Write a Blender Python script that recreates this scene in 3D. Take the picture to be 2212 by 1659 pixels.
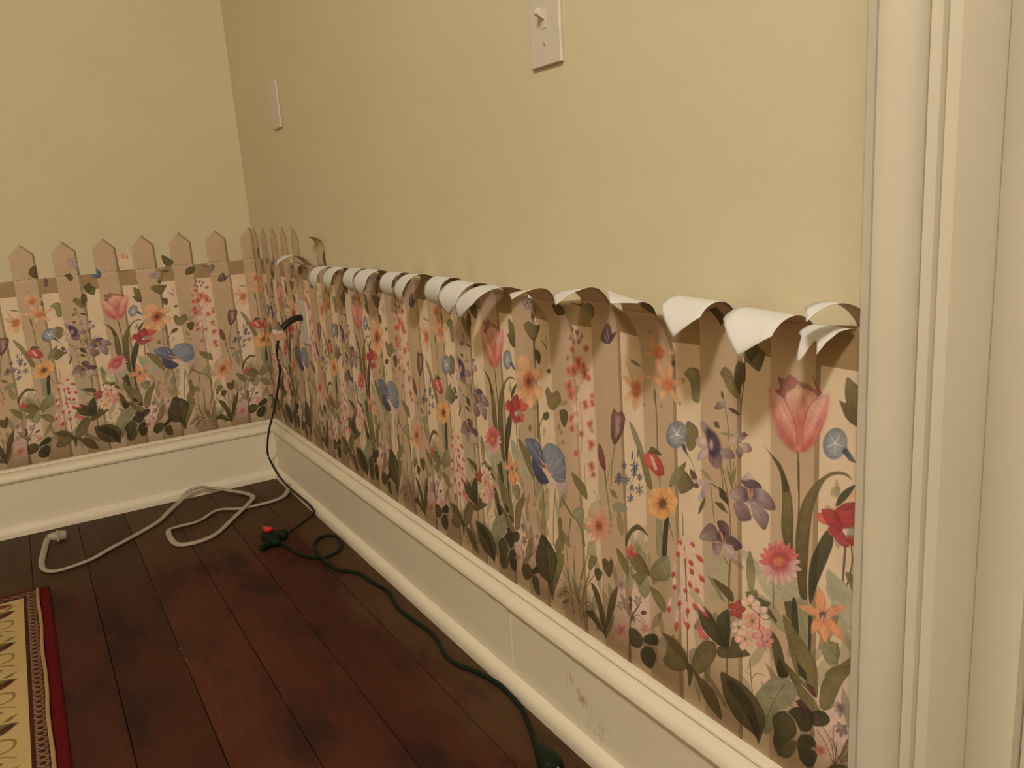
import bpy, bmesh, math, random
import numpy as np
from mathutils import Vector, Matrix, noise
for o in list(bpy.data.objects): bpy.data.objects.remove(o)
SC=bpy.context.scene; COL=SC.collection
# ---------------------------------------------------------------- camera
cd=bpy.data.cameras.new('camera'); cam=bpy.data.objects.new('camera',cd); COL.objects.link(cam)
r_=(0.853639,-0.516687,-0.065833); d_=(-0.169548,-0.156134,-0.973075); f_=(0.492497,0.841817,-0.220886)
M=Matrix(((r_[0],-d_[0],-f_[0]),(r_[1],-d_[1],-f_[1]),(r_[2],-d_[2],-f_[2]))).to_4x4()
M.translation=Vector((-0.64184,-2.61331,0.83207)); cam.matrix_world=M
cd.sensor_fit='HORIZONTAL'; cd.sensor_width=36; cd.lens=1782.675*36/2212; cd.clip_start=.01
SC.camera=cam
# ---------------------------------------------------------------- world, lamps, exposure
SC.view_settings.view_transform='Standard'; SC.view_settings.look='None'
SC.view_settings.gamma=1; SC.view_settings.use_curve_mapping=False; SC.view_settings.exposure=0.0
w=bpy.data.worlds.new('world'); SC.world=w; w.use_nodes=True
w.node_tree.nodes['Background'].inputs[0].default_value=(1.0,.72,.45,1); w.node_tree.nodes['Background'].inputs[1].default_value=.02
LAMP=(1.0,.93,.85)
def lamp(name,loc,power,radius,color=LAMP):
    l=bpy.data.lights.new(name,'POINT'); l.energy=power; l.shadow_soft_size=radius; l.color=color
    o=bpy.data.objects.new(name,l); o.location=loc; COL.objects.link(o); return o
lamp('ceiling_bulb',(-1.5,-3.2,2.50),116,.12)
# ---------------------------------------------------------------- constants (one wallpaper repeat = .61 m)
S=.61; C_L=-.67220; C_R=1.40011; Z0=.04
RAIL=1.185; SH=1.295; TOP=1.343; FEND=2.1405
# ---------------------------------------------------------------- node helpers
def lin(c): return tuple((x/12.92 if x<=.04045 else ((x+.055)/1.055)**2.4) for x in (v/255 for v in c))
def mat(name,col,rough=.6,spec=.3,bump=None,var=None):
    m=bpy.data.materials.new(name); m.use_nodes=True; nt=m.node_tree; b=nt.nodes['Principled BSDF']
    b.inputs['Base Color'].default_value=(*col,1); b.inputs['Roughness'].default_value=rough; b.inputs['Specular IOR Level'].default_value=spec
    tc=nt.nodes.new('ShaderNodeTexCoord')
    if var:
        n=nt.nodes.new('ShaderNodeTexNoise'); n.inputs['Scale'].default_value=var[0]; n.inputs['Detail'].default_value=5
        r=nt.nodes.new('ShaderNodeMapRange'); r.inputs[1].default_value=.3; r.inputs[2].default_value=.7; r.inputs[3].default_value=1-var[1]; r.inputs[4].default_value=1+var[1]
        mx=nt.nodes.new('ShaderNodeVectorMath'); mx.operation='SCALE'; mx.inputs[0].default_value=col
        nt.links.new(tc.outputs['Object'],n.inputs['Vector']); nt.links.new(n.outputs['Fac'],r.inputs[0]); nt.links.new(r.outputs[0],mx.inputs['Scale']); nt.links.new(mx.outputs[0],b.inputs['Base Color'])
    if bump:
        n=nt.nodes.new('ShaderNodeTexNoise'); n.inputs['Scale'].default_value=bump[0]; n.inputs['Detail'].default_value=3
        bp=nt.nodes.new('ShaderNodeBump'); bp.inputs['Strength'].default_value=bump[1]; bp.inputs['Distance'].default_value=.002
        nt.links.new(tc.outputs['Object'],n.inputs['Vector']); nt.links.new(n.outputs['Fac'],bp.inputs['Height']); nt.links.new(bp.outputs[0],b.inputs['Normal'])
    return m
def me(name,verts,faces,m=None,parent=None,smooth=False,uvs=None):
    d=bpy.data.meshes.new(name); d.from_pydata([tuple(v) for v in verts],[],faces); d.update()
    if m: d.materials.append(m)
    if smooth: d.polygons.foreach_set('use_smooth',[True]*len(d.polygons))
    if uvs is not None:
        l=d.uv_layers.new(name='print'); li=np.zeros(len(d.loops),dtype=np.int32); d.loops.foreach_get('vertex_index',li)
        l.data.foreach_set('uv',np.asarray(uvs,dtype=np.float32)[li].ravel())
    o=bpy.data.objects.new(name,d); COL.objects.link(o)
    if parent: o.parent=parent
    return o
def tag(o,label=None,cat=None,group=None,kind=None):
    if label:o['label']=label
    if cat:o['category']=cat
    if group:o['group']=group
    if kind:o['kind']=kind
    return o
def empty(name,loc=(0,0,0)):
    o=bpy.data.objects.new(name,None); o.location=loc; o.empty_display_size=.05; COL.objects.link(o); return o
def box(x0,x1,y0,y1,z0,z1):
    v=[(x,y,z) for x in(x0,x1) for y in(y0,y1) for z in(z0,z1)]
    f=[(0,1,3,2),(4,6,7,5),(0,4,5,1),(2,3,7,6),(0,2,6,4),(1,5,7,3)]
    return v,f
def boxes(name,bs,m,parent=None,bev=0):
    V=[];F=[]
    for b in bs:
        v,f=box(*b); n=len(V); V+=v; F+=[tuple(i+n for i in q) for q in f]
    o=me(name,V,F,m,parent)
    if bev: bevel(o,bev)
    return o
def bevel(o,wd,seg=2):
    bm=bmesh.new(); bm.from_mesh(o.data); bmesh.ops.remove_doubles(bm,verts=bm.verts,dist=1e-6)
    bmesh.ops.bevel(bm,geom=bm.edges[:],offset=wd,segments=seg,affect='EDGES',profile=.6,clamp_overlap=True)
    bm.to_mesh(o.data); bm.free()
def extrude_profile(name,prof,a,b,axis,m,parent=None,mitre=(0,0),flip=False,smooth=False,wob=0,n=1):
    """prof: list of (d,z): d = distance off the wall. axis 'y': runs along the right wall; 'x': along the left wall; 'z' vertical (prof = (y,d))."""
    V=[];F=[];k=len(prof)
    for i in range(n+1):
        t=i/n; s=a+(b-a)*t
        for d,z in prof:
            w_=wob*noise.noise(Vector((s*1.3,z*9,d*20)))
            if axis=='y': V.append((-d-w_,s+(mitre[0]*d if i==0 else mitre[1]*d if i==n else 0),z))
            elif axis=='x': V.append((s+(mitre[0]*d if i==0 else mitre[1]*d if i==n else 0),-d-w_,z))
            else: V.append((-z-w_,d,s))
    for i in range(n):
        for j in range(k):
            j2=(j+1)%k; q=(i*k+j,i*k+j2,(i+1)*k+j2,(i+1)*k+j); F.append(q if not flip else q[::-1])
    F.append(tuple(range(k))[::-1] if not flip else tuple(range(k))); F.append(tuple(n*k+j for j in range(k)) if not flip else tuple(n*k+j for j in range(k))[::-1])
    o=me(name,V,F,m,parent)
    bm=bmesh.new(); bm.from_mesh(o.data); bmesh.ops.recalc_face_normals(bm,faces=bm.faces[:]); bm.to_mesh(o.data); bm.free()
    if smooth:
        o.data.polygons.foreach_set('use_smooth',[True]*len(o.data.polygons))
        try:
            bm=bmesh.new(); bm.from_mesh(o.data)
            for e in bm.edges:
                if len(e.link_faces)==2 and e.calc_face_angle(0)>math.radians(28): e.smooth=False
            bm.to_mesh(o.data); bm.free()
        except Exception: pass
    return o
def catmull(P,n=6,closed=False):
    P=[np.array(p,float) for p in P]; out=[]; N=len(P)
    rng=range(N) if closed else range(N-1)
    for i in rng:
        if closed: a,b,c,d=P[i-1],P[i],P[(i+1)%N],P[(i+2)%N]
        else: a=P[i-1] if i else 2*P[0]-P[1]; b,c=P[i],P[i+1]; d=P[i+2] if i+2<N else 2*P[-1]-P[-2]
        for j in range(n):
            t=j/n; out.append(.5*((2*b)+(-a+c)*t+(2*a-5*b+4*c-d)*t*t+(-a+3*b-3*c+d)*t**3))
    if not closed: out.append(P[-1])
    return out
def tube(name,P,ra,rb,m,parent=None,twist=None,seg=12,n=6,flat=False):
    """sweep; ra = half width across, rb = half height; twist(t) angle turns the section."""
    Q=catmull(P,n); V=[];F=[];N=len(Q)
    for i,p in enumerate(Q):
        T=Q[min(i+1,N-1)]-Q[max(i-1,0)]; T/=np.linalg.norm(T)+1e-9
        up=np.array((0,0,1.)) if abs(T[2])<.9 else np.array((0,1.,0))
        X=np.cross(T,up); X/=np.linalg.norm(X); Y=np.cross(X,T)
        a=twist(i/(N-1)) if twist else 0
        for k in range(seg):
            t=2*math.pi*k/seg; cx=ra*math.cos(t); cy=rb*math.sin(t)
            if flat: cy*= .8+.2*abs(math.cos(3*t)) if abs(math.cos(t))<.9 else 1
            x2=cx*math.cos(a)-cy*math.sin(a); y2=cx*math.sin(a)+cy*math.cos(a)
            V.append(p+X*x2+Y*y2)
    for i in range(N-1):
        for k in range(seg):
            F.append((i*seg+k,i*seg+(k+1)%seg,(i+1)*seg+(k+1)%seg,(i+1)*seg+k))
    F.append(tuple(range(seg))[::-1]); F.append(tuple((N-1)*seg+k for k in range(seg)))
    return me(name,V,F,m,parent,smooth=True)
def orient(o,loc,zdir,roll=0,tilt=None):
    q=Vector(zdir).normalized().to_track_quat('Z','Y'); o.matrix_basis=Matrix.Translation(loc)@q.to_matrix().to_4x4()@Matrix.Rotation(roll,4,'Z')
# ---------------------------------------------------------------- materials
WALL=(.68,.605,.415); TRIMC=(.84,.765,.62); CASC=(.62,.57,.455)  # one cream paint, lighter on baseboards, darker on casing, to even out the light
m_wall=mat('yellow_wall_paint',WALL,.75,.25,(420,.06),(3.0,.025))
m_ceil=mat('ceiling_paint',(.75,.70,.60),.8)
m_trim=mat('cream_gloss_paint',TRIMC,.42,.35,(60,.12),(5,.03))
m_case=mat('dimmed_cream_casing_paint',CASC,.42,.4,(60,.12),(5,.03))  # same cream as the baseboards, darkened to stand for weaker light here
m_caulk=mat('caulk',(.80,.72,.58),.5,.3)
m_plate=mat('ivory_plastic',(.66,.60,.52),.3,.5)
m_slot=mat('dark_slot',(.10,.08,.06),.6)
m_sub=mat('subfloor',(.012,.008,.006),.9)
m_back=mat('plain_paper_back',(.70,.685,.65),.8,.2,(300,.05))
m_white_cord=mat('white_cord_vinyl',(.42,.36,.29),.45,.4)
m_black=mat('black_rubber',(.012,.010,.008),.4,.4)
m_green=mat('green_vinyl',(.006,.013,.006),.6,.2)
m_red=mat('red_plastic',(.75,.03,.035),.4,.4)
m_copper=mat('pinkish_copper_plastic',(.62,.34,.24),.35,.5)
m_metal=mat('bright_metal',(.90,.86,.80),.3,.8); m_metal.node_tree.nodes['Principled BSDF'].inputs['Metallic'].default_value=.5
def floor_mat():
    m=bpy.data.materials.new('worn_stained_floorboards'); m.use_nodes=True; nt=m.node_tree; N=nt.nodes; L=nt.links; b=N['Principled BSDF']
    g=N.new('ShaderNodeNewGeometry'); sep=N.new('ShaderNodeSeparateXYZ'); L.new(g.outputs['Position'],sep.inputs[0])
    def noise_(scale,vec=(1,1,1),det=5,rough=.55):
        mp=N.new('ShaderNodeMapping'); mp.inputs['Scale'].default_value=vec; L.new(g.outputs['Position'],mp.inputs[0])
        n=N.new('ShaderNodeTexNoise'); n.inputs['Scale'].default_value=scale; n.inputs['Detail'].default_value=det; n.inputs['Roughness'].default_value=rough; L.new(mp.outputs[0],n.inputs['Vector']); return n.outputs['Fac']
    def math_(op,a,b_=None,clamp=False):
        n=N.new('ShaderNodeMath'); n.operation=op; n.use_clamp=clamp
        for i,v in enumerate((a,b_)):
            if v is None: continue
            if isinstance(v,(int,float)): n.inputs[i].default_value=v
            else: L.new(v,n.inputs[i])
        return n.outputs[0]
    def mixc(f,a,c):
        n=N.new('ShaderNodeMix'); n.data_type='RGBA'
        if isinstance(f,(int,float)): n.inputs[0].default_value=f
        else: L.new(f,n.inputs[0])
        for i,v in ((6,a),(7,c)):
            if isinstance(v,tuple): n.inputs[i].default_value=(*v,1)
            else: L.new(v,n.inputs[i])
        return n.outputs[2]
    def ramp(v,lo,hi): 
        n=N.new('ShaderNodeMapRange'); n.inputs[1].default_value=lo; n.inputs[2].default_value=hi; n.interpolation_type='SMOOTHSTEP'; L.new(v,n.inputs[0]); return n.outputs[0]
    grain=noise_(14,(9,.55,1),6,.6); big=noise_(2.6,(1,.8,1),4); mid=noise_(9,(1,.45,1),5,.6); fine=noise_(60,(6,.5,1),3)
    info=N.new('ShaderNodeObjectInfo')
    # dark varnish worn away to bare brown wood near the walls (the old painted border)
    jag=math_('MULTIPLY',math_('SUBTRACT',mid,.5),.26)
    ex=math_('ADD',math_('MULTIPLY',sep.outputs[0],-1),jag); ey=math_('ADD',math_('MULTIPLY',sep.outputs[1],-1),math_('MULTIPLY',jag,1.5))
    inx=ramp(ex,.07,.16); iny=ramp(ey,.36,.66); inside=math_('MULTIPLY',inx,iny)
    bare=mixc(grain,(.046,.0215,.0085),(.080,.039,.016)); 
    var=mixc(grain,(.024,.0048,.0024),(.068,.0140,.0068))
    var=mixc(ramp(big,.35,.65),var,mixc(grain,(.048,.0110,.0040),(.090,.0235,.0085)))
    var=mixc(math_('MULTIPLY',ramp(mid,.50,.66),.85),var,(.019,.0058,.0042))
    c=mixc(inside,bare,var)
    c=mixc(math_('MULTIPLY',ramp(noise_(5.5,(1,.6,1),4),.56,.68),.45),c,(.018,.009,.005))
    pv=math_('ADD',math_('MULTIPLY',info.outputs['Random'],.5),.78)
    sc=N.new('ShaderNodeVectorMath'); sc.operation='SCALE'; L.new(c,sc.inputs[0]); L.new(pv,sc.inputs['Scale'])
    scr=math_('MULTIPLY',ramp(fine,.66,.76),.10); c2=mixc(scr,sc.outputs[0],(.20,.11,.07))
    fx=math_('DIVIDE',sep.outputs[0],.1215); fr=math_('ABSOLUTE',math_('SUBTRACT',math_('FRACT',math_('ADD',fx,100.5)),.5))
    nearj=math_('LESS_THAN',fr,.020); lng=noise_(3.2,(.7,1,1),3); lng2=noise_(38,(1,.5,1),4,.7)
    fk=math_('MULTIPLY',math_('MULTIPLY',ramp(lng,.56,.62),ramp(lng2,.46,.56)),nearj); c2=mixc(math_('MULTIPLY',fk,math_('MULTIPLY',inside,.8)),c2,(.24,.16,.10))
    L.new(c2,b.inputs['Base Color'])
    r=N.new('ShaderNodeMapRange'); r.inputs[3].default_value=.50; r.inputs[4].default_value=.75; L.new(mid,r.inputs[0]); L.new(r.outputs[0],b.inputs['Roughness'])
    b.inputs['Specular IOR Level'].default_value=.28
    bp=N.new('ShaderNodeBump'); bp.inputs['Strength'].default_value=.25; bp.inputs['Distance'].default_value=.002; L.new(grain,bp.inputs['Height']); L.new(bp.outputs[0],b.inputs['Normal'])
    return m
m_floor=floor_mat()
# ---------------------------------------------------------------- room shell
XW=-3.3; YW=-4.4; H=2.6; DY0=-2.3105; DY1=-3.12; DH=2.05
wr=boxes('wall_right',[(0,.12,DY0,.12,0,H),(0,.12,YW-.12,DY1,0,H),(0,.12,DY1,DY0,DH,H)],m_wall); tag(wr,kind='structure')
wl=boxes('wall_left',[(XW-.12,0,0,.12,0,H)],m_wall); tag(wl,kind='structure')
wb=boxes('wall_back',[(XW-.12,XW,YW-.12,0,0,H)],m_wall); tag(wb,kind='structure')
wf=boxes('wall_front',[(XW,0,YW-.12,YW,0,H)],m_wall); tag(wf,kind='structure')
cl=boxes('ceiling',[(XW-.12,.12,YW-.12,.12,H,H+.1)],m_ceil); tag(cl,kind='structure')
hall=boxes('wall_hall',[(1.0,1.1,-3.9,-1.6,0,H),(.12,1.1,-3.9,-3.8,0,H),(.12,1.1,-1.7,-1.6,0,H)],m_wall); tag(hall,kind='structure')
hc=boxes('ceiling_hall',[(.12,1.1,-3.9,-1.6,H,H+.1)],m_ceil); tag(hc,kind='structure')
fl=boxes('floor',[(XW-.12,1.1,-4.52,.12,-.08,-.022)],m_sub); tag(fl,kind='structure')
random.seed(3)
PW=.1215
def plank_mesh(i):
    x1=-PW*i-.0005; x0=-PW*(i+1)+.0005
    if i==0: x1=-.0005
    nseg=30; V=[];F=[]; prof=[(x0,-.020),(x0,-.0016),(x0+.0012,-.0003),((x0+x1)/2,0),(x1-.0012,-.0003),(x1,-.0016),(x1,-.020)]
    ya,yb=(YW,0)
    for j in range(nseg+1):
        y=ya+(yb-ya)*j/nseg
        for k,(x,z) in enumerate(prof):
            dx=.0006*noise.noise(Vector((y*7,x*31,i))) if k in(0,1,2,4,5,6) else 0
            V.append((x+dx,y,z+(.0007*noise.noise(Vector((y*2,x*9,3)))if 0<k<6 else 0)))
    n=len(prof)
    for j in range(nseg):
        for k in range(n-1): F.append((j*n+k,j*n+k+1,(j+1)*n+k+1,(j+1)*n+k))
    return V,F
for i in range(28):
    V,F=plank_mesh(i); o=me('plank',V,F,m_floor,fl,smooth=False)
    bm=bmesh.new(); bm.from_mesh(o.data); bmesh.ops.recalc_face_normals(bm,faces=bm.faces[:])
    if sum(f.normal.z for f in bm.faces)<0: bmesh.ops.reverse_faces(bm,faces=bm.faces[:])
    bm.to_mesh(o.data); bm.free()
for i in range(9):
    boxes('plank',[(.12+.121*i if i else 0.0,.12+.121*(i+1)-.002,DY1 if not i else -3.8,DY0 if not i else -1.7,-.02,-.0005)],m_floor,fl) if i<8 else None
# baseboards -----------------------------------------------------
BOARD=[(0,0),(.018,0),(.018,.150),(0,.150)]
CAP=[(0,.150),(.0195,.150),(.0235,.1525),(.0260,.158),(.0255,.164),(.0225,.1695),(.0175,.1745),(.0125,.1768),(.0070,.1770),(.0062,.1800),(.0108,.1814),(.0100,.1840),(.0070,.1865),(.0035,.1880),(0,.1888)]
SHOE=[(.018,0),(.0345,0),(.0345,.009),(.0335,.0155),(.0305,.0215),(.0262,.0258),(.0215,.0282),(.018,.0290)]
YC=DY0+.152   # where the baseboard meets the door casing
YJ=-1.486     # joint in the run
def smudged(base):
    m=mat('scuffed_baseboard_paint',TRIMC,.42,.35,(60,.12)); nt=m.node_tree;N=nt.nodes;L=nt.links;b=N['Principled BSDF']
    g=N.new('ShaderNodeNewGeometry'); acc=None
    spots=[(-1.66,.105,.014,.028,.5),(-1.685,.088,.022,.018,.6),(-1.70,.078,.018,.02,.55),(-1.72,.05,.03,.022,.35),(-1.745,.06,.02,.03,.35),(-1.548,.128,.006,.009,.5),(-1.65,.12,.008,.012,.4)]
    mp=N.new('ShaderNodeMapping'); mp.inputs['Scale'].default_value=(1,1,.35); L.new(g.outputs['Position'],mp.inputs[0])
    n=N.new('ShaderNodeTexNoise'); n.inputs['Scale'].default_value=150; n.inputs['Detail'].default_value=4; L.new(mp.outputs[0],n.inputs['Vector'])
    r=N.new('ShaderNodeMapRange'); r.inputs[1].default_value=.48; r.inputs[2].default_value=.62; L.new(n.outputs['Fac'],r.inputs[0])
    for (y,z,sy,sz,a) in spots:
        mp=N.new('ShaderNodeMapping'); mp.vector_type='POINT'; mp.inputs['Location'].default_value=(0,-y/sy,-z/sz); mp.inputs['Scale'].default_value=(0,1/sy,1/sz); L.new(g.outputs['Position'],mp.inputs[0])
        ln=N.new('ShaderNodeVectorMath'); ln.operation='LENGTH'; L.new(mp.outputs[0],ln.inputs[0])
        q=N.new('ShaderNodeMapRange'); q.inputs[1].default_value=1; q.inputs[2].default_value=.2; q.inputs[3].default_value=0; q.inputs[4].default_value=a; L.new(ln.outputs['Value'],q.inputs[0])
        if acc is None: acc=q.outputs[0]
        else:
            ad=N.new('ShaderNodeMath'); ad.operation='ADD'; L.new(acc,ad.inputs[0]); L.new(q.outputs[0],ad.inputs[1]); acc=ad.outputs[0]
    mu=N.new('ShaderNodeMath'); mu.operation='MULTIPLY'; mu.use_clamp=True; L.new(acc,mu.inputs[0]); L.new(r.outputs[0],mu.inputs[1])
    mx=N.new('ShaderNodeMix'); mx.data_type='RGBA'; mx.inputs[6].default_value=(*TRIMC,1); mx.inputs[7].default_value=(.40,.25,.20,1); L.new(mu.outputs[0],mx.inputs[0]); L.new(mx.outputs[2],b.inputs['Base Color'])
    return m
m_scuff=smudged(0)
bbr=empty('baseboard_right'); tag(bbr,kind='structure')
for a,b in ((0,YJ),(YJ-.0012,YC)):
    mi=(-1,0) if a==0 else (0,0)
    extrude_profile('board',BOARD,a,b,'y',m_scuff,bbr,mi,n=1)
    extrude_profile('cap_moulding',[(d+(.0022 if a else 0)*(d>0),z+(.0012 if a else 0)) for d,z in CAP],a,b,'y',m_trim,bbr,mi,smooth=True)
extrude_profile('shoe_moulding',SHOE,0,YC,'y',m_trim,bbr,(-1,0),smooth=True,wob=.0015,n=24)
V=[];F=[]
sq=[(.0186,.028),(.0190,.06),(.0187,.09),(.0191,.12),(.0188,.149),(.0268,.158),(.0262,.165),(.0182,.1745),(.0108,.178),(.0112,.183),(.004,.189)]
for i,(d,z) in enumerate(sq):
    wv=.0026+.0007*math.sin(i*2.3); V+=[(-d+.0012,YJ-.0006+wv,z),(-d-.0013,YJ-.0006+.0008*math.sin(i*4.1),z),(-d+.0012,YJ-.0006-wv,z)]
for i in range(len(sq)-1):
    for k in range(2): F.append((i*3+k,i*3+k+1,i*3+k+4,i*3+k+3))
tag(me('caulk_seam',V,F,m_caulk,bbr,smooth=True),'paint-filled joint between two board lengths')
bbl=empty('baseboard_left'); tag(bbl,kind='structure')
extrude_profile('board',BOARD,0,XW,'x',m_trim,bbl,(-1,0)); extrude_profile('cap_moulding',CAP,0,XW,'x',m_trim,bbl,(-1,0),smooth=True)
extrude_profile('shoe_moulding',SHOE,0,XW,'x',m_trim,bbl,(-1,0),smooth=True,wob=.001,n=20)
# door casing and jamb --------------------------------------------
CAS=[(-2.1560,0),(-2.1560,.0195),(-2.1570,.0205),(-2.1645,.0205),(-2.1662,.0150),(-2.1680,.0150),(-2.1692,.0245),(-2.1712,.0270),(-2.1770,.0262),(-2.1850,.0215),(-2.1930,.0150),(-2.1975,.0110),(-2.1990,.0085),(-2.2030,.0085),(-2.2070,.0120),(-2.2110,.0215),(-2.2135,.0240),(-2.2200,.0195),(-2.2215,.0160),(-2.2235,.0165),(-2.2255,.0215),(-2.2270,.0225),(-2.2320,.0185),(-2.2335,.0165),(-2.2640,.0160),(-2.2690,.0170),(-2.2725,.0240),(-2.2790,.0262),(-2.3010,.0262),(-2.3050,.0250),(-2.3085,.0225),(-2.3085,0)]
t1=empty('trim_1'); tag(t1,kind='structure')
extrude_profile('casing_moulding',CAS,0,DH+.13,'z',m_case,t1,smooth=True,n=30,wob=.0006)
V=[];F=[]
extrude_profile('casing_moulding',[(2*(DY0+DY1)/2-y,d) for y,d in CAS],0,DH+.13,'z',m_case,t1,smooth=True,n=2)
boxes('head_casing',[(-.0262,0,DY1-.155,DY0+.155,DH-.0,DH+.13)],m_case,t1,.002)
t2=empty('trim_2'); tag(t2,kind='structure')
boxes('door_jamb',[(-.012,.132,DY0-.014,DY0+.0005,0,DH)],m_case,t2,.001)
boxes('door_jamb',[(-.012,.132,DY1,DY1+.014,0,DH)],m_case,t2,.001)
boxes('head_jamb',[(-.012,.132,DY1,DY0,DH-.016,DH)],m_case,t2,.001)
boxes('door_stop',[(.045,.085,DY0-.025,DY0-.014,0,DH-.016)],m_case,t2,.002)
# ---- flower print data: (kind, colour, colour 2, rim/width, softness/width 2, alpha, points as u,z in 1/2000 repeat)
PAL=[(150,140,104),(126,116,80),(200,158,134),(108,90,50),(78,64,32),(92,70,38),(50,44,24),(112,88,45),(62,56,32),(100,68,64),(62,62,76),(112,112,112),(156,130,114),(186,116,70),(84,44,36),(38,32,16),(58,34,28),(204,152,102),(172,88,48),(62,42,44),(160,104,76),(86,56,42),(168,70,48),(196,112,84),(140,70,44),(222,172,145),(200,138,112),(176,112,62),(150,80,46),(100,52,34),(150,48,38),(184,78,56),(112,70,54),(92,50,42),(112,62,46),(90,46,38),(104,104,106),(118,116,114),(92,94,100),(50,48,66),(142,138,128),(190,124,90),(92,90,98),(92,84,88),(186,74,60),(150,52,44),(178,104,56),(206,150,84),(96,58,30),(110,66,34),(178,92,54),(208,140,100),(136,62,38),(166,62,46),(196,84,66),(205,120,104),(186,78,68),(130,80,50),(128,72,62),(150,92,78),(150,96,76),(158,66,54),(206,150,118),(176,92,72),(204,146,120),(186,108,88),(186,104,84),(150,56,50),(206,146,122),(182,100,80),(186,98,80),(150,58,50),(140,60,50),(150,72,60),(190,110,80),(124,120,110),(100,100,100),(150,144,128),(200,190,168),(90,86,84),(140,120,106),(120,90,82),(66,58,72),(180,130,104),(112,78,74),(134,104,92),(66,60,72),(138,116,100),(176,146,130),(176,150,134),(130,110,118),(172,66,60),(216,160,140),(196,98,88),(158,56,50),(186,108,72),(154,58,50),(134,46,42),(110,36,34),(128,120,88),(192,118,72),(198,130,82),(210,190,190),(214,158,134),(206,140,116),(176,64,50),(150,50,44),(196,90,84),(186,70,70),(166,60,46),(140,46,38),(206,150,124),(190,110,96),(184,104,92)]
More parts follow.
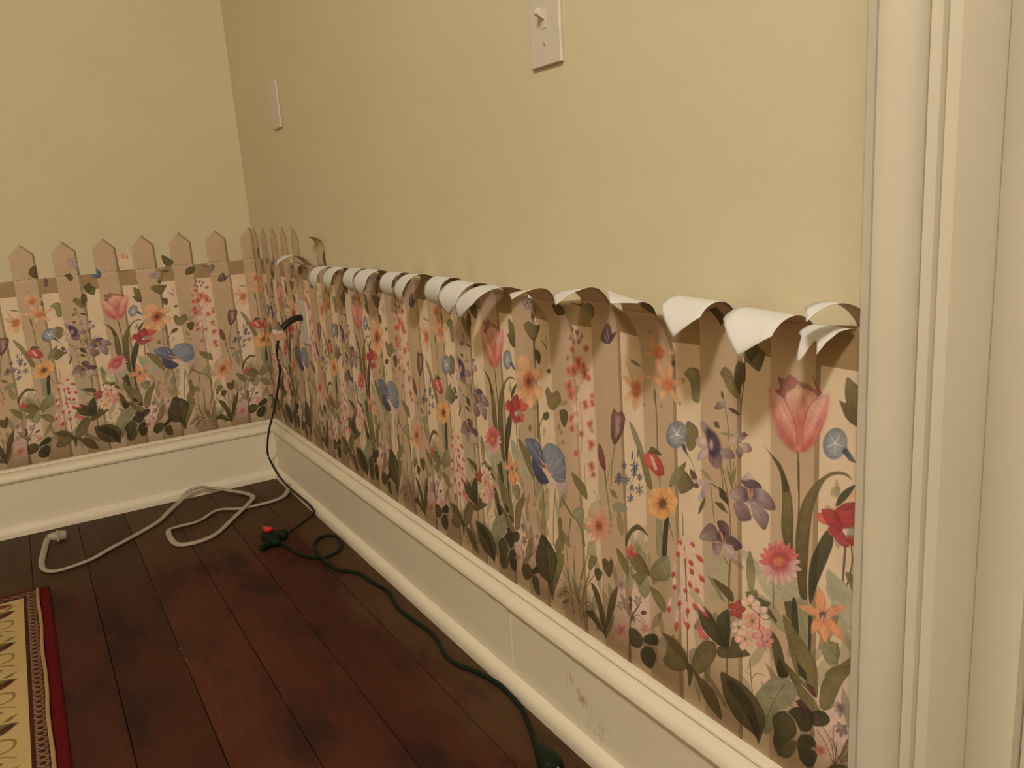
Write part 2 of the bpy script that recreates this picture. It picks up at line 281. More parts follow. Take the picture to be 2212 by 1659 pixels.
ART=[('p',0,0,0,6,0.8,[3742,828,3791,836,3858,795,3899,761,4005,789,4048,758,3956,711,3882,695,3816,764]),
('p',0,0,0,8,0.6,[3555,752,3604,780,3683,767,3689,696,3607,555,3567,648]),
('p',1,1,0,8,0.6,[4133,898,4173,873,4212,861,4233,772,4204,791,4165,806,4139,841]),
('p',2,2,0,34,0.525,[4137,433,4214,474,4235,280,4122,164,4107,281]),
('p',2,2,0,34,0.525,[2148,419,2254,438,2353,428,2290,304,2230,224,2121,199]),
('p',2,2,0,34,0.6,[3013,416,3159,455,3226,427,3182,205,2976,110,2978,293]),
('p',2,2,0,34,0.2625,[3367,629,3440,767,3533,712,3566,593,3504,411,3359,394]),
('p',2,2,0,34,0.3375,[2689,1492,2828,1519,2870,1343,2878,936,2812,822,2698,890,2683,1194]),
('p',1,1,0,4,0.8,[4011,743,4054,751,4062,568,4041,553,4018,630]),
('p',3,3,0,34,0.35,[3353,462,3321,436,3273,476,3278,596,3328,637,3388,580]),
('p',4,3,0.2,2,0.75,[1120,263,1081,276,1051,299,1030,329,1018,368,1057,355,1086,332,1107,302]),
('p',3,5,0.2,2,0.6,[1228,277,1237,314,1252,347,1275,375,1305,399,1297,362,1281,329,1258,301]),
('p',3,3,0.2,2,0.45,[1308,649,1291,675,1282,702,1279,731,1284,762,1301,736,1310,708,1312,679]),
('p',4,5,0.2,2,0.45,[484,130,500,167,524,195,555,216,593,227,578,190,554,161,523,141]),
('p',3,5,0.2,2,0.6,[1000,387,975,418,960,452,954,488,958,527,982,496,997,463,1003,427]),
('p',3,3,0.2,2,0.6,[459,186,449,219,452,247,468,269,499,286,510,253,506,225,490,203]),
('p',3,1,0.2,2,0.6,[1916,224,1890,236,1872,254,1861,277,1858,305,1883,293,1902,275,1913,253]),
('p',1,1,0.2,2,0.45,[795,662,807,707,830,742,864,766,908,780,896,735,873,700,839,676]),
('p',3,3,0.2,2,0.45,[30,184,26,234,29,282,41,329,61,374,66,324,62,276,51,230]),
('p',4,1,0.2,2,0.75,[974,270,947,292,932,319,928,349,935,383,962,360,977,334,981,304]),
('p',1,3,0.2,2,0.45,[790,223,755,220,731,230,717,252,712,286,747,289,771,279,785,257]),
('p',4,3,0.2,2,0.6,[1992,129,1973,165,1963,203,1959,243,1963,284,1981,247,1992,209,1996,169]),
('p',3,3,0.2,2,0.75,[1545,159,1544,193,1550,225,1564,255,1585,282,1586,248,1580,216,1566,186]),
('p',3,5,0.2,2,0.45,[31,385,28,427,34,467,47,506,69,542,72,500,66,460,53,421]),
('p',4,5,0.2,2,0.45,[366,564,375,616,397,659,430,694,477,719,468,667,446,624,412,589]),
('p',3,5,0.2,2,0.45,[1258,118,1237,158,1228,200,1229,242,1242,286,1262,245,1271,204,1270,161]),
('p',3,1,0.2,2,0.6,[208,244,234,288,267,324,307,354,353,377,326,333,293,297,253,267]),
('p',3,3,0.2,2,0.45,[1193,529,1184,564,1188,594,1205,619,1236,638,1245,603,1241,573,1224,548]),
('p',4,5,0.2,2,0.45,[1307,279,1288,303,1278,328,1277,355,1285,384,1304,361,1314,335,1315,308]),
('p',4,3,0.2,2,0.6,[823,91,821,121,828,147,844,168,869,185,871,155,863,129,848,108]),
('p',4,5,0.2,2,0.45,[901,111,896,158,903,201,922,240,953,276,957,229,950,186,931,147]),
('p',3,1,0.2,2,0.45,[950,613,947,647,952,680,964,711,983,739,985,705,980,672,969,641]),
('p',3,5,0.2,2,0.75,[638,455,605,457,580,469,563,490,554,522,586,520,611,508,629,486]),
('p',3,1,0.2,2,0.45,[1587,434,1548,445,1520,465,1502,494,1495,533,1533,523,1561,503,1579,473]),
('p',3,3,0.2,2,0.45,[1146,561,1119,591,1105,623,1104,658,1115,696,1141,667,1155,635,1157,599]),
('p',3,1,0.2,2,0.6,[1987,387,1947,410,1915,440,1892,477,1877,521,1918,498,1949,468,1972,431]),
('p',3,3,0.2,2,0.45,[168,541,139,555,122,576,116,602,123,633,152,619,169,598,174,572]),
('p',3,1,0.2,2,0.6,[226,642,190,670,165,703,150,742,146,787,181,760,206,726,221,687]),
('p',3,1,0.2,2,0.45,[1224,113,1206,156,1200,199,1203,243,1218,288,1235,245,1241,201,1238,157]),
('p',4,3,0.2,2,0.6,[1332,192,1331,235,1343,269,1368,296,1406,315,1407,272,1395,238,1370,211]),
('p',3,5,0.2,2,0.45,[1842,142,1842,174,1852,201,1870,223,1898,240,1898,208,1888,180,1870,158]),
('p',4,1,0.2,2,0.6,[554,636,562,674,578,707,602,734,635,756,627,717,610,685,586,657]),
('p',3,1,0.2,2,0.45,[988,377,979,429,986,475,1009,516,1048,551,1057,499,1050,453,1027,412]),
('p',1,1,0.2,2,0.75,[556,533,534,571,521,611,517,653,524,697,547,659,559,619,563,577]),
('p',1,3,0.2,2,0.45,[38,503,52,538,71,569,96,596,127,618,113,582,94,551,69,525]),
('p',1,3,0.2,2,0.75,[1968,507,1971,540,1984,565,2007,583,2039,592,2036,559,2022,534,2000,516]),
('p',3,3,0.2,2,0.45,[1648,133,1646,181,1658,223,1682,259,1721,288,1722,240,1710,198,1686,162]),
('p',4,1,0.2,2,0.75,[691,165,660,194,640,227,633,265,639,308,671,279,690,246,697,208]),
('p',3,3,0.2,2,0.75,[174,598,135,619,102,647,75,681,53,720,93,698,126,671,153,637]),
('p',1,1,0.2,2,0.6,[13,582,-8,621,-18,662,-16,703,-1,746,20,707,30,666,28,624]),
('p',3,3,0.2,2,0.45,[410,395,373,429,350,469,338,513,339,563,375,529,399,490,411,445]),
('p',1,1,0.2,2,0.75,[1961,592,1917,600,1883,620,1859,650,1845,693,1888,685,1922,665,1947,634]),
('p',1,1,0.2,2,0.45,[697,555,708,594,728,625,757,647,795,660,785,621,764,591,735,568]),
('p',4,1,0.2,2,0.45,[1735,141,1720,169,1717,196,1726,221,1748,244,1764,216,1766,189,1757,164]),
('p',3,5,0.2,2,0.75,[1801,680,1782,721,1776,763,1780,805,1796,848,1814,806,1821,764,1817,722]),
('p',4,5,0.2,2,0.75,[443,95,420,126,411,158,417,191,437,224,460,193,468,161,463,128]),
('p',4,1,0.2,2,0.45,[1120,545,1109,585,1114,620,1132,650,1166,675,1176,635,1172,600,1154,570]),
('p',3,5,0.2,2,0.6,[1048,652,1026,679,1016,708,1018,739,1033,771,1055,744,1065,715,1063,684]),
('p',3,1,0.2,2,0.45,[1939,83,1915,117,1907,152,1913,187,1935,223,1959,188,1967,154,1961,118]),
('p',3,1,0.2,2,0.45,[132,425,104,458,94,493,99,529,122,566,149,532,160,497,154,462]),
('p',3,5,0.2,2,0.6,[254,275,235,323,233,369,246,413,276,456,294,408,297,362,283,317]),
('p',3,3,0.2,2,0.45,[839,101,849,138,868,164,896,180,934,185,924,148,905,122,877,106]),
('p',3,3,0.2,2,0.6,[24,117,27,162,39,204,59,242,89,276,86,231,74,189,53,151]),
('p',3,3,0.2,2,0.6,[246,455,231,486,226,517,230,548,243,580,257,549,262,518,259,486]),
('p',4,5,0.2,2,0.45,[1650,382,1619,415,1604,451,1603,490,1619,533,1650,500,1665,464,1666,425]),
('p',1,3,0.2,2,0.6,[1223,551,1187,563,1163,583,1151,612,1150,650,1186,638,1210,618,1222,589]),
('p',3,3,0.2,2,0.45,[1781,361,1793,406,1812,446,1839,482,1874,513,1863,468,1843,428,1816,392]),
('p',4,3,0.2,2,0.6,[176,109,159,149,159,186,173,219,205,250,222,209,223,173,208,139]),
('p',1,3,0.2,2,0.75,[1598,379,1612,419,1634,451,1664,477,1702,496,1688,456,1666,423,1636,397]),
('p',3,1,0.2,2,0.45,[1516,296,1503,338,1498,380,1502,422,1515,464,1529,422,1534,380,1530,338]),
('p',4,3,0.2,2,0.45,[1524,82,1497,125,1482,171,1478,219,1485,269,1513,226,1528,180,1532,133]),
('p',3,3,0.2,2,0.75,[1680,135,1636,157,1596,184,1561,218,1532,258,1576,236,1616,209,1651,175]),
('p',3,3,0.2,2,0.75,[1529,268,1523,309,1529,346,1546,379,1574,408,1581,368,1575,331,1558,298]),
('p',1,5,0.2,2,0.6,[1268,217,1279,249,1297,274,1323,290,1356,298,1346,265,1327,241,1301,225]),
('p',3,5,0.2,2,0.75,[390,235,403,272,421,305,446,334,476,359,464,322,445,289,421,260]),
('p',1,1,0.2,2,0.45,[1139,626,1147,668,1164,705,1189,736,1223,761,1216,719,1199,683,1174,652]),
('p',1,1,0.2,2,0.45,[1556,465,1517,482,1491,508,1479,541,1481,584,1520,567,1545,542,1558,508]),
('p',3,1,0.2,2,0.75,[1445,235,1456,271,1475,299,1503,319,1539,331,1528,295,1509,267,1481,247]),
('p',4,5,0.2,2,0.6,[99,595,105,646,120,693,144,736,177,775,171,724,156,677,133,634]),
('p',3,1,0.2,2,0.75,[1066,338,1056,391,1060,441,1076,489,1106,534,1116,481,1112,431,1096,383]),
('p',3,3,0.2,2,0.75,[1231,82,1203,104,1185,130,1176,161,1178,196,1207,175,1225,148,1233,118]),
('p',3,5,0.2,2,0.75,[197,218,200,269,216,315,242,355,280,390,276,339,261,293,235,253]),
('p',3,1,0.2,2,0.45,[199,547,185,590,183,632,193,672,216,711,230,668,232,627,222,586]),
('p',3,1,0.2,2,0.6,[1940,224,1901,243,1873,270,1855,305,1848,347,1887,328,1915,301,1933,266]),
('p',1,5,0.2,2,0.6,[797,171,793,213,800,251,818,285,848,315,852,273,845,235,827,201]),
('p',4,1,0.2,2,0.75,[1495,404,1516,448,1545,482,1583,507,1629,521,1608,477,1579,443,1542,419]),
('p',1,3,0.2,2,0.45,[1795,226,1761,239,1742,259,1738,286,1750,321,1784,308,1803,288,1807,261]),
('p',3,3,0.2,2,0.45,[955,249,920,255,892,271,873,296,862,331,897,324,925,308,944,283]),
('p',3,1,0.2,2,0.75,[230,361,209,394,196,428,193,465,198,503,219,471,232,436,235,400]),
('p',3,1,0.2,2,0.75,[727,117,732,157,749,189,775,213,812,229,807,189,790,157,764,133]),
('p',3,5,0.2,2,0.6,[1995,312,1954,331,1919,358,1891,391,1869,431,1910,412,1945,385,1973,352]),
('p',4,5,0.2,2,0.6,[1250,497,1238,533,1239,565,1254,594,1282,620,1294,584,1293,551,1278,522]),
('p',3,5,0.2,2,0.45,[380,472,379,528,394,575,422,617,466,650,466,595,452,547,423,506]),
('p',1,3,0.2,2,0.45,[519,81,529,108,546,129,568,142,597,149,587,121,570,101,548,87]),
('p',1,3,0.2,2,0.6,[322,603,329,656,346,702,374,744,413,779,406,727,388,680,360,639]),
('p',4,1,0.2,2,0.6,[1490,201,1464,216,1445,236,1433,260,1428,289,1454,274,1472,254,1484,230]),
('p',1,1,0.2,2,0.75,[780,468,778,505,789,532,812,551,848,561,850,524,839,496,816,477]),
('p',3,1,0.2,2,0.45,[1652,477,1658,522,1675,560,1703,592,1741,616,1735,571,1718,533,1691,501]),
('p',3,3,0.2,2,0.6,[864,320,841,363,830,408,830,453,842,501,865,458,876,413,876,368]),
('p',1,1,0.2,2,0.45,[1324,139,1331,178,1348,206,1375,225,1413,234,1407,196,1390,167,1362,148]),
('p',3,5,0.2,2,0.75,[1315,141,1314,192,1324,238,1344,282,1373,323,1373,273,1363,226,1344,182]),
('p',1,1,0.2,2,0.6,[1880,608,1839,619,1809,641,1790,672,1782,714,1824,703,1853,681,1872,650]),
('p',1,3,0.2,2,0.6,[1936,142,1909,172,1891,206,1879,242,1875,281,1901,251,1919,218,1931,182]),
('p',3,5,0.2,2,0.45,[1170,414,1134,443,1107,478,1089,518,1081,564,1117,535,1144,500,1161,460]),
('p',1,3,0.2,2,0.45,[1126,539,1130,589,1148,630,1178,662,1222,686,1218,636,1200,595,1170,562]),
('p',1,3,0.2,2,0.55,[1088,931,1073,911,1054,899,1033,893,1008,894,1023,914,1042,926,1063,932]),
('p',3,3,0.2,2,0.55,[1094,624,1104,614,1110,603,1110,591,1105,577,1094,587,1089,598,1089,610]),
('p',1,3,0.2,2,0.55,[169,1191,170,1174,164,1162,153,1155,136,1154,135,1171,141,1183,152,1190]),
('p',1,3,0.2,2,0.55,[441,747,455,731,460,715,458,697,447,679,434,695,428,712,430,729]),
('p',3,3,0.2,2,0.55,[1615,818,1599,824,1590,833,1587,846,1590,862,1605,856,1614,847,1617,834]),
('p',3,3,0.2,2,0.55,[1830,1062,1806,1063,1787,1070,1772,1085,1761,1105,1784,1104,1803,1096,1819,1082]),
('p',1,3,0.2,2,0.55,[1668,1128,1692,1123,1711,1111,1725,1094,1735,1071,1711,1077,1691,1088,1677,1105]),
('p',3,3,0.2,2,0.55,[1605,1063,1587,1063,1571,1068,1559,1078,1549,1093,1567,1093,1582,1088,1595,1078]),
('p',1,3,0.2,2,0.55,[751,1254,749,1271,753,1284,762,1294,777,1300,780,1284,776,1270,766,1260]),
('p',3,3,0.2,2,0.55,[1772,766,1751,761,1732,761,1713,768,1696,780,1717,786,1736,786,1755,779]),
('p',3,3,0.2,2,0.55,[359,1108,370,1124,383,1134,400,1137,419,1132,408,1116,395,1106,378,1104]),
('p',1,3,0.2,2,0.55,[395,793,375,799,361,811,353,827,350,848,370,841,384,829,393,813]),
('p',1,3,0.2,2,0.55,[448,984,446,1001,449,1015,457,1027,471,1037,473,1020,470,1006,461,994]),
('p',1,3,0.2,2,0.55,[1884,1006,1867,990,1849,980,1828,977,1805,980,1821,997,1840,1006,1861,1010]),
('p',3,3,0.2,2,0.55,[684,1202,666,1185,646,1176,624,1172,600,1176,618,1192,638,1202,660,1205]),
('p',1,3,0.2,2,0.55,[435,852,438,876,448,894,465,906,489,912,485,888,475,870,458,858]),
('p',1,3,0.2,2,0.55,[116,1116,141,1117,161,1111,178,1098,191,1076,167,1075,146,1081,129,1094]),
('p',1,3,0.2,2,0.55,[493,886,470,887,450,894,433,907,419,926,442,925,462,918,479,905]),
('p',1,3,0.2,2,0.55,[1816,678,1832,671,1840,661,1841,648,1835,632,1819,639,1811,649,1810,662]),
('p',3,3,0.2,2,0.55,[106,931,98,917,87,909,74,906,59,908,67,922,77,930,90,933]),
('p',1,3,0.2,2,0.55,[165,1139,154,1157,149,1176,150,1195,155,1215,166,1197,171,1179,171,1159]),
('p',3,3,0.2,2,0.55,[166,1052,176,1034,179,1017,176,1000,165,983,154,1000,151,1017,155,1035]),
('p',3,3,0.2,2,0.55,[834,1117,851,1122,863,1119,872,1109,876,1093,859,1088,846,1090,838,1100]),
('p',1,3,0.2,2,0.55,[826,605,804,593,782,589,760,594,739,609,761,621,783,625,805,620]),
('p',1,3,0.2,2,0.55,[152,791,135,803,126,817,124,833,130,853,146,842,156,827,158,811]),
('p',3,3,0.2,2,0.55,[281,631,282,608,276,590,264,576,244,565,243,588,249,606,261,620]),
('s',4,0,0.0031,0.0031,1,[4005,1281,4006,1206,4009,1135]),
('s',4,0,0.0031,0.0031,1,[4008,1232,4011,1098,4008,996]),
('s',4,0,0.0021,0.0021,1,[3776,1556,3771,1474,3757,1379,3753,1189]),
('s',3,0,0.0022,0.0022,1,[3665,1415,3680,1360,3695,1272,3706,1079]),
('s',3,0,0.0026,0.0026,1,[3655,1130,3667,1039]),
('s',1,0,0.0025,0.0025,1,[3479,1138,3513,1089,3526,1030]),
('s',3,0,0.0038,0.0038,1,[3298,1357,3305,1229,3303,1096,3314,960]),
('s',1,0,0.0041,0.0041,1,[2379,1139,2369,940]),
('s',5,0,0.0041,0.0041,1,[2414,1145,2397,966]),
('s',5,0,0.0045,0.0045,1,[2194,1004,2187,872]),
('s',4,0,0.0034,0.0034,1,[2471,1098,2419,1030,2405,955]),
('s',3,0,0.0036,0.0036,1,[3024,1073,2995,965,2984,869]),
('s',4,0,0.0037,0.0037,1,[2943,934,2949,860]),
('s',3,0,0.0043,0.0043,1,[2936,965,2954,819,2974,683]),
('s',1,0,0.0023,0.0023,1,[2983,977,2947,847]),
('s',3,0,0.0035,0.0035,1,[2531,731,2500,587,2481,414]),
('s',1,0,0.0055,0.0055,1,[2409,725,2407,593,2440,457]),
('s',3,0,0.0031,0.0031,1,[2339,748,2330,640]),
('s',1,0,0.0026,0.0026,1,[2788,928,2785,770]),
('s',1,0,0.0025,0.0025,1,[2853,815,2884,767]),
('s',3,0,0.0085,0.0085,1,[2588,691,2660,636,2701,622,2740,582,2755,509]),
('s',4,0,0.0033,0.0033,1,[2652,614,2620,489]),
('s',4,0,0.0028,0.0028,1,[2465,1666,2428,1585,2437,1512,2414,1423,2419,1349]),
('s',1,0,0.0022,0.0022,1,[2601,1092,2578,1019,2597,928]),
('p',5,5,0.25,5,0.6,[2621,1040,2617,1034,2610,1028,2601,1026,2595,1029,2593,1034,2596,1041,2603,1047,2612,1049,2619,1046]),
('p',5,5,0.25,5,0.6,[2632,993,2629,986,2622,981,2613,979,2606,981,2604,987,2607,994,2615,999,2623,1001,2630,999]),
('p',5,5,0.25,5,0.6,[2631,917,2627,910,2620,905,2611,903,2605,905,2602,911,2606,918,2613,923,2622,926,2628,923]),
('p',5,5,0.25,5,0.6,[2607,1062,2604,1056,2596,1050,2588,1048,2581,1051,2579,1057,2582,1064,2589,1069,2598,1071,2605,1068]),
('s',3,0,0.0032,0.0032,1,[3655,1144,3683,1052,3699,946,3701,855]),
('s',3,0,0.0052,0.0052,1,[3700,783,3692,697,3688,589,3680,424,3675,278]),
('s',3,0,0.003,0.003,1,[3664,780,3690,748]),
('s',3,0,0.0022,0.0022,1,[3719,1160,3706,1088]),
('s',3,0,0.0024,0.0024,1,[3601,1049,3610,970,3619,900]),
('s',1,0,0.0019,0.0019,1,[3752,952,3736,857]),
('s',3,0,0.0029,0.0029,1,[3903,773,3905,665]),
('s',4,0,0.0025,0.0025,1,[4215,1012,4220,952,4202,866]),
('s',4,0,0.0016,0.0016,1,[4210,918,4239,907]),
('s',3,0,0.0026,0.0026,1,[3443,883,3444,790]),
('s',5,0,0.0034,0.0034,1,[3450,743,3458,494,3455,261]),
('s',3,0,0.0015,0.0015,1,[4133,898,4163,878,4193,867]),
('s',4,0,0.0023,0.0023,1,[3358,834,3386,749]),
('s',4,0,0.002,0.002,1,[4174,653,4176,565]),
('s',2,0,0.0027,0.0027,1,[3466,418,3458,126]),
('s',3,0,0.005,0.005,1,[3678,532,3677,296]),
('s',5,0,0.002,0.002,1,[3794,410,3799,341,3806,277]),
('s',5,0,0.0017,0.0017,0.8,[3804,335,3828,368,3862,377]),
('s',3,0,0.0015,0.0015,0.8,[3799,341,3769,351,3739,357]),
('s',5,0,0.0018,0.0018,1,[4166,199,4133,257,4099,284]),
('s',5,0,0.0018,0.0018,1,[4171,194,4157,271,4123,310]),
('s',4,0,0.0016,0.0016,1,[4174,204,4180,285]),
('s',4,0,0.0018,0.0018,1,[4171,190,4212,285,4219,316]),
('s',5,0,0.0024,0.0024,0.7,[3428,200,3424,47]),
('p',1,3,0.25,2,1,[3129,1199,3172,1164,3213,1091,3266,949,3230,939,3184,1068,3146,1142]),
('p',0,0,0.1,2,0.8,[2122,885,2197,875,2275,797,2327,729,2228,716,2159,768]),
('p',3,3,0.25,2,1,[2195,908,2250,900,2306,859,2331,757,2338,718,2273,783]),
('p',3,3,0.25,2,1,[2679,856,2730,844,2789,816,2799,755,2764,758,2705,799]),
('p',1,1,0.25,2,1,[2672,653,2728,696,2769,689,2755,639,2701,616]),
('p',3,3,0.25,2,1,[2970,854,3012,853,3033,823,2992,823]),
('p',1,1,0.25,2,1,[2989,780,3037,812,3090,804,3079,777,3006,755]),
('p',1,1,0.25,2,1,[3283,811,3323,812,3318,634,3277,654]),
('p',6,6,0.25,2,1,[3341,840,3361,846,3354,760,3336,634,3314,632,3322,750]),
('p',4,4,0.25,2,1,[3070,611,3077,662,3120,718,3173,747,3234,712,3172,723,3118,688,3089,636]),
('p',3,3,0.25,2,1,[3005,582,3049,567,3088,526,3076,472,3020,525]),
('p',3,5,0.25,2,1,[3085,568,3158,609,3215,573,3230,531,3153,513]),
('p',3,1,0.25,2,1,[3231,537,3275,618,3341,665,3363,639,3353,566,3280,526]),
('p',1,1,0.25,2,1,[3152,489,3214,530,3227,458,3191,413,3158,430]),
('p',3,3,0.25,2,1,[3228,482,3294,478,3329,440,3319,397,3267,420]),
('p',3,3,0.25,2,1,[3108,484,3144,516,3213,524,3159,455]),
('p',3,3,0.25,2,1,[2491,376,2572,391,2554,314,2477,171,2443,129,2468,261]),
('p',3,3,0.25,2,1,[2532,562,2568,587,2573,501,2582,442,2519,372,2495,419,2536,488]),
('p',6,4,0.1,2,1,[2379,440,2448,417,2497,378,2509,326,2457,207,2442,96,2412,175,2329,201,2297,278,2334,363]),
('s',3,0,0.0025,0.0025,0.8,[2375,406,2428,339,2440,214]),
('s',3,0,0.0026,0.0026,0.8,[2361,272,2431,247,2441,172]),
('s',3,0,0.0024,0.0024,0.8,[2487,332,2446,217]),
('s',3,0,0.0025,0.0025,0.8,[2433,383,2438,314]),
('p',4,4,0.25,2,1,[2144,162,2203,214,2255,196,2235,136,2175,109]),
('p',6,6,0.25,2,1,[2245,184,2308,241,2336,211,2262,167]),
('p',4,4,0.25,2,1,[2251,157,2307,171,2323,125,2317,69,2268,81]),
('s',7,0,0.0052,0.0021,1,[2636,106,2607,279,2602,469]),
('s',7,0,0.0051,0.002,1,[2651,171,2578,205,2527,248]),
('s',7,0,0.005,0.002,1,[2703,92,2661,272,2658,496]),
('s',7,0,0.005,0.002,1,[2677,196,2735,395,2743,557]),
('s',7,0,0.005,0.002,1,[2703,186,2759,297,2833,392]),
('s',7,0,0.005,0.002,1,[2716,219,2774,356,2849,473]),
('s',7,0,0.0051,0.0021,1,[2634,206,2595,274,2542,310]),
('s',7,0,0.0052,0.0021,1,[2634,143,2564,178,2497,136]),
('s',7,0,0.005,0.002,1,[2704,166,2753,213,2795,221]),
('s',7,0,0.0051,0.002,1,[2658,229,2664,369,2679,482]),
('s',7,0,0.005,0.002,1,[2714,128,2735,261,2785,361]),
('s',7,0,0.0052,0.0021,1,[2600,199,2542,183,2515,140]),
('s',7,0,0.0049,0.002,1,[2708,318,2771,448,2785,506]),
('s',7,0,0.0052,0.0021,1,[2615,240,2589,327,2558,358]),
('s',7,0,0.005,0.002,1,[2735,54,2716,150,2724,256]),
('p',3,3,0.25,2,1,[2596,162,2595,154,2582,141,2564,128,2546,119,2536,118,2538,125,2550,139,2569,152,2586,161]),
('p',4,4,0.25,2,1,[2893,480,2919,500,2941,494,2968,513,2972,476,2945,414,2905,436]),
('p',4,4,0.25,2,1,[2829,410,2860,429,2891,414,2856,363,2832,379]),
('p',3,3,0.25,2,1,[2803,473,2849,483,2842,448,2787,391,2779,425]),
('p',4,4,0.25,2,1,[2793,330,2852,307,2888,223,2903,150,2896,80,2869,128,2837,235]),
('p',4,4,0.25,2,1,[3002,393,2975,279,2913,151,2902,169,2935,302]),
('p',3,3,0.25,2,1,[2972,239,2945,162,2896,83,2920,170]),
('p',4,4,0.25,2,1,[2737,152,2803,187,2850,140,2887,96,2813,124,2758,147]),
('s',5,0,0.0043,0.0043,1,[3066,48,3080,209,3097,280,3154,367]),
('s',5,0,0.0019,0.0019,1,[3086,250,3143,312,3202,276]),
('s',5,0,0.0018,0.0018,1,[3097,287,3177,284]),
('s',3,0,0.0025,0.0025,1,[2892,389,2891,158]),
('p',4,4,0.25,2,1,[3075,213,3130,232,3174,201,3144,149,3080,139]),
('p',6,6,0.25,2,1,[3183,227,3253,268,3278,249,3259,216,3181,192]),
('p',8,8,0.25,2,1,[3207,191,3249,180,3251,138,3215,82,3159,93,3152,140]),
('p',3,4,0.25,2,1,[3770,1574,3817,1597,3856,1593,3863,1568,3839,1517,3805,1529,3776,1547]),
('p',4,4,0.25,6,1,[3819,1575,3817,1566,3810,1559,3801,1558,3793,1563,3791,1572,3793,1581,3801,1588,3810,1589,3817,1584]),
('p',3,3,0.25,2,1,[3657,1484,3679,1510,3710,1497,3725,1467,3745,1403,3697,1425,3675,1459]),
('p',4,4,0.25,2,1,[3729,1513,3746,1539,3775,1529,3776,1474,3761,1458,3749,1419,3724,1466]),
('p',1,3,0.25,2,1,[3470,1454,3502,1481,3543,1482,3554,1459,3550,1360,3511,1359,3502,1422]),
('p',3,4,0.25,2,1,[4184,1548,4213,1535,4234,1515,4237,1416,4219,1402,4184,1421,4163,1462,4160,1472,4183,1469,4178,1497]),
('p',3,3,0.25,2,1,[3479,1267,3517,1264,3542,1239,3522,1174,3486,1153,3466,1197]),
('p',4,4,0.25,2,1,[2670,1663,2707,1689,2760,1681,2746,1634,2701,1617,2666,1620]),
('p',4,4,0.25,2,1,[2809,1701,2837,1695,2877,1676,2858,1669]),
('p',1,3,0.25,2,1,[2876,1668,2914,1692,2940,1683,2940,1656,2899,1612,2875,1629]),
('s',4,0,0.0031,0.0031,1,[2923,1693,2941,1662,2901,1614]),
('s',1,0,0.0019,0.0019,1,[2760,1619,2783,1672,2823,1697]),
('p',3,4,0.25,2,1,[2330,1526,2374,1552,2418,1540,2476,1540,2458,1502,2414,1457,2355,1488]),
('p',4,4,0.25,2,1,[2421,1418,2462,1410,2467,1374,2447,1346,2422,1374]),
('p',4,4,0.25,2,1,[2408,1601,2434,1585,2425,1557,2401,1570]),
('p',3,3,0.25,2,1,[2497,1185,2490,1222,2519,1245,2549,1219,2600,1243,2623,1195,2552,1136,2506,1149]),
('p',4,4,0.25,2,1,[2606,1143,2660,1159,2674,1125,2643,1070,2612,1095]),
('p',4,4,0.25,2,1,[2512,1095,2499,1081,2480,1072,2463,1072,2454,1080,2456,1094,2470,1108,2489,1116,2506,1117,2514,1108]),
('p',3,3,0.25,2,1,[2343,1004,2339,992,2331,984,2322,982,2315,987,2314,998,2318,1010,2326,1018,2335,1020,2341,1015]),
('p',4,4,0.25,2,1,[2432,1670,2500,1686,2531,1674,2486,1656]),
('p',4,4,0.25,2,1,[-650,1765,-614,1820,-561,1823,-540,1776,-599,1717]),
('p',9,9,0.25,2,1,[-529,1737,-510,1690,-514,1630,-549,1641]),
('p',4,4,0.25,2,1,[-371,1721,-327,1739,-301,1690,-334,1656]),
('p',4,4,0.25,2,1,[-251,1761,-196,1741,-185,1724,-239,1730]),
('p',10,11,0.25,2,1,[-75,1680,-97,1665,-127,1669,-153,1689,-165,1718,-158,1745,-136,1759,-106,1756,-80,1736,-68,1707]),
('p',12,12,0.25,2,1,[-224,1820,-239,1793,-269,1778,-303,1781,-327,1801,-332,1830,-317,1857,-288,1872,-254,1869,-230,1849]),
('s',9,0,0.002,0.002,1,[-279,1825,-313,1866]),
('s',9,0,0.002,0.002,1,[-279,1825,-230,1828]),
('s',9,0,0.002,0.002,1,[-279,1825,-286,1780]),
('p',4,4,0.25,2,1,[476,1832,525,1800,572,1751,527,1712,478,1744]),
('s',4,0,0.0022,0.0022,1,[513,1725,447,1635,450,1554]),
('p',13,13,0.25,2,1,[142,1909,166,1922,181,1835,164,1821,89,1844,46,1891,94,1878]),
('p',4,4,0.25,2,1,[-240,1599,-184,1639,-156,1590,-201,1538]),
('s',4,0,0.002,0.002,1,[-271,1786,-228,1629,-259,1478]),
('s',3,0,0.0019,0.0019,1,[-594,1744,-537,1768,-496,1734]),
('p',3,4,0.3,2,1,[3929,1210,3952,1177,3977,1120,3988,1045,3988,952,3987,896,3954,922,3937,982,3941,1077,3936,1159]),
('p',4,4,0.25,2,1,[3861,1256,3896,1233,3932,1210,3957,1166,3971,1126,3944,1119,3930,1177,3896,1224]),
('p',3,4,0.35,2,1,[4211,1228,4187,1235,4154,1230,4116,1203,4089,1151,4068,1083,4056,994,4052,928,4047,833,4048,758,4016,769,3999,909,4002,1003,4022,1092,4057,1158,4102,1208,4145,1238,4189,1245]),
('p',8,8,0.25,2,1,[4224,1215,4194,1160,4158,1124,4157,1140,4179,1181]),
('p',8,6,0.25,2,1,[4125,1034,4150,1007,4127,928,4089,826,4065,746,4054,789,4058,884,4086,967]),
('p',6,6,0.25,2,1,[3987,733,4007,722,4020,582,4010,528,3985,615]),
('p',6,6,0.25,2,1,[4055,704,4071,701,4068,565,4056,560]),
('p',4,4,0.25,2,1,[3951,708,3984,727,3990,642,3962,659]),
('p',4,4,0.25,2,1,[3617,982,3660,990,3690,956,3653,962]),
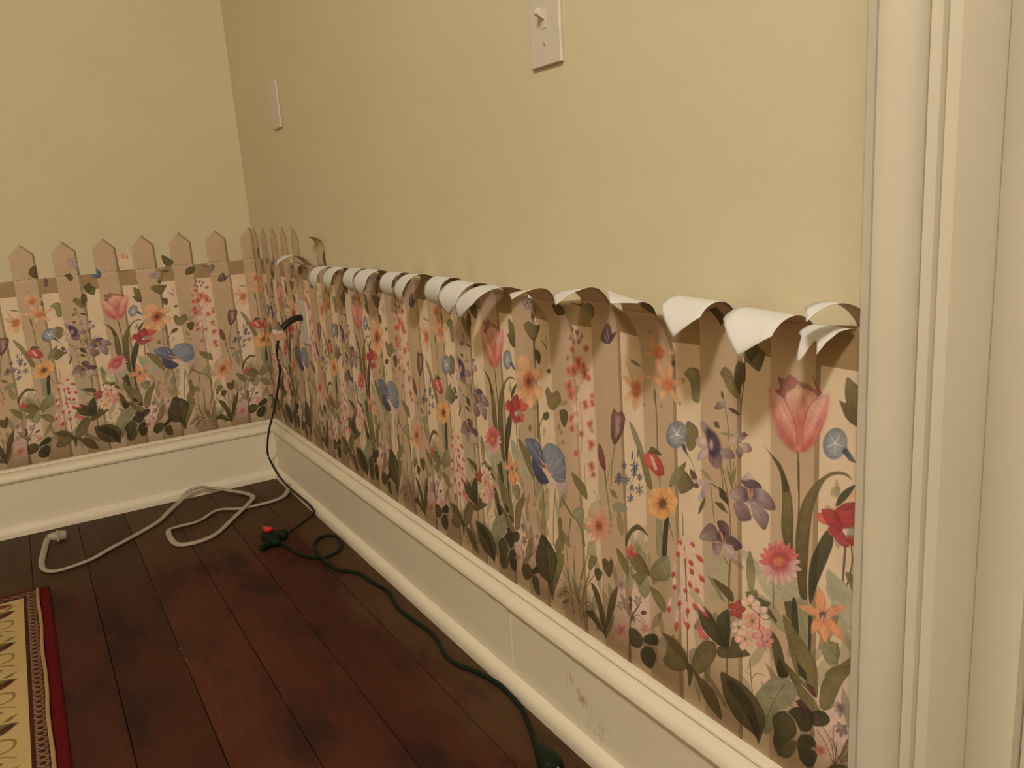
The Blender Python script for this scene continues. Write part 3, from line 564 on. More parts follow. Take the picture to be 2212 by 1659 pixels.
('p',6,6,0.25,2,1,[3643,1051,3681,1036,3694,987,3647,1010]),
('p',3,4,0.25,2,1,[3421,1016,3448,1061,3477,1058,3513,1020,3475,982,3431,963]),
('p',3,3,0.25,2,1,[3371,981,3396,1037,3460,1095,3440,1048,3386,980]),
('p',3,3,0.25,2,1,[3772,676,3828,703,3835,671,3778,653]),
('p',4,4,0.25,2,1,[3831,679,3894,680,3882,659,3840,646]),
('p',4,4,0.25,2,1,[3605,666,3669,661,3710,646,3709,606,3649,627]),
('p',3,3,0.25,2,0.7,[3574,667,3622,659,3675,584,3648,594]),
('p',4,6,0.25,2,1,[3521,497,3557,524,3606,500,3646,452,3674,393,3604,400,3548,425]),
('p',8,6,0.25,2,1,[3627,509,3675,562,3695,539,3688,406,3639,433,3626,471]),
('p',4,4,0.25,2,1,[3686,405,3713,466,3778,437,3792,423,3686,360,3628,344,3632,385]),
('p',3,5,0.25,2,1,[3473,211,3502,306,3554,371,3611,392,3621,346,3573,261,3514,205]),
('p',5,4,0.25,2,1,[3299,295,3379,302,3441,272,3470,195,3408,214,3354,255]),
('p',3,3,0.25,2,1,[3298,167,3345,220,3409,239,3448,204,3414,169,3358,147]),
('p',4,4,0.25,2,1,[3469,209,3499,212,3470,175,3457,168]),
('p',4,4,0.25,2,1,[3450,220,3480,225,3484,181,3462,119,3454,166]),
('p',4,4,0.25,2,1,[3888,572,3935,542,3964,455,3971,429,3930,408,3906,478]),
('p',3,3,0.25,2,1,[3945,657,4013,613,4068,527,4090,489,4015,451,3981,524]),
('p',4,4,0.25,2,1,[3882,660,3923,622,3917,610,3876,632]),
('p',1,3,0.25,2,1,[4109,604,4134,640,4169,651,4185,622,4171,577,4136,560]),
('p',3,3,0.25,2,1,[4127,507,4146,546,4190,586,4233,635,4220,582,4192,540]),
('p',3,3,0.35,2,1,[3956,652,4009,618,4060,573,4094,525,4098,412,4054,439,4019,488,3979,566]),
('p',6,6,0.25,2,1,[3926,470,3953,475,3971,444,3967,422,3929,407]),
('p',6,6,0.25,2,1,[4008,506,4049,483,4054,451,4019,461]),
('p',4,3,0.25,2,1,[3928,485,3976,470,4046,435,4097,392,4114,351,4068,353,4021,371,4003,401,3967,442]),
('p',14,14,0.25,2,1,[4045,443,4083,443,4096,408,4071,410]),
('s',0,0,0.0026,0.0026,1,[4033,425,4080,403,4105,374]),
('p',3,3,0.3,2,1,[4232,600,4192,577,4154,551,4116,479,4105,397,4122,375,4158,406,4172,452,4198,521,4230,578]),
('p',1,1,0.2,2,1,[3818,258,3847,316,3899,384,3963,412,4005,402,4006,359,3968,299,3914,254,3900,165,3862,135,3867,205]),
('s',4,0,0.0016,0.0016,0.7,[3963,392,3932,344,3890,247,3848,118]),
('p',4,4,0.2,1.5,1,[3643,279,3686,288,3738,289,3794,279,3833,254,3862,219,3868,176,3852,120,3835,74,3821,97,3768,106,3716,120,3674,159,3651,209]),
('p',6,15,0,8,0.85,[3670,263,3728,271,3778,250,3818,208,3838,146,3828,93,3793,142,3743,196,3696,219]),
('s',3,0,0.001,0.001,1,[3763,207,3803,169,3828,123,3835,89]),
('p',6,6,0.25,2,1,[3973,285,4008,326,4056,342,4083,338,4074,270,4031,243,4004,270]),
('p',6,6,0.25,2,1,[4073,340,4122,373,4151,357,4135,324,4099,299,4073,301]),
('p',16,16,0.25,2,1,[4004,348,4029,368,4081,345,4039,317]),
('p',8,4,0.35,1.5,1,[3902,221,3937,269,3973,285,4001,268,4013,230,4001,199,3956,140,3924,89,3905,126,3911,171]),
('p',8,6,0.3,2,1,[4019,205,4044,237,4078,249,4101,222,4098,164,4072,118,4037,119,4018,156]),
('p',4,3,0.35,2,1,[3924,86,3952,137,3988,179,4015,191,4006,145,3975,98,3943,85]),
('s',0,0,0.0022,0.0022,1,[3969,282,4000,272,4018,238,4014,207]),
('p',5,5,0.25,2,1,[3491,203,3537,199,3598,181,3632,136,3647,71,3597,81,3547,113,3523,151]),
('p',13,17,0.12,3,0.85,[3335,1515,3339,1530,3341,1544,3339,1557,3331,1567,3319,1576,3300,1584,3293,1568,3292,1554,3296,1542,3305,1532,3318,1523]),
('p',13,17,0.12,3,0.85,[3335,1515,3351,1522,3364,1530,3373,1538,3378,1547,3378,1558,3373,1569,3355,1563,3342,1555,3335,1547,3331,1537,3331,1526]),
('p',13,17,0.12,3,0.85,[3335,1515,3351,1512,3367,1510,3383,1511,3398,1515,3414,1522,3428,1532,3412,1536,3397,1538,3381,1536,3366,1531,3350,1524]),
('p',13,17,0.12,3,0.85,[3335,1515,3320,1519,3306,1521,3292,1521,3278,1517,3265,1510,3251,1499,3266,1494,3281,1492,3295,1494,3308,1498,3322,1506]),
('p',13,17,0.12,3,0.85,[3335,1515,3322,1504,3312,1492,3306,1481,3304,1470,3306,1458,3313,1447,3328,1458,3337,1470,3342,1481,3343,1492,3340,1504]),
('p',13,17,0.12,3,0.85,[3335,1515,3327,1525,3317,1534,3306,1542,3294,1548,3279,1553,3262,1557,3269,1546,3279,1537,3290,1529,3304,1523,3318,1519]),
('p',13,17,0.12,3,0.85,[3374,1395,3376,1414,3374,1430,3367,1445,3356,1457,3339,1466,3314,1472,3310,1452,3312,1436,3321,1422,3334,1411,3352,1402]),
('p',13,17,0.12,3,0.85,[3374,1395,3389,1414,3400,1433,3408,1451,3410,1469,3408,1486,3399,1504,3382,1485,3371,1467,3365,1449,3364,1431,3367,1413]),
('p',13,17,0.12,3,0.85,[3374,1395,3396,1395,3416,1397,3436,1401,3455,1408,3472,1419,3487,1433,3466,1435,3446,1433,3427,1428,3409,1420,3391,1409]),
('p',13,17,0.12,3,0.85,[3374,1395,3376,1379,3381,1364,3390,1351,3402,1340,3418,1332,3439,1326,3439,1344,3433,1358,3424,1371,3410,1380,3394,1389]),
('p',13,17,0.12,3,0.85,[3374,1395,3357,1385,3344,1375,3334,1364,3329,1353,3329,1341,3335,1328,3354,1338,3367,1348,3374,1359,3378,1371,3377,1383]),
('p',13,17,0.12,3,0.85,[3374,1395,3357,1406,3339,1413,3319,1418,3296,1420,3271,1418,3243,1411,3260,1398,3279,1391,3301,1387,3324,1387,3348,1390]),
('p',13,17,0.12,3,0.85,[3181,1343,3172,1358,3161,1371,3147,1381,3129,1390,3108,1395,3082,1397,3089,1381,3101,1368,3116,1358,3135,1351,3157,1346]),
('p',13,17,0.12,3,0.85,[3181,1343,3160,1337,3141,1330,3125,1321,3112,1310,3104,1297,3100,1281,3124,1286,3143,1294,3157,1303,3168,1315,3176,1328]),
('p',13,17,0.12,3,0.85,[3181,1343,3167,1326,3156,1309,3150,1293,3150,1278,3155,1263,3168,1250,3185,1268,3195,1284,3199,1300,3197,1315,3191,1329]),
('p',13,17,0.12,3,0.85,[3181,1343,3199,1357,3214,1371,3225,1385,3232,1399,3235,1414,3233,1430,3213,1417,3199,1403,3189,1389,3183,1374,3181,1359]),
('p',13,17,0.12,3,0.85,[3181,1343,3175,1365,3168,1387,3159,1408,3148,1428,3134,1448,3119,1466,3124,1444,3132,1422,3141,1401,3153,1381,3166,1362]),
('p',18,18,0.25,9,1,[3358,1518,3353,1503,3341,1493,3326,1491,3315,1498,3311,1512,3316,1527,3328,1537,3343,1539,3354,1532]),
('p',18,18,0.25,12,1,[3404,1398,3398,1384,3382,1374,3364,1371,3348,1376,3343,1388,3349,1401,3365,1412,3384,1414,3399,1409]),
('p',18,18,0.25,12,1,[3212,1348,3205,1328,3189,1314,3170,1311,3155,1320,3150,1338,3157,1358,3173,1372,3192,1375,3207,1366]),
('p',1,1,0.25,2,1,[3147,1465,3156,1457,3167,1452,3179,1447,3192,1444,3206,1443,3222,1443,3213,1450,3202,1456,3191,1460,3178,1463,3163,1465]),
('p',3,3,0.25,2,1,[3295,1372,3290,1359,3288,1346,3287,1334,3289,1322,3292,1310,3298,1299,3302,1313,3305,1325,3306,1338,3304,1350,3301,1361]),
('p',4,4,0.25,6,1,[3420,1487,3418,1478,3412,1473,3405,1472,3400,1476,3398,1484,3400,1492,3406,1498,3413,1499,3419,1495]),
('p',3,3,0.25,4,0.7,[3237,1289,3236,1285,3232,1281,3227,1280,3224,1283,3223,1287,3224,1291,3228,1295,3233,1296,3236,1293]),
('p',3,3,0.25,4,0.7,[3340,1303,3339,1299,3336,1295,3331,1295,3328,1297,3327,1301,3328,1305,3332,1308,3336,1309,3339,1307]),
('p',3,3,0.25,4,0.7,[3449,1333,3448,1329,3445,1326,3441,1325,3438,1327,3437,1331,3438,1335,3441,1338,3445,1339,3448,1337]),
('p',3,3,0.25,4,0.7,[3469,1428,3468,1424,3465,1421,3461,1420,3458,1422,3457,1426,3458,1430,3461,1433,3465,1434,3468,1432]),
('p',3,3,0.25,4,0.7,[3319,1605,3318,1601,3314,1598,3310,1598,3307,1600,3306,1604,3307,1608,3311,1611,3315,1612,3318,1609]),
('p',9,19,0.25,3,1,[3009,1603,3029,1584,3036,1561,3067,1574,3044,1542,3008,1514,2956,1522,2967,1561]),
('s',12,0,0.0022,0.0022,1,[2999,1581,3013,1528]),
('s',12,0,0.0018,0.0018,1,[2980,1552,3004,1522]),
('p',20,21,0.25,2,0.85,[2755,1568,2747,1563,2742,1558,2739,1553,2739,1548,2741,1543,2747,1538,2755,1543,2760,1548,2762,1553,2763,1558,2760,1563]),
('p',20,21,0.25,2,0.85,[2793,1554,2784,1550,2779,1545,2776,1540,2775,1535,2776,1530,2781,1525,2789,1530,2795,1535,2798,1540,2799,1545,2797,1549]),
('p',20,21,0.25,2,0.85,[2732,1525,2724,1520,2720,1515,2718,1510,2718,1505,2721,1500,2727,1496,2735,1501,2739,1507,2741,1512,2741,1516,2738,1521]),
('p',20,21,0.25,2,0.85,[2820,1540,2812,1535,2807,1530,2804,1526,2803,1521,2805,1516,2810,1511,2818,1516,2823,1521,2826,1526,2827,1531,2825,1536]),
('p',20,21,0.25,2,0.85,[2799,1515,2790,1511,2785,1506,2782,1501,2781,1496,2782,1491,2787,1486,2795,1491,2801,1495,2804,1500,2805,1505,2803,1510]),
('p',20,21,0.25,2,0.85,[2699,1428,2691,1423,2686,1417,2684,1412,2685,1407,2688,1403,2694,1398,2702,1404,2706,1410,2708,1415,2708,1420,2705,1424]),
('p',20,21,0.25,2,0.85,[2773,1552,2768,1546,2765,1541,2765,1536,2768,1532,2773,1528,2781,1525,2786,1531,2788,1536,2788,1541,2786,1546,2781,1549]),
('p',20,21,0.25,2,0.85,[2750,1510,2744,1504,2741,1499,2741,1494,2743,1489,2747,1485,2755,1482,2761,1488,2764,1493,2764,1498,2762,1503,2758,1507]),
('p',22,23,0.15,4,0.85,[2736,1456,2734,1452,2732,1448,2733,1444,2736,1443,2742,1443,2752,1445,2757,1451,2758,1455,2755,1457,2750,1458,2744,1457]),
('p',22,23,0.15,4,0.85,[2736,1456,2729,1453,2723,1450,2719,1446,2718,1443,2721,1440,2729,1437,2739,1440,2744,1444,2746,1447,2744,1450,2741,1453]),
('p',22,23,0.15,4,0.85,[2736,1456,2737,1461,2737,1465,2735,1468,2731,1468,2725,1467,2716,1464,2713,1458,2714,1454,2717,1453,2722,1453,2728,1454]),
('p',22,23,0.15,4,0.85,[2736,1456,2743,1460,2749,1463,2753,1466,2754,1470,2751,1473,2744,1476,2734,1473,2729,1470,2727,1466,2728,1463,2731,1460]),
('p',24,24,0.25,6,0.8,[2744,1457,2742,1453,2738,1451,2733,1450,2729,1452,2728,1455,2730,1459,2734,1462,2739,1463,2743,1461]),
('p',22,23,0.15,4,0.85,[2843,1475,2845,1471,2848,1468,2851,1466,2856,1467,2861,1469,2867,1475,2866,1480,2863,1483,2859,1484,2854,1482,2849,1479]),
('p',22,23,0.15,4,0.85,[2843,1475,2836,1471,2830,1468,2827,1464,2827,1460,2830,1457,2839,1455,2849,1459,2854,1462,2855,1466,2853,1469,2849,1472]),
('p',22,23,0.15,4,0.85,[2843,1475,2841,1479,2839,1483,2836,1485,2831,1484,2826,1482,2819,1477,2820,1471,2823,1468,2826,1467,2831,1469,2837,1472]),
('p',22,23,0.15,4,0.85,[2843,1475,2851,1476,2858,1476,2863,1478,2866,1481,2867,1484,2864,1490,2854,1491,2848,1490,2844,1487,2842,1484,2842,1480]),
('p',24,24,0.25,6,0.8,[2852,1476,2850,1472,2845,1469,2840,1468,2836,1470,2835,1474,2836,1478,2841,1481,2846,1482,2850,1480]),
('p',22,23,0.15,4,0.85,[2780,1399,2775,1390,2772,1382,2772,1376,2778,1373,2789,1372,2808,1376,2817,1387,2819,1394,2815,1398,2806,1400,2794,1400]),
('p',22,23,0.15,4,0.85,[2780,1399,2766,1396,2753,1394,2743,1390,2738,1385,2738,1378,2745,1369,2764,1369,2775,1373,2782,1377,2784,1384,2783,1391]),
('p',22,23,0.15,4,0.85,[2780,1399,2784,1407,2787,1415,2786,1421,2781,1424,2769,1424,2751,1420,2741,1409,2740,1402,2744,1398,2753,1397,2766,1397]),
('p',22,23,0.15,4,0.85,[2780,1399,2793,1405,2803,1412,2810,1418,2811,1424,2805,1430,2791,1435,2773,1428,2764,1422,2761,1416,2764,1410,2771,1404]),
('p',24,24,0.25,6,0.8,[2795,1401,2792,1393,2784,1388,2774,1386,2767,1390,2765,1396,2768,1404,2776,1409,2785,1411,2793,1407]),
('p',22,23,0.15,4,0.85,[2737,1358,2739,1350,2742,1344,2747,1340,2754,1340,2764,1344,2778,1353,2778,1363,2775,1369,2769,1370,2760,1368,2749,1363]),
('p',22,23,0.15,4,0.85,[2737,1358,2723,1354,2711,1350,2702,1345,2698,1339,2700,1333,2709,1325,2728,1328,2739,1332,2744,1338,2745,1344,2742,1350]),
('p',22,23,0.15,4,0.85,[2737,1358,2741,1366,2743,1374,2742,1379,2736,1382,2725,1381,2706,1377,2698,1366,2697,1359,2702,1355,2711,1354,2723,1355]),
('p',22,23,0.15,4,0.85,[2737,1358,2751,1359,2763,1362,2773,1365,2778,1370,2778,1377,2772,1386,2755,1385,2743,1383,2737,1378,2735,1372,2735,1365]),
('p',24,24,0.25,6,0.8,[2752,1360,2749,1352,2741,1347,2732,1346,2725,1349,2722,1355,2726,1363,2734,1368,2743,1370,2750,1366]),
('p',22,23,0.15,4,0.85,[2825,1359,2820,1351,2816,1343,2817,1338,2821,1334,2831,1334,2848,1337,2857,1347,2859,1354,2856,1358,2848,1360,2837,1360]),
('p',22,23,0.15,4,0.85,[2825,1359,2813,1352,2804,1345,2799,1339,2799,1334,2805,1329,2818,1325,2834,1332,2842,1339,2844,1344,2841,1350,2834,1354]),
('p',22,23,0.15,4,0.85,[2825,1359,2827,1367,2827,1373,2825,1378,2819,1380,2809,1379,2792,1373,2787,1362,2787,1356,2792,1353,2801,1354,2812,1356]),
('p',22,23,0.15,4,0.85,[2825,1359,2838,1362,2849,1366,2857,1370,2861,1375,2859,1381,2852,1389,2835,1386,2824,1383,2819,1378,2818,1372,2821,1366]),
('p',24,24,0.25,6,0.8,[2838,1361,2835,1354,2828,1349,2819,1348,2813,1351,2811,1357,2814,1364,2821,1369,2830,1370,2836,1367]),
('p',25,26,0.15,4,0.85,[2779,1329,2778,1322,2779,1317,2781,1313,2786,1312,2795,1314,2808,1320,2811,1328,2810,1333,2806,1335,2799,1335,2789,1332]),
('p',25,26,0.15,4,0.85,[2779,1329,2769,1323,2761,1318,2756,1313,2755,1308,2759,1304,2771,1300,2785,1306,2792,1311,2794,1316,2791,1320,2786,1325]),
('p',25,26,0.15,4,0.85,[2779,1329,2779,1335,2779,1340,2776,1344,2771,1345,2762,1343,2749,1337,2746,1328,2748,1323,2752,1322,2759,1322,2769,1325]),
('p',25,26,0.15,4,0.85,[2779,1329,2788,1335,2796,1340,2801,1345,2801,1350,2796,1354,2784,1357,2771,1351,2764,1346,2762,1341,2765,1337,2771,1333]),
('p',25,25,0.25,6,0.8,[2791,1331,2788,1325,2782,1320,2775,1319,2769,1322,2767,1327,2770,1333,2776,1337,2783,1338,2789,1336]),
('p',22,23,0.15,4,0.85,[2699,1281,2693,1273,2690,1265,2689,1260,2694,1256,2704,1256,2720,1258,2730,1268,2733,1275,2730,1279,2722,1281,2712,1281]),
('p',22,23,0.15,4,0.85,[2699,1281,2686,1279,2675,1277,2666,1273,2661,1269,2661,1263,2666,1254,2682,1255,2693,1257,2699,1262,2701,1267,2701,1274]),
('p',22,23,0.15,4,0.85,[2699,1281,2700,1288,2700,1295,2698,1299,2692,1300,2681,1298,2666,1292,2661,1282,2662,1276,2667,1274,2675,1274,2686,1277]),
('p',22,23,0.15,4,0.85,[2699,1281,2711,1286,2721,1292,2728,1298,2729,1303,2725,1309,2713,1314,2697,1308,2688,1302,2684,1297,2686,1291,2692,1286]),
('p',24,24,0.25,6,0.8,[2713,1283,2709,1276,2702,1271,2694,1270,2687,1272,2685,1278,2688,1285,2695,1290,2704,1292,2711,1289]),
('p',22,23,0.15,4,0.85,[2707,1240,2702,1232,2699,1225,2698,1219,2703,1216,2713,1216,2730,1219,2739,1229,2742,1236,2739,1240,2731,1241,2720,1241]),
('p',22,23,0.15,4,0.85,[2707,1240,2694,1236,2683,1232,2675,1227,2672,1221,2674,1215,2683,1209,2700,1213,2710,1217,2715,1222,2715,1228,2712,1234]),
('p',22,23,0.15,4,0.85,[2707,1240,2712,1248,2716,1255,2716,1261,2711,1264,2701,1264,2684,1261,2674,1251,2672,1244,2675,1240,2683,1239,2695,1239]),
('p',22,23,0.15,4,0.85,[2707,1240,2720,1242,2731,1245,2740,1248,2745,1253,2745,1259,2739,1267,2723,1266,2713,1264,2707,1259,2705,1254,2705,1247]),
('p',24,24,0.25,6,0.8,[2721,1243,2718,1236,2711,1231,2702,1229,2696,1232,2694,1238,2697,1245,2704,1250,2713,1251,2719,1249]),
('p',22,23,0.15,4,0.85,[2853,1340,2853,1336,2853,1332,2855,1329,2858,1329,2864,1330,2873,1334,2875,1340,2874,1343,2871,1345,2867,1344,2860,1343]),
('p',22,23,0.15,4,0.85,[2853,1340,2846,1337,2840,1334,2836,1331,2834,1328,2836,1324,2843,1321,2852,1324,2858,1327,2860,1330,2860,1333,2857,1337]),
('p',22,23,0.15,4,0.85,[2853,1340,2854,1345,2855,1349,2853,1351,2850,1352,2844,1352,2835,1348,2832,1342,2832,1339,2835,1337,2840,1337,2846,1338]),
('p',22,23,0.15,4,0.85,[2853,1340,2861,1343,2867,1346,2871,1349,2872,1352,2870,1356,2864,1359,2855,1357,2849,1354,2847,1350,2847,1347,2850,1344]),
('p',24,24,0.25,6,0.8,[2861,1341,2859,1337,2855,1334,2850,1334,2847,1335,2845,1339,2847,1343,2851,1346,2856,1347,2860,1345]),
('p',25,26,0.15,4,0.85,[2734,1179,2738,1174,2742,1170,2746,1168,2752,1169,2760,1173,2769,1181,2766,1189,2762,1193,2757,1193,2750,1190,2742,1185]),
('p',25,26,0.15,4,0.85,[2734,1179,2723,1174,2714,1169,2708,1163,2707,1158,2711,1154,2721,1149,2736,1155,2744,1160,2747,1165,2745,1170,2741,1175]),
('p',25,26,0.15,4,0.85,[2734,1179,2738,1186,2740,1193,2740,1197,2735,1200,2726,1200,2711,1196,2704,1187,2703,1181,2706,1178,2713,1177,2723,1178]),
('p',25,26,0.15,4,0.85,[2734,1179,2744,1186,2751,1192,2756,1197,2756,1202,2750,1206,2738,1209,2724,1202,2718,1196,2716,1191,2720,1186,2726,1183]),
('p',25,25,0.25,6,0.8,[2746,1182,2744,1175,2737,1171,2730,1169,2724,1172,2722,1177,2725,1183,2731,1188,2739,1189,2744,1187]),
('p',22,23,0.15,4,0.85,[2874,1263,2877,1260,2880,1258,2883,1257,2887,1258,2891,1261,2895,1266,2892,1271,2889,1272,2886,1272,2882,1270,2878,1267]),
('p',22,23,0.15,4,0.85,[2874,1263,2867,1261,2861,1259,2856,1256,2854,1253,2855,1250,2860,1246,2869,1248,2875,1250,2877,1253,2877,1256,2876,1260]),
('p',22,23,0.15,4,0.85,[2874,1263,2873,1267,2871,1270,2868,1272,2865,1272,2860,1269,2853,1265,2853,1259,2855,1257,2859,1256,2863,1257,2868,1260]),
('p',22,23,0.15,4,0.85,[2874,1263,2881,1266,2886,1268,2891,1271,2892,1274,2891,1277,2886,1281,2877,1278,2871,1276,2869,1273,2869,1270,2871,1267]),
('p',24,24,0.25,6,0.8,[2881,1264,2879,1261,2876,1258,2871,1257,2867,1259,2866,1262,2868,1266,2872,1269,2876,1269,2880,1268]),
('p',22,23,0.15,4,0.85,[2871,1228,2871,1223,2871,1219,2873,1217,2877,1216,2883,1218,2893,1223,2895,1229,2894,1233,2890,1234,2885,1233,2879,1231]),
('p',22,23,0.15,4,0.85,[2871,1228,2864,1224,2857,1221,2853,1217,2852,1213,2854,1210,2861,1207,2872,1210,2877,1214,2880,1218,2879,1221,2875,1225]),
('p',22,23,0.15,4,0.85,[2871,1228,2875,1233,2877,1238,2878,1242,2875,1244,2869,1245,2859,1243,2852,1237,2850,1232,2852,1230,2857,1228,2863,1228]),
('p',22,23,0.15,4,0.85,[2871,1228,2878,1232,2884,1236,2888,1240,2889,1244,2885,1247,2877,1250,2867,1245,2862,1241,2861,1238,2862,1234,2866,1231]),
('p',24,24,0.25,6,0.8,[2880,1230,2878,1225,2873,1222,2868,1221,2864,1223,2863,1227,2865,1231,2869,1234,2874,1235,2878,1233]),
('p',22,23,0.15,4,0.85,[2818,1213,2818,1207,2819,1202,2822,1199,2828,1198,2835,1201,2847,1207,2848,1215,2847,1220,2842,1221,2836,1220,2827,1217]),
('p',22,23,0.15,4,0.85,[2818,1213,2809,1207,2801,1202,2796,1197,2795,1192,2799,1188,2809,1185,2822,1191,2829,1196,2831,1200,2829,1205,2824,1209]),
('p',22,23,0.15,4,0.85,[2818,1213,2820,1219,2820,1224,2819,1228,2814,1230,2806,1229,2793,1224,2788,1215,2788,1210,2792,1208,2799,1208,2808,1210]),
('p',22,23,0.15,4,0.85,[2818,1213,2828,1218,2836,1223,2841,1227,2842,1232,2838,1236,2829,1240,2815,1235,2808,1230,2806,1225,2807,1221,2812,1217]),
('p',24,24,0.25,6,0.8,[2829,1215,2826,1209,2821,1205,2814,1203,2809,1206,2807,1211,2809,1216,2815,1221,2822,1222,2827,1220]),
('p',22,23,0.15,4,0.85,[2708,1126,2709,1120,2710,1115,2714,1112,2719,1112,2727,1115,2739,1123,2740,1131,2738,1135,2733,1136,2726,1134,2717,1131]),
('p',22,23,0.15,4,0.85,[2708,1126,2697,1123,2687,1120,2680,1117,2676,1112,2676,1107,2682,1101,2697,1103,2706,1106,2710,1110,2712,1115,2710,1120]),
('p',22,23,0.15,4,0.85,[2708,1126,2706,1132,2704,1136,2700,1139,2695,1139,2687,1136,2676,1128,2675,1120,2678,1116,2683,1115,2690,1117,2698,1121]),
('p',22,23,0.15,4,0.85,[2708,1126,2719,1130,2728,1134,2735,1138,2737,1143,2735,1148,2728,1153,2713,1150,2705,1146,2701,1141,2701,1136,2703,1131]),
('p',24,24,0.25,6,0.8,[2719,1128,2717,1122,2710,1118,2703,1116,2698,1119,2696,1124,2699,1130,2705,1134,2712,1136,2718,1133]),
('p',25,26,0.15,4,0.85,[2743,1127,2738,1120,2735,1113,2735,1108,2739,1105,2748,1105,2763,1108,2771,1118,2773,1124,2770,1127,2764,1128,2754,1128]),
('p',25,26,0.15,4,0.85,[2743,1127,2733,1121,2725,1114,2720,1109,2720,1104,2725,1100,2737,1097,2751,1104,2758,1110,2759,1115,2757,1119,2751,1123]),
('p',25,26,0.15,4,0.85,[2743,1127,2738,1132,2733,1135,2728,1137,2722,1135,2715,1131,2707,1122,2711,1114,2716,1111,2722,1112,2729,1115,2736,1121]),
('p',25,26,0.15,4,0.85,[2743,1127,2753,1133,2762,1138,2767,1144,2768,1149,2764,1153,2753,1157,2739,1151,2731,1145,2728,1140,2731,1135,2736,1131]),
('p',25,25,0.25,6,0.8,[2755,1129,2752,1123,2746,1118,2738,1117,2732,1119,2731,1125,2733,1131,2740,1135,2747,1137,2753,1135]),
('p',22,23,0.15,4,0.85,[2703,1076,2701,1071,2699,1065,2700,1062,2703,1060,2711,1061,2723,1064,2728,1072,2729,1077,2726,1079,2721,1079,2713,1078]),
('p',22,23,0.15,4,0.85,[2703,1076,2694,1073,2686,1070,2680,1066,2677,1062,2679,1058,2685,1053,2697,1056,2705,1060,2708,1064,2709,1068,2707,1072]),
('p',22,23,0.15,4,0.85,[2703,1076,2701,1081,2699,1085,2695,1087,2690,1086,2684,1083,2675,1076,2676,1069,2679,1066,2684,1066,2689,1068,2696,1072]),
('p',22,23,0.15,4,0.85,[2703,1076,2712,1081,2720,1085,2724,1090,2726,1094,2723,1097,2715,1101,2703,1096,2696,1092,2693,1088,2695,1084,2698,1080]),
('p',24,24,0.25,6,0.8,[2713,1079,2711,1073,2706,1070,2700,1068,2695,1070,2693,1074,2696,1079,2701,1083,2707,1085,2712,1083]),
('p',22,23,0.15,4,0.85,[2847,1130,2849,1126,2852,1123,2856,1121,2860,1122,2866,1125,2873,1132,2872,1138,2869,1141,2864,1141,2859,1138,2853,1135]),
('p',22,23,0.15,4,0.85,[2847,1130,2838,1126,2831,1123,2826,1119,2824,1115,2826,1111,2833,1107,2845,1111,2851,1114,2854,1118,2854,1122,2851,1126]),
('p',22,23,0.15,4,0.85,[2847,1130,2843,1134,2839,1136,2835,1137,2830,1136,2825,1133,2820,1126,2823,1120,2827,1118,2832,1118,2837,1121,2842,1125]),
('p',22,23,0.15,4,0.85,[2847,1130,2856,1133,2863,1135,2869,1138,2871,1142,2871,1146,2865,1151,2854,1149,2847,1146,2844,1143,2843,1139,2844,1135]),
('p',24,24,0.25,6,0.8,[2856,1132,2854,1127,2849,1123,2843,1122,2839,1124,2838,1128,2840,1133,2845,1137,2850,1138,2855,1136]),
('p',22,23,0.15,4,0.85,[2774,1067,2771,1062,2769,1058,2769,1054,2772,1052,2778,1052,2789,1055,2794,1061,2796,1065,2794,1068,2789,1069,2782,1068]),
('p',22,23,0.15,4,0.85,[2774,1067,2767,1066,2760,1065,2755,1063,2752,1060,2751,1056,2753,1051,2763,1051,2769,1053,2773,1055,2775,1059,2775,1063]),
('p',22,23,0.15,4,0.85,[2774,1067,2777,1072,2778,1077,2777,1080,2774,1081,2767,1081,2757,1077,2753,1071,2752,1067,2755,1065,2760,1064,2767,1066]),
('p',22,23,0.15,4,0.85,[2774,1067,2782,1068,2789,1069,2794,1071,2797,1074,2798,1078,2795,1083,2786,1083,2780,1082,2776,1079,2774,1076,2774,1072]),
('p',24,24,0.25,6,0.8,[2783,1069,2781,1065,2777,1061,2771,1060,2767,1062,2766,1066,2768,1070,2772,1073,2778,1074,2782,1073]),
('p',22,23,0.15,4,0.85,[2847,1030,2852,1025,2857,1022,2863,1021,2868,1023,2874,1028,2881,1037,2876,1043,2871,1046,2865,1045,2859,1042,2853,1036]),
('p',22,23,0.15,4,0.85,[2847,1030,2837,1024,2828,1018,2822,1013,2821,1008,2825,1003,2835,999,2849,1006,2857,1011,2859,1016,2858,1021,2853,1025]),
('p',22,23,0.15,4,0.85,[2847,1030,2852,1037,2855,1043,2856,1049,2852,1051,2844,1052,2829,1049,2821,1040,2818,1034,2821,1030,2827,1029,2836,1029]),
('p',22,23,0.15,4,0.85,[2847,1030,2858,1032,2867,1036,2874,1039,2878,1044,2878,1049,2872,1056,2858,1054,2849,1050,2845,1046,2843,1041,2845,1035]),
('p',24,24,0.25,6,0.8,[2859,1032,2856,1026,2850,1021,2843,1020,2837,1022,2835,1027,2838,1033,2844,1038,2851,1040,2857,1037]),
('p',22,23,0.15,4,0.85,[2724,958,2724,953,2725,949,2728,946,2732,946,2739,949,2749,955,2751,963,2749,966,2745,967,2739,966,2732,963]),
('p',22,23,0.15,4,0.85,[2724,958,2715,957,2707,955,2700,953,2697,949,2696,945,2699,939,2710,939,2718,941,2722,944,2724,948,2724,953]),
('p',22,23,0.15,4,0.85,[2724,958,2725,964,2726,969,2724,972,2720,973,2713,972,2701,967,2697,959,2697,955,2701,953,2707,953,2715,956]),
('p',22,23,0.15,4,0.85,[2724,958,2733,961,2741,963,2747,966,2750,970,2750,974,2746,980,2734,978,2727,976,2723,972,2721,968,2722,963]),
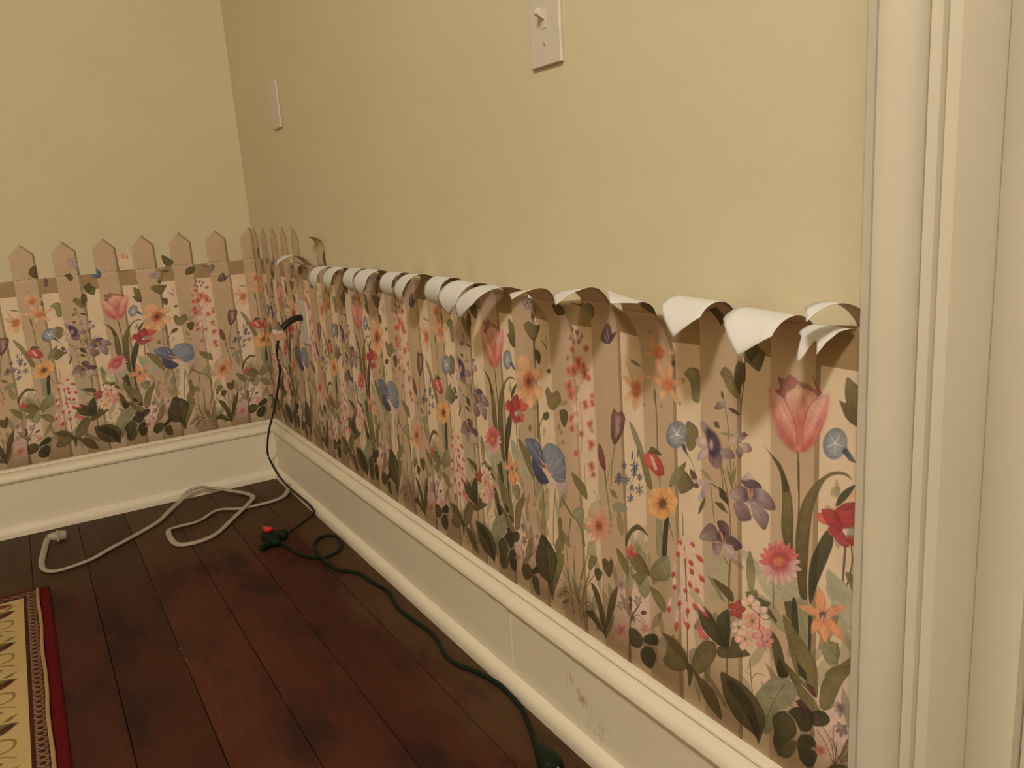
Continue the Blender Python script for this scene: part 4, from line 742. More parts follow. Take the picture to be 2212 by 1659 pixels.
('p',24,24,0.25,6,0.8,[2734,961,2731,956,2726,952,2720,950,2715,952,2714,956,2716,961,2721,965,2727,967,2732,965]),
('p',22,23,0.15,4,0.85,[2844,927,2846,922,2848,917,2852,915,2857,915,2865,919,2875,927,2875,935,2872,939,2867,939,2860,937,2853,933]),
('p',22,23,0.15,4,0.85,[2844,927,2835,921,2827,915,2822,909,2821,905,2825,901,2836,898,2849,905,2856,911,2858,916,2856,920,2851,924]),
('p',22,23,0.15,4,0.85,[2844,927,2844,933,2843,938,2840,941,2835,942,2827,939,2815,932,2813,923,2815,918,2819,917,2826,919,2835,922]),
('p',22,23,0.15,4,0.85,[2844,927,2853,933,2861,939,2865,945,2866,949,2861,953,2851,956,2838,949,2831,943,2829,938,2832,934,2837,930]),
('p',24,24,0.25,6,0.8,[2855,930,2853,924,2847,919,2840,917,2835,919,2833,924,2836,930,2841,935,2848,937,2854,935]),
('p',22,23,0.15,4,0.85,[2856,888,2856,883,2857,880,2859,878,2863,878,2869,880,2877,886,2878,892,2877,895,2873,896,2868,894,2862,892]),
('p',22,23,0.15,4,0.85,[2856,888,2848,887,2842,885,2836,883,2833,880,2833,876,2835,871,2844,871,2850,873,2854,876,2856,879,2856,883]),
('p',22,23,0.15,4,0.85,[2856,888,2855,892,2853,895,2851,897,2847,897,2841,894,2833,889,2833,882,2835,879,2838,879,2843,881,2849,884]),
('p',22,23,0.15,4,0.85,[2856,888,2862,893,2867,897,2870,902,2870,905,2866,907,2857,908,2848,903,2844,898,2843,895,2845,892,2850,890]),
('p',24,24,0.25,6,0.8,[2864,890,2862,885,2858,882,2853,881,2849,882,2847,886,2849,890,2854,894,2859,895,2862,894]),
('p',22,23,0.15,4,0.85,[2697,1352,2701,1348,2705,1345,2709,1344,2713,1345,2718,1348,2724,1355,2720,1360,2716,1362,2712,1362,2707,1360,2702,1356]),
('p',22,23,0.15,4,0.85,[2697,1352,2689,1348,2683,1343,2679,1340,2678,1336,2682,1333,2691,1330,2701,1334,2707,1338,2709,1342,2707,1345,2703,1349]),
('p',22,23,0.15,4,0.85,[2697,1352,2700,1357,2701,1361,2701,1365,2697,1367,2690,1367,2679,1364,2674,1357,2673,1353,2675,1351,2681,1350,2688,1351]),
('p',22,23,0.15,4,0.85,[2697,1352,2705,1355,2712,1359,2717,1362,2718,1366,2716,1369,2708,1373,2697,1370,2691,1366,2688,1363,2689,1359,2692,1355]),
('p',24,24,0.25,6,0.8,[2706,1353,2704,1349,2699,1345,2694,1344,2689,1346,2688,1350,2690,1355,2695,1358,2700,1359,2705,1357]),
('p',22,23,0.15,4,0.85,[2818,1392,2819,1388,2821,1384,2824,1382,2828,1382,2834,1384,2841,1390,2841,1396,2839,1399,2836,1400,2830,1398,2824,1396]),
('p',22,23,0.15,4,0.85,[2818,1392,2811,1388,2805,1384,2801,1380,2801,1377,2805,1374,2814,1371,2824,1376,2829,1380,2830,1383,2828,1386,2823,1389]),
('p',22,23,0.15,4,0.85,[2818,1392,2821,1397,2824,1402,2824,1405,2822,1408,2816,1409,2805,1408,2798,1401,2797,1397,2798,1394,2803,1393,2810,1392]),
('p',22,23,0.15,4,0.85,[2818,1392,2826,1395,2832,1398,2837,1402,2838,1405,2836,1409,2830,1413,2819,1410,2813,1407,2810,1403,2811,1400,2814,1396]),
('p',24,24,0.25,6,0.8,[2826,1393,2824,1389,2820,1386,2814,1385,2810,1387,2809,1391,2811,1395,2816,1399,2821,1399,2825,1397]),
('p',25,26,0.15,4,0.85,[2801,1303,2803,1299,2806,1296,2809,1294,2813,1294,2819,1297,2826,1303,2825,1309,2822,1312,2818,1312,2813,1310,2807,1307]),
('p',25,26,0.15,4,0.85,[2801,1303,2794,1299,2788,1294,2785,1290,2785,1287,2789,1284,2798,1282,2808,1287,2813,1291,2814,1294,2811,1298,2807,1300]),
('p',25,26,0.15,4,0.85,[2801,1303,2798,1307,2794,1309,2790,1310,2786,1310,2781,1306,2775,1300,2778,1295,2782,1293,2786,1293,2791,1295,2796,1299]),
('p',25,26,0.15,4,0.85,[2801,1303,2808,1307,2814,1311,2818,1315,2819,1319,2815,1322,2807,1325,2797,1320,2791,1316,2790,1313,2792,1309,2796,1306]),
('p',25,25,0.25,6,0.8,[2810,1305,2808,1300,2803,1297,2798,1296,2794,1298,2792,1302,2794,1306,2799,1309,2804,1310,2808,1308]),
('s',3,0,0.0025,0.0025,0.7,[2747,1241,2774,1210,2784,1093,2765,968]),
('p',27,17,0.22,2.5,1,[2344,1242,2355,1271,2370,1300,2380,1327,2377,1351,2350,1368,2289,1376,2245,1339,2235,1311,2250,1290,2280,1273,2314,1258]),
('p',27,17,0.22,2.5,1,[2344,1242,2377,1251,2413,1259,2445,1267,2468,1280,2478,1298,2467,1324,2416,1325,2385,1316,2367,1301,2358,1282,2352,1262]),
('p',27,17,0.22,2.5,1,[2344,1242,2344,1222,2340,1199,2340,1179,2353,1165,2386,1163,2446,1176,2472,1211,2470,1230,2449,1238,2416,1241,2378,1241]),
('p',27,17,0.22,2.5,1,[2344,1242,2330,1217,2312,1191,2298,1166,2295,1143,2311,1124,2352,1111,2390,1142,2403,1167,2397,1188,2381,1206,2361,1224]),
('p',27,17,0.22,2.5,1,[2344,1242,2310,1228,2272,1214,2237,1198,2211,1181,2202,1159,2216,1133,2274,1144,2307,1159,2325,1178,2332,1200,2337,1221]),
('p',27,17,0.22,2.5,1,[2344,1242,2339,1258,2337,1274,2332,1289,2318,1299,2290,1300,2242,1288,2227,1261,2234,1246,2254,1241,2283,1241,2315,1242]),
('p',28,18,0.25,10,1,[2397,1257,2384,1230,2356,1210,2324,1205,2299,1217,2292,1241,2305,1268,2333,1288,2365,1292,2390,1281]),
('p',29,29,0.25,5,1,[2366,1249,2360,1235,2348,1225,2335,1223,2325,1229,2323,1242,2328,1256,2340,1266,2353,1268,2363,1262]),
('p',30,31,0.25,2,1,[2196,1065,2184,1075,2173,1085,2160,1093,2143,1096,2117,1092,2082,1078,2085,1059,2098,1051,2118,1050,2143,1054,2170,1060]),
('p',30,31,0.25,2,1,[2196,1065,2211,1081,2226,1097,2237,1112,2238,1125,2224,1134,2190,1138,2156,1118,2144,1102,2147,1091,2160,1081,2179,1073]),
('p',30,31,0.25,2,1,[2196,1065,2223,1068,2250,1071,2276,1076,2297,1085,2311,1099,2318,1121,2285,1125,2259,1121,2240,1111,2224,1097,2210,1081]),
('p',30,31,0.25,2,1,[2196,1065,2195,1051,2193,1036,2195,1023,2205,1015,2227,1014,2264,1021,2279,1043,2278,1056,2265,1062,2244,1064,2220,1064]),
('p',30,31,0.25,2,1,[2196,1065,2176,1060,2156,1055,2139,1050,2129,1043,2127,1033,2139,1020,2170,1022,2188,1028,2196,1036,2197,1045,2196,1055]),
('p',30,31,0.25,2,1,[2196,1065,2218,1077,2240,1089,2260,1101,2273,1113,2276,1127,2266,1141,2234,1131,2213,1119,2203,1107,2199,1093,2197,1079]),
('p',25,25,0.25,5,1,[2216,1052,2211,1042,2199,1035,2184,1032,2174,1035,2170,1043,2176,1053,2188,1061,2202,1064,2213,1060]),
('p',32,33,0.35,2,1,[3025,1233,3050,1221,3078,1230,3102,1209,3081,1139,3023,1070,2999,1110,3002,1179]),
('p',12,12,0,10,0.8,[3040,1203,3068,1203,3062,1141,3030,1105]),
('p',34,35,0.25,2,1,[2908,1050,2931,1031,2948,989,2947,933,2907,955,2899,1006]),
('p',36,10,0.25,2,1,[2267,918,2304,943,2375,949,2419,919,2449,880,2456,823,2397,821,2317,848]),
('p',37,38,0.3,2,1,[2448,926,2490,958,2557,960,2608,937,2632,886,2625,808,2582,770,2517,779,2466,825,2431,876]),
('p',10,39,0.25,2,1,[2328,837,2396,814,2450,781,2472,746,2398,723,2337,758]),
('s',40,0,0.0035,0.0035,0.7,[2455,829,2483,888,2500,937]),
('s',40,0,0.0035,0.0035,0.7,[2477,821,2528,893,2566,946]),
('s',40,0,0.0035,0.0035,0.7,[2487,811,2559,868,2612,919]),
('s',40,0,0.0034,0.0034,0.7,[2496,794,2577,834,2623,865]),
('s',40,0,0.0035,0.0035,0.7,[2413,871,2395,913,2368,934]),
('s',40,0,0.0036,0.0036,0.7,[2400,855,2345,888,2300,912]),
('s',40,0,0.0034,0.0034,0.7,[2495,780,2562,791,2606,797]),
('s',41,0,0.006,0.006,0.7,[2400,855,2455,829,2484,784]),
('s',41,0,0.0059,0.0059,0.7,[2421,834,2479,841]),
('s',41,0,0.0058,0.0058,0.7,[2453,815,2508,797]),
('p',2,12,0.25,5,0.9,[2468,734,2551,770,2630,785,2630,733,2592,728,2525,730]),
('p',10,42,0.25,2,0.9,[3152,1002,3154,998,3158,996,3162,994,3167,993,3173,993,3180,993,3177,997,3174,1000,3169,1001,3164,1002,3159,1002]),
('p',10,42,0.25,2,0.9,[3152,1002,3149,996,3148,991,3148,986,3150,982,3152,978,3156,974,3158,980,3159,985,3159,990,3158,994,3156,998]),
('p',10,42,0.25,2,0.9,[3152,1002,3145,998,3139,994,3134,990,3130,986,3127,981,3125,976,3132,979,3138,983,3142,987,3147,992,3150,997]),
('p',10,42,0.25,2,0.9,[3152,1002,3149,1005,3145,1007,3140,1009,3135,1009,3129,1009,3122,1008,3125,1005,3129,1002,3134,1001,3139,1000,3145,1001]),
('p',10,42,0.25,2,0.9,[3152,1002,3155,1007,3156,1012,3156,1017,3155,1022,3153,1026,3149,1029,3147,1024,3145,1019,3145,1014,3146,1009,3148,1005]),
('p',10,42,0.25,2,0.9,[3152,1002,3158,1003,3165,1005,3170,1008,3175,1011,3180,1015,3184,1019,3178,1018,3172,1016,3166,1013,3161,1010,3156,1006]),
('p',10,42,0.25,2,0.9,[3043,915,3047,913,3052,911,3058,910,3064,911,3070,912,3078,914,3073,917,3068,918,3063,919,3057,918,3050,917]),
('p',10,42,0.25,2,0.9,[3043,915,3039,909,3037,903,3036,898,3036,893,3038,888,3041,884,3045,890,3047,896,3048,901,3047,906,3046,911]),
('p',10,42,0.25,2,0.9,[3043,915,3035,913,3028,910,3022,906,3016,902,3011,898,3007,892,3014,895,3021,898,3028,901,3033,905,3038,910]),
('p',10,42,0.25,2,0.9,[3043,915,3039,918,3035,921,3029,922,3023,922,3017,922,3009,920,3013,917,3017,915,3023,914,3029,913,3035,914]),
('p',10,42,0.25,2,0.9,[3043,915,3047,921,3051,927,3053,932,3054,938,3053,943,3051,948,3047,942,3043,936,3041,931,3040,925,3041,920]),
('p',10,42,0.25,2,0.9,[3043,915,3050,918,3057,922,3063,925,3068,930,3072,935,3076,940,3069,937,3062,934,3056,930,3051,925,3046,921]),
('p',10,42,0.25,2,0.9,[3098,930,3101,927,3105,926,3109,925,3114,925,3120,926,3126,928,3123,930,3119,932,3115,933,3110,933,3105,932]),
('p',10,42,0.25,2,0.9,[3098,930,3095,925,3093,920,3093,916,3093,912,3095,908,3099,905,3102,910,3104,915,3104,919,3103,923,3102,927]),
('p',10,42,0.25,2,0.9,[3098,930,3092,927,3086,923,3082,920,3078,916,3076,911,3074,906,3080,910,3086,913,3090,917,3094,921,3097,925]),
('p',10,42,0.25,2,0.9,[3098,930,3096,933,3092,935,3088,936,3083,937,3078,936,3071,935,3074,931,3077,929,3081,928,3086,928,3092,928]),
('p',10,42,0.25,2,0.9,[3098,930,3101,935,3103,940,3103,944,3102,948,3100,952,3096,955,3093,950,3092,945,3091,941,3092,937,3095,933]),
('p',10,42,0.25,2,0.9,[3098,930,3104,931,3110,933,3115,936,3120,939,3124,943,3127,947,3121,946,3116,944,3110,941,3106,938,3102,934]),
('p',10,42,0.25,2,0.9,[3183,910,3185,906,3188,903,3193,901,3198,900,3204,899,3210,900,3208,904,3205,906,3200,908,3195,910,3189,910]),
('p',10,42,0.25,2,0.9,[3183,910,3179,904,3177,898,3177,893,3177,888,3179,883,3182,879,3185,885,3187,891,3188,896,3187,901,3186,906]),
('p',10,42,0.25,2,0.9,[3183,910,3176,906,3170,902,3165,897,3160,892,3157,887,3155,882,3162,886,3168,890,3173,894,3177,899,3180,904]),
('p',10,42,0.25,2,0.9,[3183,910,3179,912,3174,914,3169,915,3164,915,3157,915,3150,913,3154,910,3159,908,3164,907,3169,907,3176,908]),
('p',10,42,0.25,2,0.9,[3183,910,3185,916,3187,921,3187,926,3186,931,3184,935,3180,939,3177,933,3176,927,3176,922,3177,918,3179,913]),
('p',10,42,0.25,2,0.9,[3183,910,3190,913,3196,917,3201,921,3205,926,3209,931,3212,936,3205,932,3199,929,3194,924,3189,920,3185,915]),
('p',10,42,0.25,2,0.9,[3118,851,3121,848,3124,846,3128,846,3133,846,3138,847,3144,849,3141,852,3138,853,3134,854,3129,854,3124,853]),
('p',10,42,0.25,2,0.9,[3118,851,3114,846,3112,841,3110,837,3110,833,3111,829,3113,826,3117,831,3120,835,3122,840,3122,844,3121,847]),
('p',10,42,0.25,2,0.9,[3118,851,3112,848,3107,845,3103,842,3100,838,3097,834,3095,829,3102,832,3107,835,3111,839,3114,842,3117,846]),
('p',10,42,0.25,2,0.9,[3118,851,3115,853,3112,855,3108,855,3103,855,3098,853,3092,851,3095,848,3098,847,3103,847,3107,847,3112,848]),
('p',10,42,0.25,2,0.9,[3118,851,3122,856,3125,860,3127,864,3127,868,3126,872,3124,876,3120,871,3117,866,3115,862,3115,858,3116,854]),
('p',10,42,0.25,2,0.9,[3118,851,3124,853,3129,855,3134,858,3138,861,3141,865,3143,869,3137,868,3132,865,3128,862,3124,859,3121,855]),
('p',10,42,0.25,2,0.9,[3082,990,3083,986,3084,984,3087,982,3090,981,3094,981,3099,982,3099,986,3097,988,3095,990,3092,991,3088,991]),
('p',10,42,0.25,2,0.9,[3082,990,3079,986,3077,982,3077,979,3077,976,3079,973,3083,971,3086,975,3088,979,3088,982,3088,985,3086,988]),
('p',10,42,0.25,2,0.9,[3082,990,3077,989,3073,988,3069,986,3066,984,3063,981,3060,977,3065,978,3070,979,3074,981,3077,983,3080,986]),
('p',10,42,0.25,2,0.9,[3082,990,3081,993,3079,995,3077,997,3073,997,3069,997,3063,995,3064,992,3066,990,3069,989,3073,988,3077,989]),
('p',10,42,0.25,2,0.9,[3082,990,3086,994,3089,997,3090,1001,3090,1004,3089,1007,3086,1010,3082,1006,3080,1002,3078,999,3078,995,3080,993]),
('p',10,42,0.25,2,0.9,[3082,990,3087,991,3092,992,3096,994,3099,996,3102,1000,3104,1003,3099,1002,3094,1001,3090,999,3087,997,3084,994]),
('p',10,42,0.25,2,0.9,[3184,964,3185,961,3187,959,3190,958,3194,958,3199,959,3204,960,3202,963,3200,965,3197,966,3193,966,3189,966]),
('p',10,42,0.25,2,0.9,[3184,964,3181,960,3180,956,3180,953,3181,950,3183,947,3187,946,3189,950,3191,954,3191,957,3190,960,3187,962]),
('p',10,42,0.25,2,0.9,[3184,964,3178,962,3174,960,3170,957,3167,954,3165,951,3164,947,3169,949,3174,951,3178,954,3180,957,3182,960]),
('p',10,42,0.25,2,0.9,[3184,964,3183,968,3181,970,3178,972,3175,973,3171,973,3165,972,3166,968,3168,966,3171,964,3174,963,3178,963]),
('p',10,42,0.25,2,0.9,[3184,964,3187,968,3190,972,3191,976,3191,979,3190,982,3188,985,3184,981,3182,977,3180,974,3180,970,3181,967]),
('p',10,42,0.25,2,0.9,[3184,964,3189,965,3193,966,3197,968,3200,970,3203,973,3206,977,3201,977,3197,975,3193,974,3189,971,3186,968]),
('p',10,42,0.25,2,0.9,[3044,933,3045,930,3048,929,3051,928,3055,928,3059,929,3065,931,3063,933,3060,935,3057,936,3053,936,3049,935]),
('p',10,42,0.25,2,0.9,[3044,933,3040,929,3038,925,3037,922,3037,919,3039,916,3042,913,3045,917,3048,921,3049,925,3048,928,3047,931]),
('p',10,42,0.25,2,0.9,[3044,933,3038,932,3034,931,3030,929,3027,926,3024,923,3022,919,3027,920,3031,922,3035,924,3039,926,3042,929]),
('p',10,42,0.25,2,0.9,[3044,933,3043,936,3041,938,3038,940,3034,940,3030,940,3024,938,3025,935,3027,933,3030,932,3034,931,3038,932]),
('p',10,42,0.25,2,0.9,[3044,933,3048,937,3050,941,3051,944,3051,948,3050,950,3048,953,3044,949,3041,945,3040,942,3040,939,3041,936]),
('p',10,42,0.25,2,0.9,[3044,933,3049,934,3054,936,3057,938,3061,941,3063,944,3065,948,3059,947,3055,945,3051,943,3048,940,3045,937]),
('p',10,42,0.25,2,0.9,[3150,973,3152,970,3154,967,3157,966,3160,966,3165,966,3170,967,3169,970,3167,972,3164,974,3160,974,3156,974]),
('p',10,42,0.25,2,0.9,[3150,973,3147,968,3145,965,3144,961,3144,958,3145,955,3148,952,3152,956,3154,960,3155,964,3155,967,3153,970]),
('p',10,42,0.25,2,0.9,[3150,973,3145,971,3140,969,3137,966,3134,963,3131,959,3130,955,3136,957,3140,960,3144,962,3147,965,3149,969]),
('p',10,42,0.25,2,0.9,[3150,973,3150,976,3148,979,3145,980,3142,981,3138,981,3132,981,3133,977,3135,975,3137,973,3141,972,3145,972]),
('p',10,42,0.25,2,0.9,[3150,973,3154,977,3157,981,3158,984,3159,988,3158,991,3155,994,3151,990,3149,986,3147,982,3147,979,3148,976]),
('p',10,42,0.25,2,0.9,[3150,973,3156,975,3160,977,3164,980,3166,983,3168,987,3169,991,3164,988,3159,986,3156,983,3153,980,3151,977]),
('p',10,42,0.25,2,0.9,[3130,904,3130,900,3131,898,3133,897,3135,896,3139,896,3144,897,3144,901,3143,903,3141,904,3138,905,3134,905]),
('p',10,42,0.25,2,0.9,[3130,904,3126,900,3123,897,3122,894,3122,891,3123,889,3126,887,3130,890,3132,893,3133,896,3133,899,3132,901]),
('p',10,42,0.25,2,0.9,[3130,904,3125,903,3121,902,3118,900,3115,898,3113,895,3112,891,3117,892,3121,893,3124,895,3126,897,3128,900]),
('p',10,42,0.25,2,0.9,[3130,904,3128,906,3126,907,3123,908,3120,907,3116,906,3112,904,3113,901,3116,900,3118,900,3122,900,3125,901]),
('p',10,42,0.25,2,0.9,[3130,904,3134,907,3136,910,3137,913,3137,916,3136,918,3133,920,3130,917,3127,914,3126,911,3126,908,3127,906]),
('p',10,42,0.25,2,0.9,[3130,904,3134,905,3138,907,3141,909,3143,912,3145,915,3145,918,3140,916,3136,915,3133,912,3131,910,3130,907]),
('s',10,0,0.0022,0.0022,0.6,[3126,838,3121,895,3150,973]),
('s',10,0,0.0022,0.0022,0.6,[3119,872,3069,910]),
('s',10,0,0.0022,0.0022,0.6,[3129,886,3181,918]),
('s',10,0,0.0022,0.0022,0.6,[3147,983,3159,1055]),
('p',43,10,0.25,2,1,[3136,1023,3141,1032,3144,1040,3146,1048,3147,1055,3147,1063,3145,1070,3140,1062,3137,1053,3135,1046,3134,1038,3134,1030]),
('p',43,10,0.25,2,1,[3163,985,3168,994,3171,1002,3173,1010,3174,1017,3174,1025,3172,1032,3167,1024,3164,1015,3162,1008,3161,1000,3161,992]),
('p',43,10,0.25,2,1,[3174,1044,3179,1052,3182,1060,3184,1068,3185,1075,3185,1083,3183,1090,3178,1082,3175,1074,3173,1066,3172,1058,3172,1051]),
('p',43,10,0.25,2,1,[3145,958,3150,967,3153,975,3156,983,3156,991,3156,998,3154,1005,3149,997,3146,989,3144,981,3143,973,3143,965]),
('p',44,45,0.3,2,1,[3211,1061,3249,1091,3287,1093,3325,1070,3342,1021,3299,1000,3261,1016,3220,1030]),
('p',25,25,0,4,0.8,[3254,1079,3271,1078,3300,1031,3285,1022]),
('p',5,4,0.25,2,1,[3248,1089,3269,1118,3311,1109,3326,1094,3280,1091]),
('p',1,3,0.25,2,1,[3374,995,3398,1046,3443,1083,3471,1101,3441,1026,3396,985]),
('p',46,47,0.2,2,1,[3326,891,3328,908,3332,926,3334,942,3328,951,3308,951,3268,936,3247,906,3246,890,3259,885,3281,886,3305,890]),
('p',46,47,0.2,2,1,[3326,891,3345,904,3367,917,3386,930,3396,943,3392,956,3367,969,3329,957,3311,944,3307,931,3312,918,3320,905]),
('p',46,47,0.2,2,1,[3326,891,3343,889,3361,885,3379,882,3395,886,3408,901,3419,930,3399,946,3382,948,3367,939,3353,924,3340,907]),
('p',46,47,0.2,2,1,[3326,891,3328,877,3329,862,3331,848,3341,841,3360,844,3394,862,3405,889,3402,902,3388,905,3368,901,3346,895]),
('p',46,47,0.2,2,1,[3326,891,3313,875,3297,858,3284,841,3280,827,3291,818,3323,815,3355,838,3367,854,3364,865,3352,874,3338,882]),
('p',46,47,0.2,2,1,[3326,891,3304,883,3280,876,3258,867,3242,856,3235,839,3243,815,3278,818,3300,827,3311,841,3317,857,3320,875]),
('p',46,47,0.2,2,1,[3326,891,3312,896,3298,902,3284,907,3269,906,3251,897,3229,874,3240,857,3255,854,3272,859,3290,869,3308,881]),
('p',48,48,0.25,8,1,[3349,895,3344,882,3332,870,3318,866,3306,870,3302,881,3307,895,3319,907,3334,911,3345,907]),
('s',49,0,0.002,0.002,0.7,[3326,889,3361,899]),
('s',49,0,0.002,0.002,0.7,[3326,889,3350,874]),
('s',49,0,0.002,0.002,0.7,[3326,889,3325,857]),
('s',49,0,0.002,0.002,0.7,[3326,889,3300,859]),
('s',49,0,0.002,0.002,0.7,[3326,889,3290,878]),
('s',49,0,0.002,0.002,0.7,[3326,889,3301,903]),
('s',49,0,0.002,0.002,0.7,[3326,889,3327,919]),
('s',49,0,0.002,0.002,0.7,[3326,889,3351,918]),
('p',50,51,0.1,3,0.9,[2881,647,2895,646,2910,645,2925,645,2941,648,2958,653,2976,661,2963,665,2948,665,2933,663,2916,659,2899,654]),
('p',50,51,0.1,3,0.9,[2881,647,2892,638,2904,630,2917,624,2933,619,2951,617,2972,618,2963,629,2950,636,2936,641,2919,644,2900,646]),
('p',50,51,0.1,3,0.9,[2881,647,2886,630,2892,614,2900,599,2911,586,2925,575,2943,566,2940,584,2933,600,2923,614,2911,626,2896,637]),
('p',50,51,0.1,3,0.9,[2881,647,2876,630,2872,612,2871,596,2872,581,2877,567,2886,555,2894,573,2897,590,2896,606,2893,620,2887,634]),
('p',50,51,0.1,3,0.9,[2881,647,2867,626,2855,605,2845,584,2837,564,2833,544,2834,525,2850,547,2862,568,2870,589,2875,609,2878,628]),
('p',50,51,0.1,3,0.9,[2881,647,2864,633,2848,618,2834,604,2822,589,2813,573,2808,557,2827,572,2842,587,2855,602,2865,617,2873,632]),
('p',50,51,0.1,3,0.9,[2881,647,2859,636,2838,625,2818,612,2798,599,2781,583,2766,566,2790,577,2811,589,2830,602,2848,617,2865,632]),
('p',50,51,0.1,3,0.9,[2881,647,2858,643,2834,639,2811,632,2787,624,2763,614,2738,600,2762,603,2786,608,2810,616,2834,625,2857,636]),
('p',50,51,0.1,3,0.9,[2881,647,2867,652,2853,657,2838,660,2821,660,2802,659,2780,653,2792,646,2807,642,2824,641,2842,642,2861,644]),
('p',50,51,0.1,3,0.9,[2881,647,2872,660,2862,672,2851,683,2837,692,2820,699,2798,703,2805,689,2815,677,2829,667,2845,659,2862,653]),
('p',50,51,0.1,3,0.9,[2881,647,2882,662,2882,677,2880,690,2875,702,2867,713,2854,721,2850,705,2851,691,2855,678,2862,667,2871,657]),
('p',50,51,0.1,3,0.9,[2881,647,2889,667,2897,686,2902,704,2905,722,2904,739,2899,754,2888,735,2881,716,2877,698,2877,680,2878,664]),
('p',50,51,0.1,3,0.9,[2881,647,2898,669,2915,690,2929,711,2941,731,2949,751,2954,772,2935,751,2919,730,2906,710,2896,689,2888,668]),
('p',50,51,0.1,3,0.9,[2881,647,2900,660,2918,673,2935,687,2949,701,2962,716,2971,731,2951,719,2933,707,2918,693,2904,678,2892,663]),
('p',50,51,0.1,3,0.9,[2881,647,2903,655,2925,663,2946,672,2966,683,2986,696,3004,710,2982,704,2961,696,2940,686,2920,674,2900,661]),
('p',52,52,0.25,8,1,[2906,655,2901,641,2887,629,2871,624,2859,627,2854,639,2860,653,2874,666,2890,671,2902,667]),
('p',53,54,0.25,2,1,[3113,596,3108,600,3102,603,3095,603,3087,601,3078,598,3067,592,3072,587,3078,585,3086,585,3094,586,3103,590]),
('p',53,54,0.25,2,1,[3113,596,3119,606,3122,614,3122,621,3119,627,3115,632,3107,636,3101,626,3099,618,3099,611,3101,605,3106,600]),
('p',53,54,0.25,2,1,[3113,596,3118,592,3124,591,3130,591,3137,594,3145,598,3153,604,3148,608,3143,609,3136,609,3129,606,3122,602]),
('p',53,54,0.25,2,1,[3113,596,3107,589,3103,583,3101,578,3102,574,3106,570,3112,568,3119,575,3123,581,3124,586,3123,590,3120,594]),
('p',53,54,0.25,2,1,[3113,596,3105,595,3097,592,3090,589,3085,584,3080,578,3077,571,3086,572,3093,574,3100,578,3106,583,3110,589]),
('p',21,12,0.25,3,0.85,[3031,411,3034,406,3037,403,3042,401,3048,401,3055,404,3065,410,3064,416,3060,419,3055,420,3048,418,3040,415]),
('p',21,12,0.25,3,0.85,[3031,411,3025,404,3019,397,3015,391,3014,386,3016,382,3022,378,3031,386,3036,392,3038,398,3037,403,3035,407]),
('p',21,12,0.25,3,0.85,[3031,411,3024,411,3017,410,3010,408,3004,405,2997,399,2991,391,2999,390,3006,391,3013,394,3019,398,3025,404]),
('p',21,12,0.25,3,0.85,[3031,411,3034,417,3035,423,3035,428,3032,431,3026,432,3016,431,3011,423,3010,417,3013,414,3017,412,3024,411]),
('p',21,12,0.25,3,0.85,[3031,411,3040,415,3048,419,3054,424,3059,430,3061,435,3061,442,3051,438,3043,434,3038,429,3035,423,3033,417]),
('p',12,21,0.25,3,0.85,[3023,306,3026,303,3028,300,3032,298,3037,299,3043,301,3051,306,3050,311,3047,313,3042,314,3037,312,3030,309]),
('p',12,21,0.25,3,0.85,[3023,306,3018,300,3013,295,3010,290,3009,285,3011,282,3016,279,3023,286,3027,291,3029,296,3028,299,3026,303]),
('p',12,21,0.25,3,0.85,[3023,306,3018,306,3012,305,3006,304,3001,301,2996,296,2991,289,2997,288,3003,289,3008,292,3013,296,3018,301]),
('p',12,21,0.25,3,0.85,[3023,306,3025,311,3026,316,3026,320,3024,323,3019,324,3011,322,3007,316,3006,311,3008,308,3012,306,3017,306]),
('p',12,21,0.25,3,0.85,[3023,306,3030,310,3037,313,3042,318,3046,322,3048,327,3048,332,3039,329,3033,325,3029,321,3026,316,3025,311]),
('p',53,55,0.25,3,0.85,[3013,179,3017,174,3021,170,3027,168,3034,168,3043,172,3056,181,3054,188,3049,192,3043,192,3034,189,3024,185]),
('p',53,55,0.25,3,0.85,[3013,179,3005,170,2998,161,2993,153,2991,147,2994,141,3002,137,3013,148,3020,156,3022,163,3021,169,3018,174]),
('p',53,55,0.25,3,0.85,[3013,179,3004,179,2995,177,2987,175,2978,170,2970,162,2963,152,2972,150,2981,152,2990,156,2998,163,3006,170]),
('p',53,55,0.25,3,0.85,[3013,179,3016,188,3018,196,3017,202,3014,205,3006,207,2994,204,2988,193,2987,186,2990,181,2996,179,3004,179]),
('p',53,55,0.25,3,0.85,[3013,179,3024,185,3034,191,3042,198,3048,205,3051,213,3051,221,3038,216,3029,210,3022,203,3018,195,3015,187]),
('p',56,55,0.25,3,0.85,[3184,262,3187,258,3189,255,3193,254,3198,254,3205,257,3213,262,3212,268,3208,270,3204,271,3198,269,3191,266]),
('p',56,55,0.25,3,0.85,[3184,262,3179,256,3174,250,3171,244,3170,240,3172,236,3177,233,3184,240,3189,246,3190,251,3190,255,3187,259]),
('p',56,55,0.25,3,0.85,[3184,262,3178,262,3172,261,3166,259,3161,256,3155,251,3150,244,3157,242,3163,244,3168,246,3174,251,3179,256]),
('p',56,55,0.25,3,0.85,[3184,262,3186,268,3187,273,3187,278,3184,280,3179,281,3171,280,3167,272,3166,267,3168,264,3172,262,3178,262]),
('p',56,55,0.25,3,0.85,[3184,262,3191,266,3198,270,3204,275,3208,280,3210,285,3209,291,3201,287,3194,283,3190,278,3187,273,3185,268]),
('p',12,21,0.25,3,0.85,[3142,380,3144,377,3147,374,3151,372,3156,372,3163,375,3171,380,3170,385,3167,388,3162,388,3156,387,3149,384]),
('p',12,21,0.25,3,0.85,[3142,380,3136,374,3132,368,3128,363,3127,358,3129,355,3134,352,3142,358,3146,364,3148,369,3147,373,3145,377]),
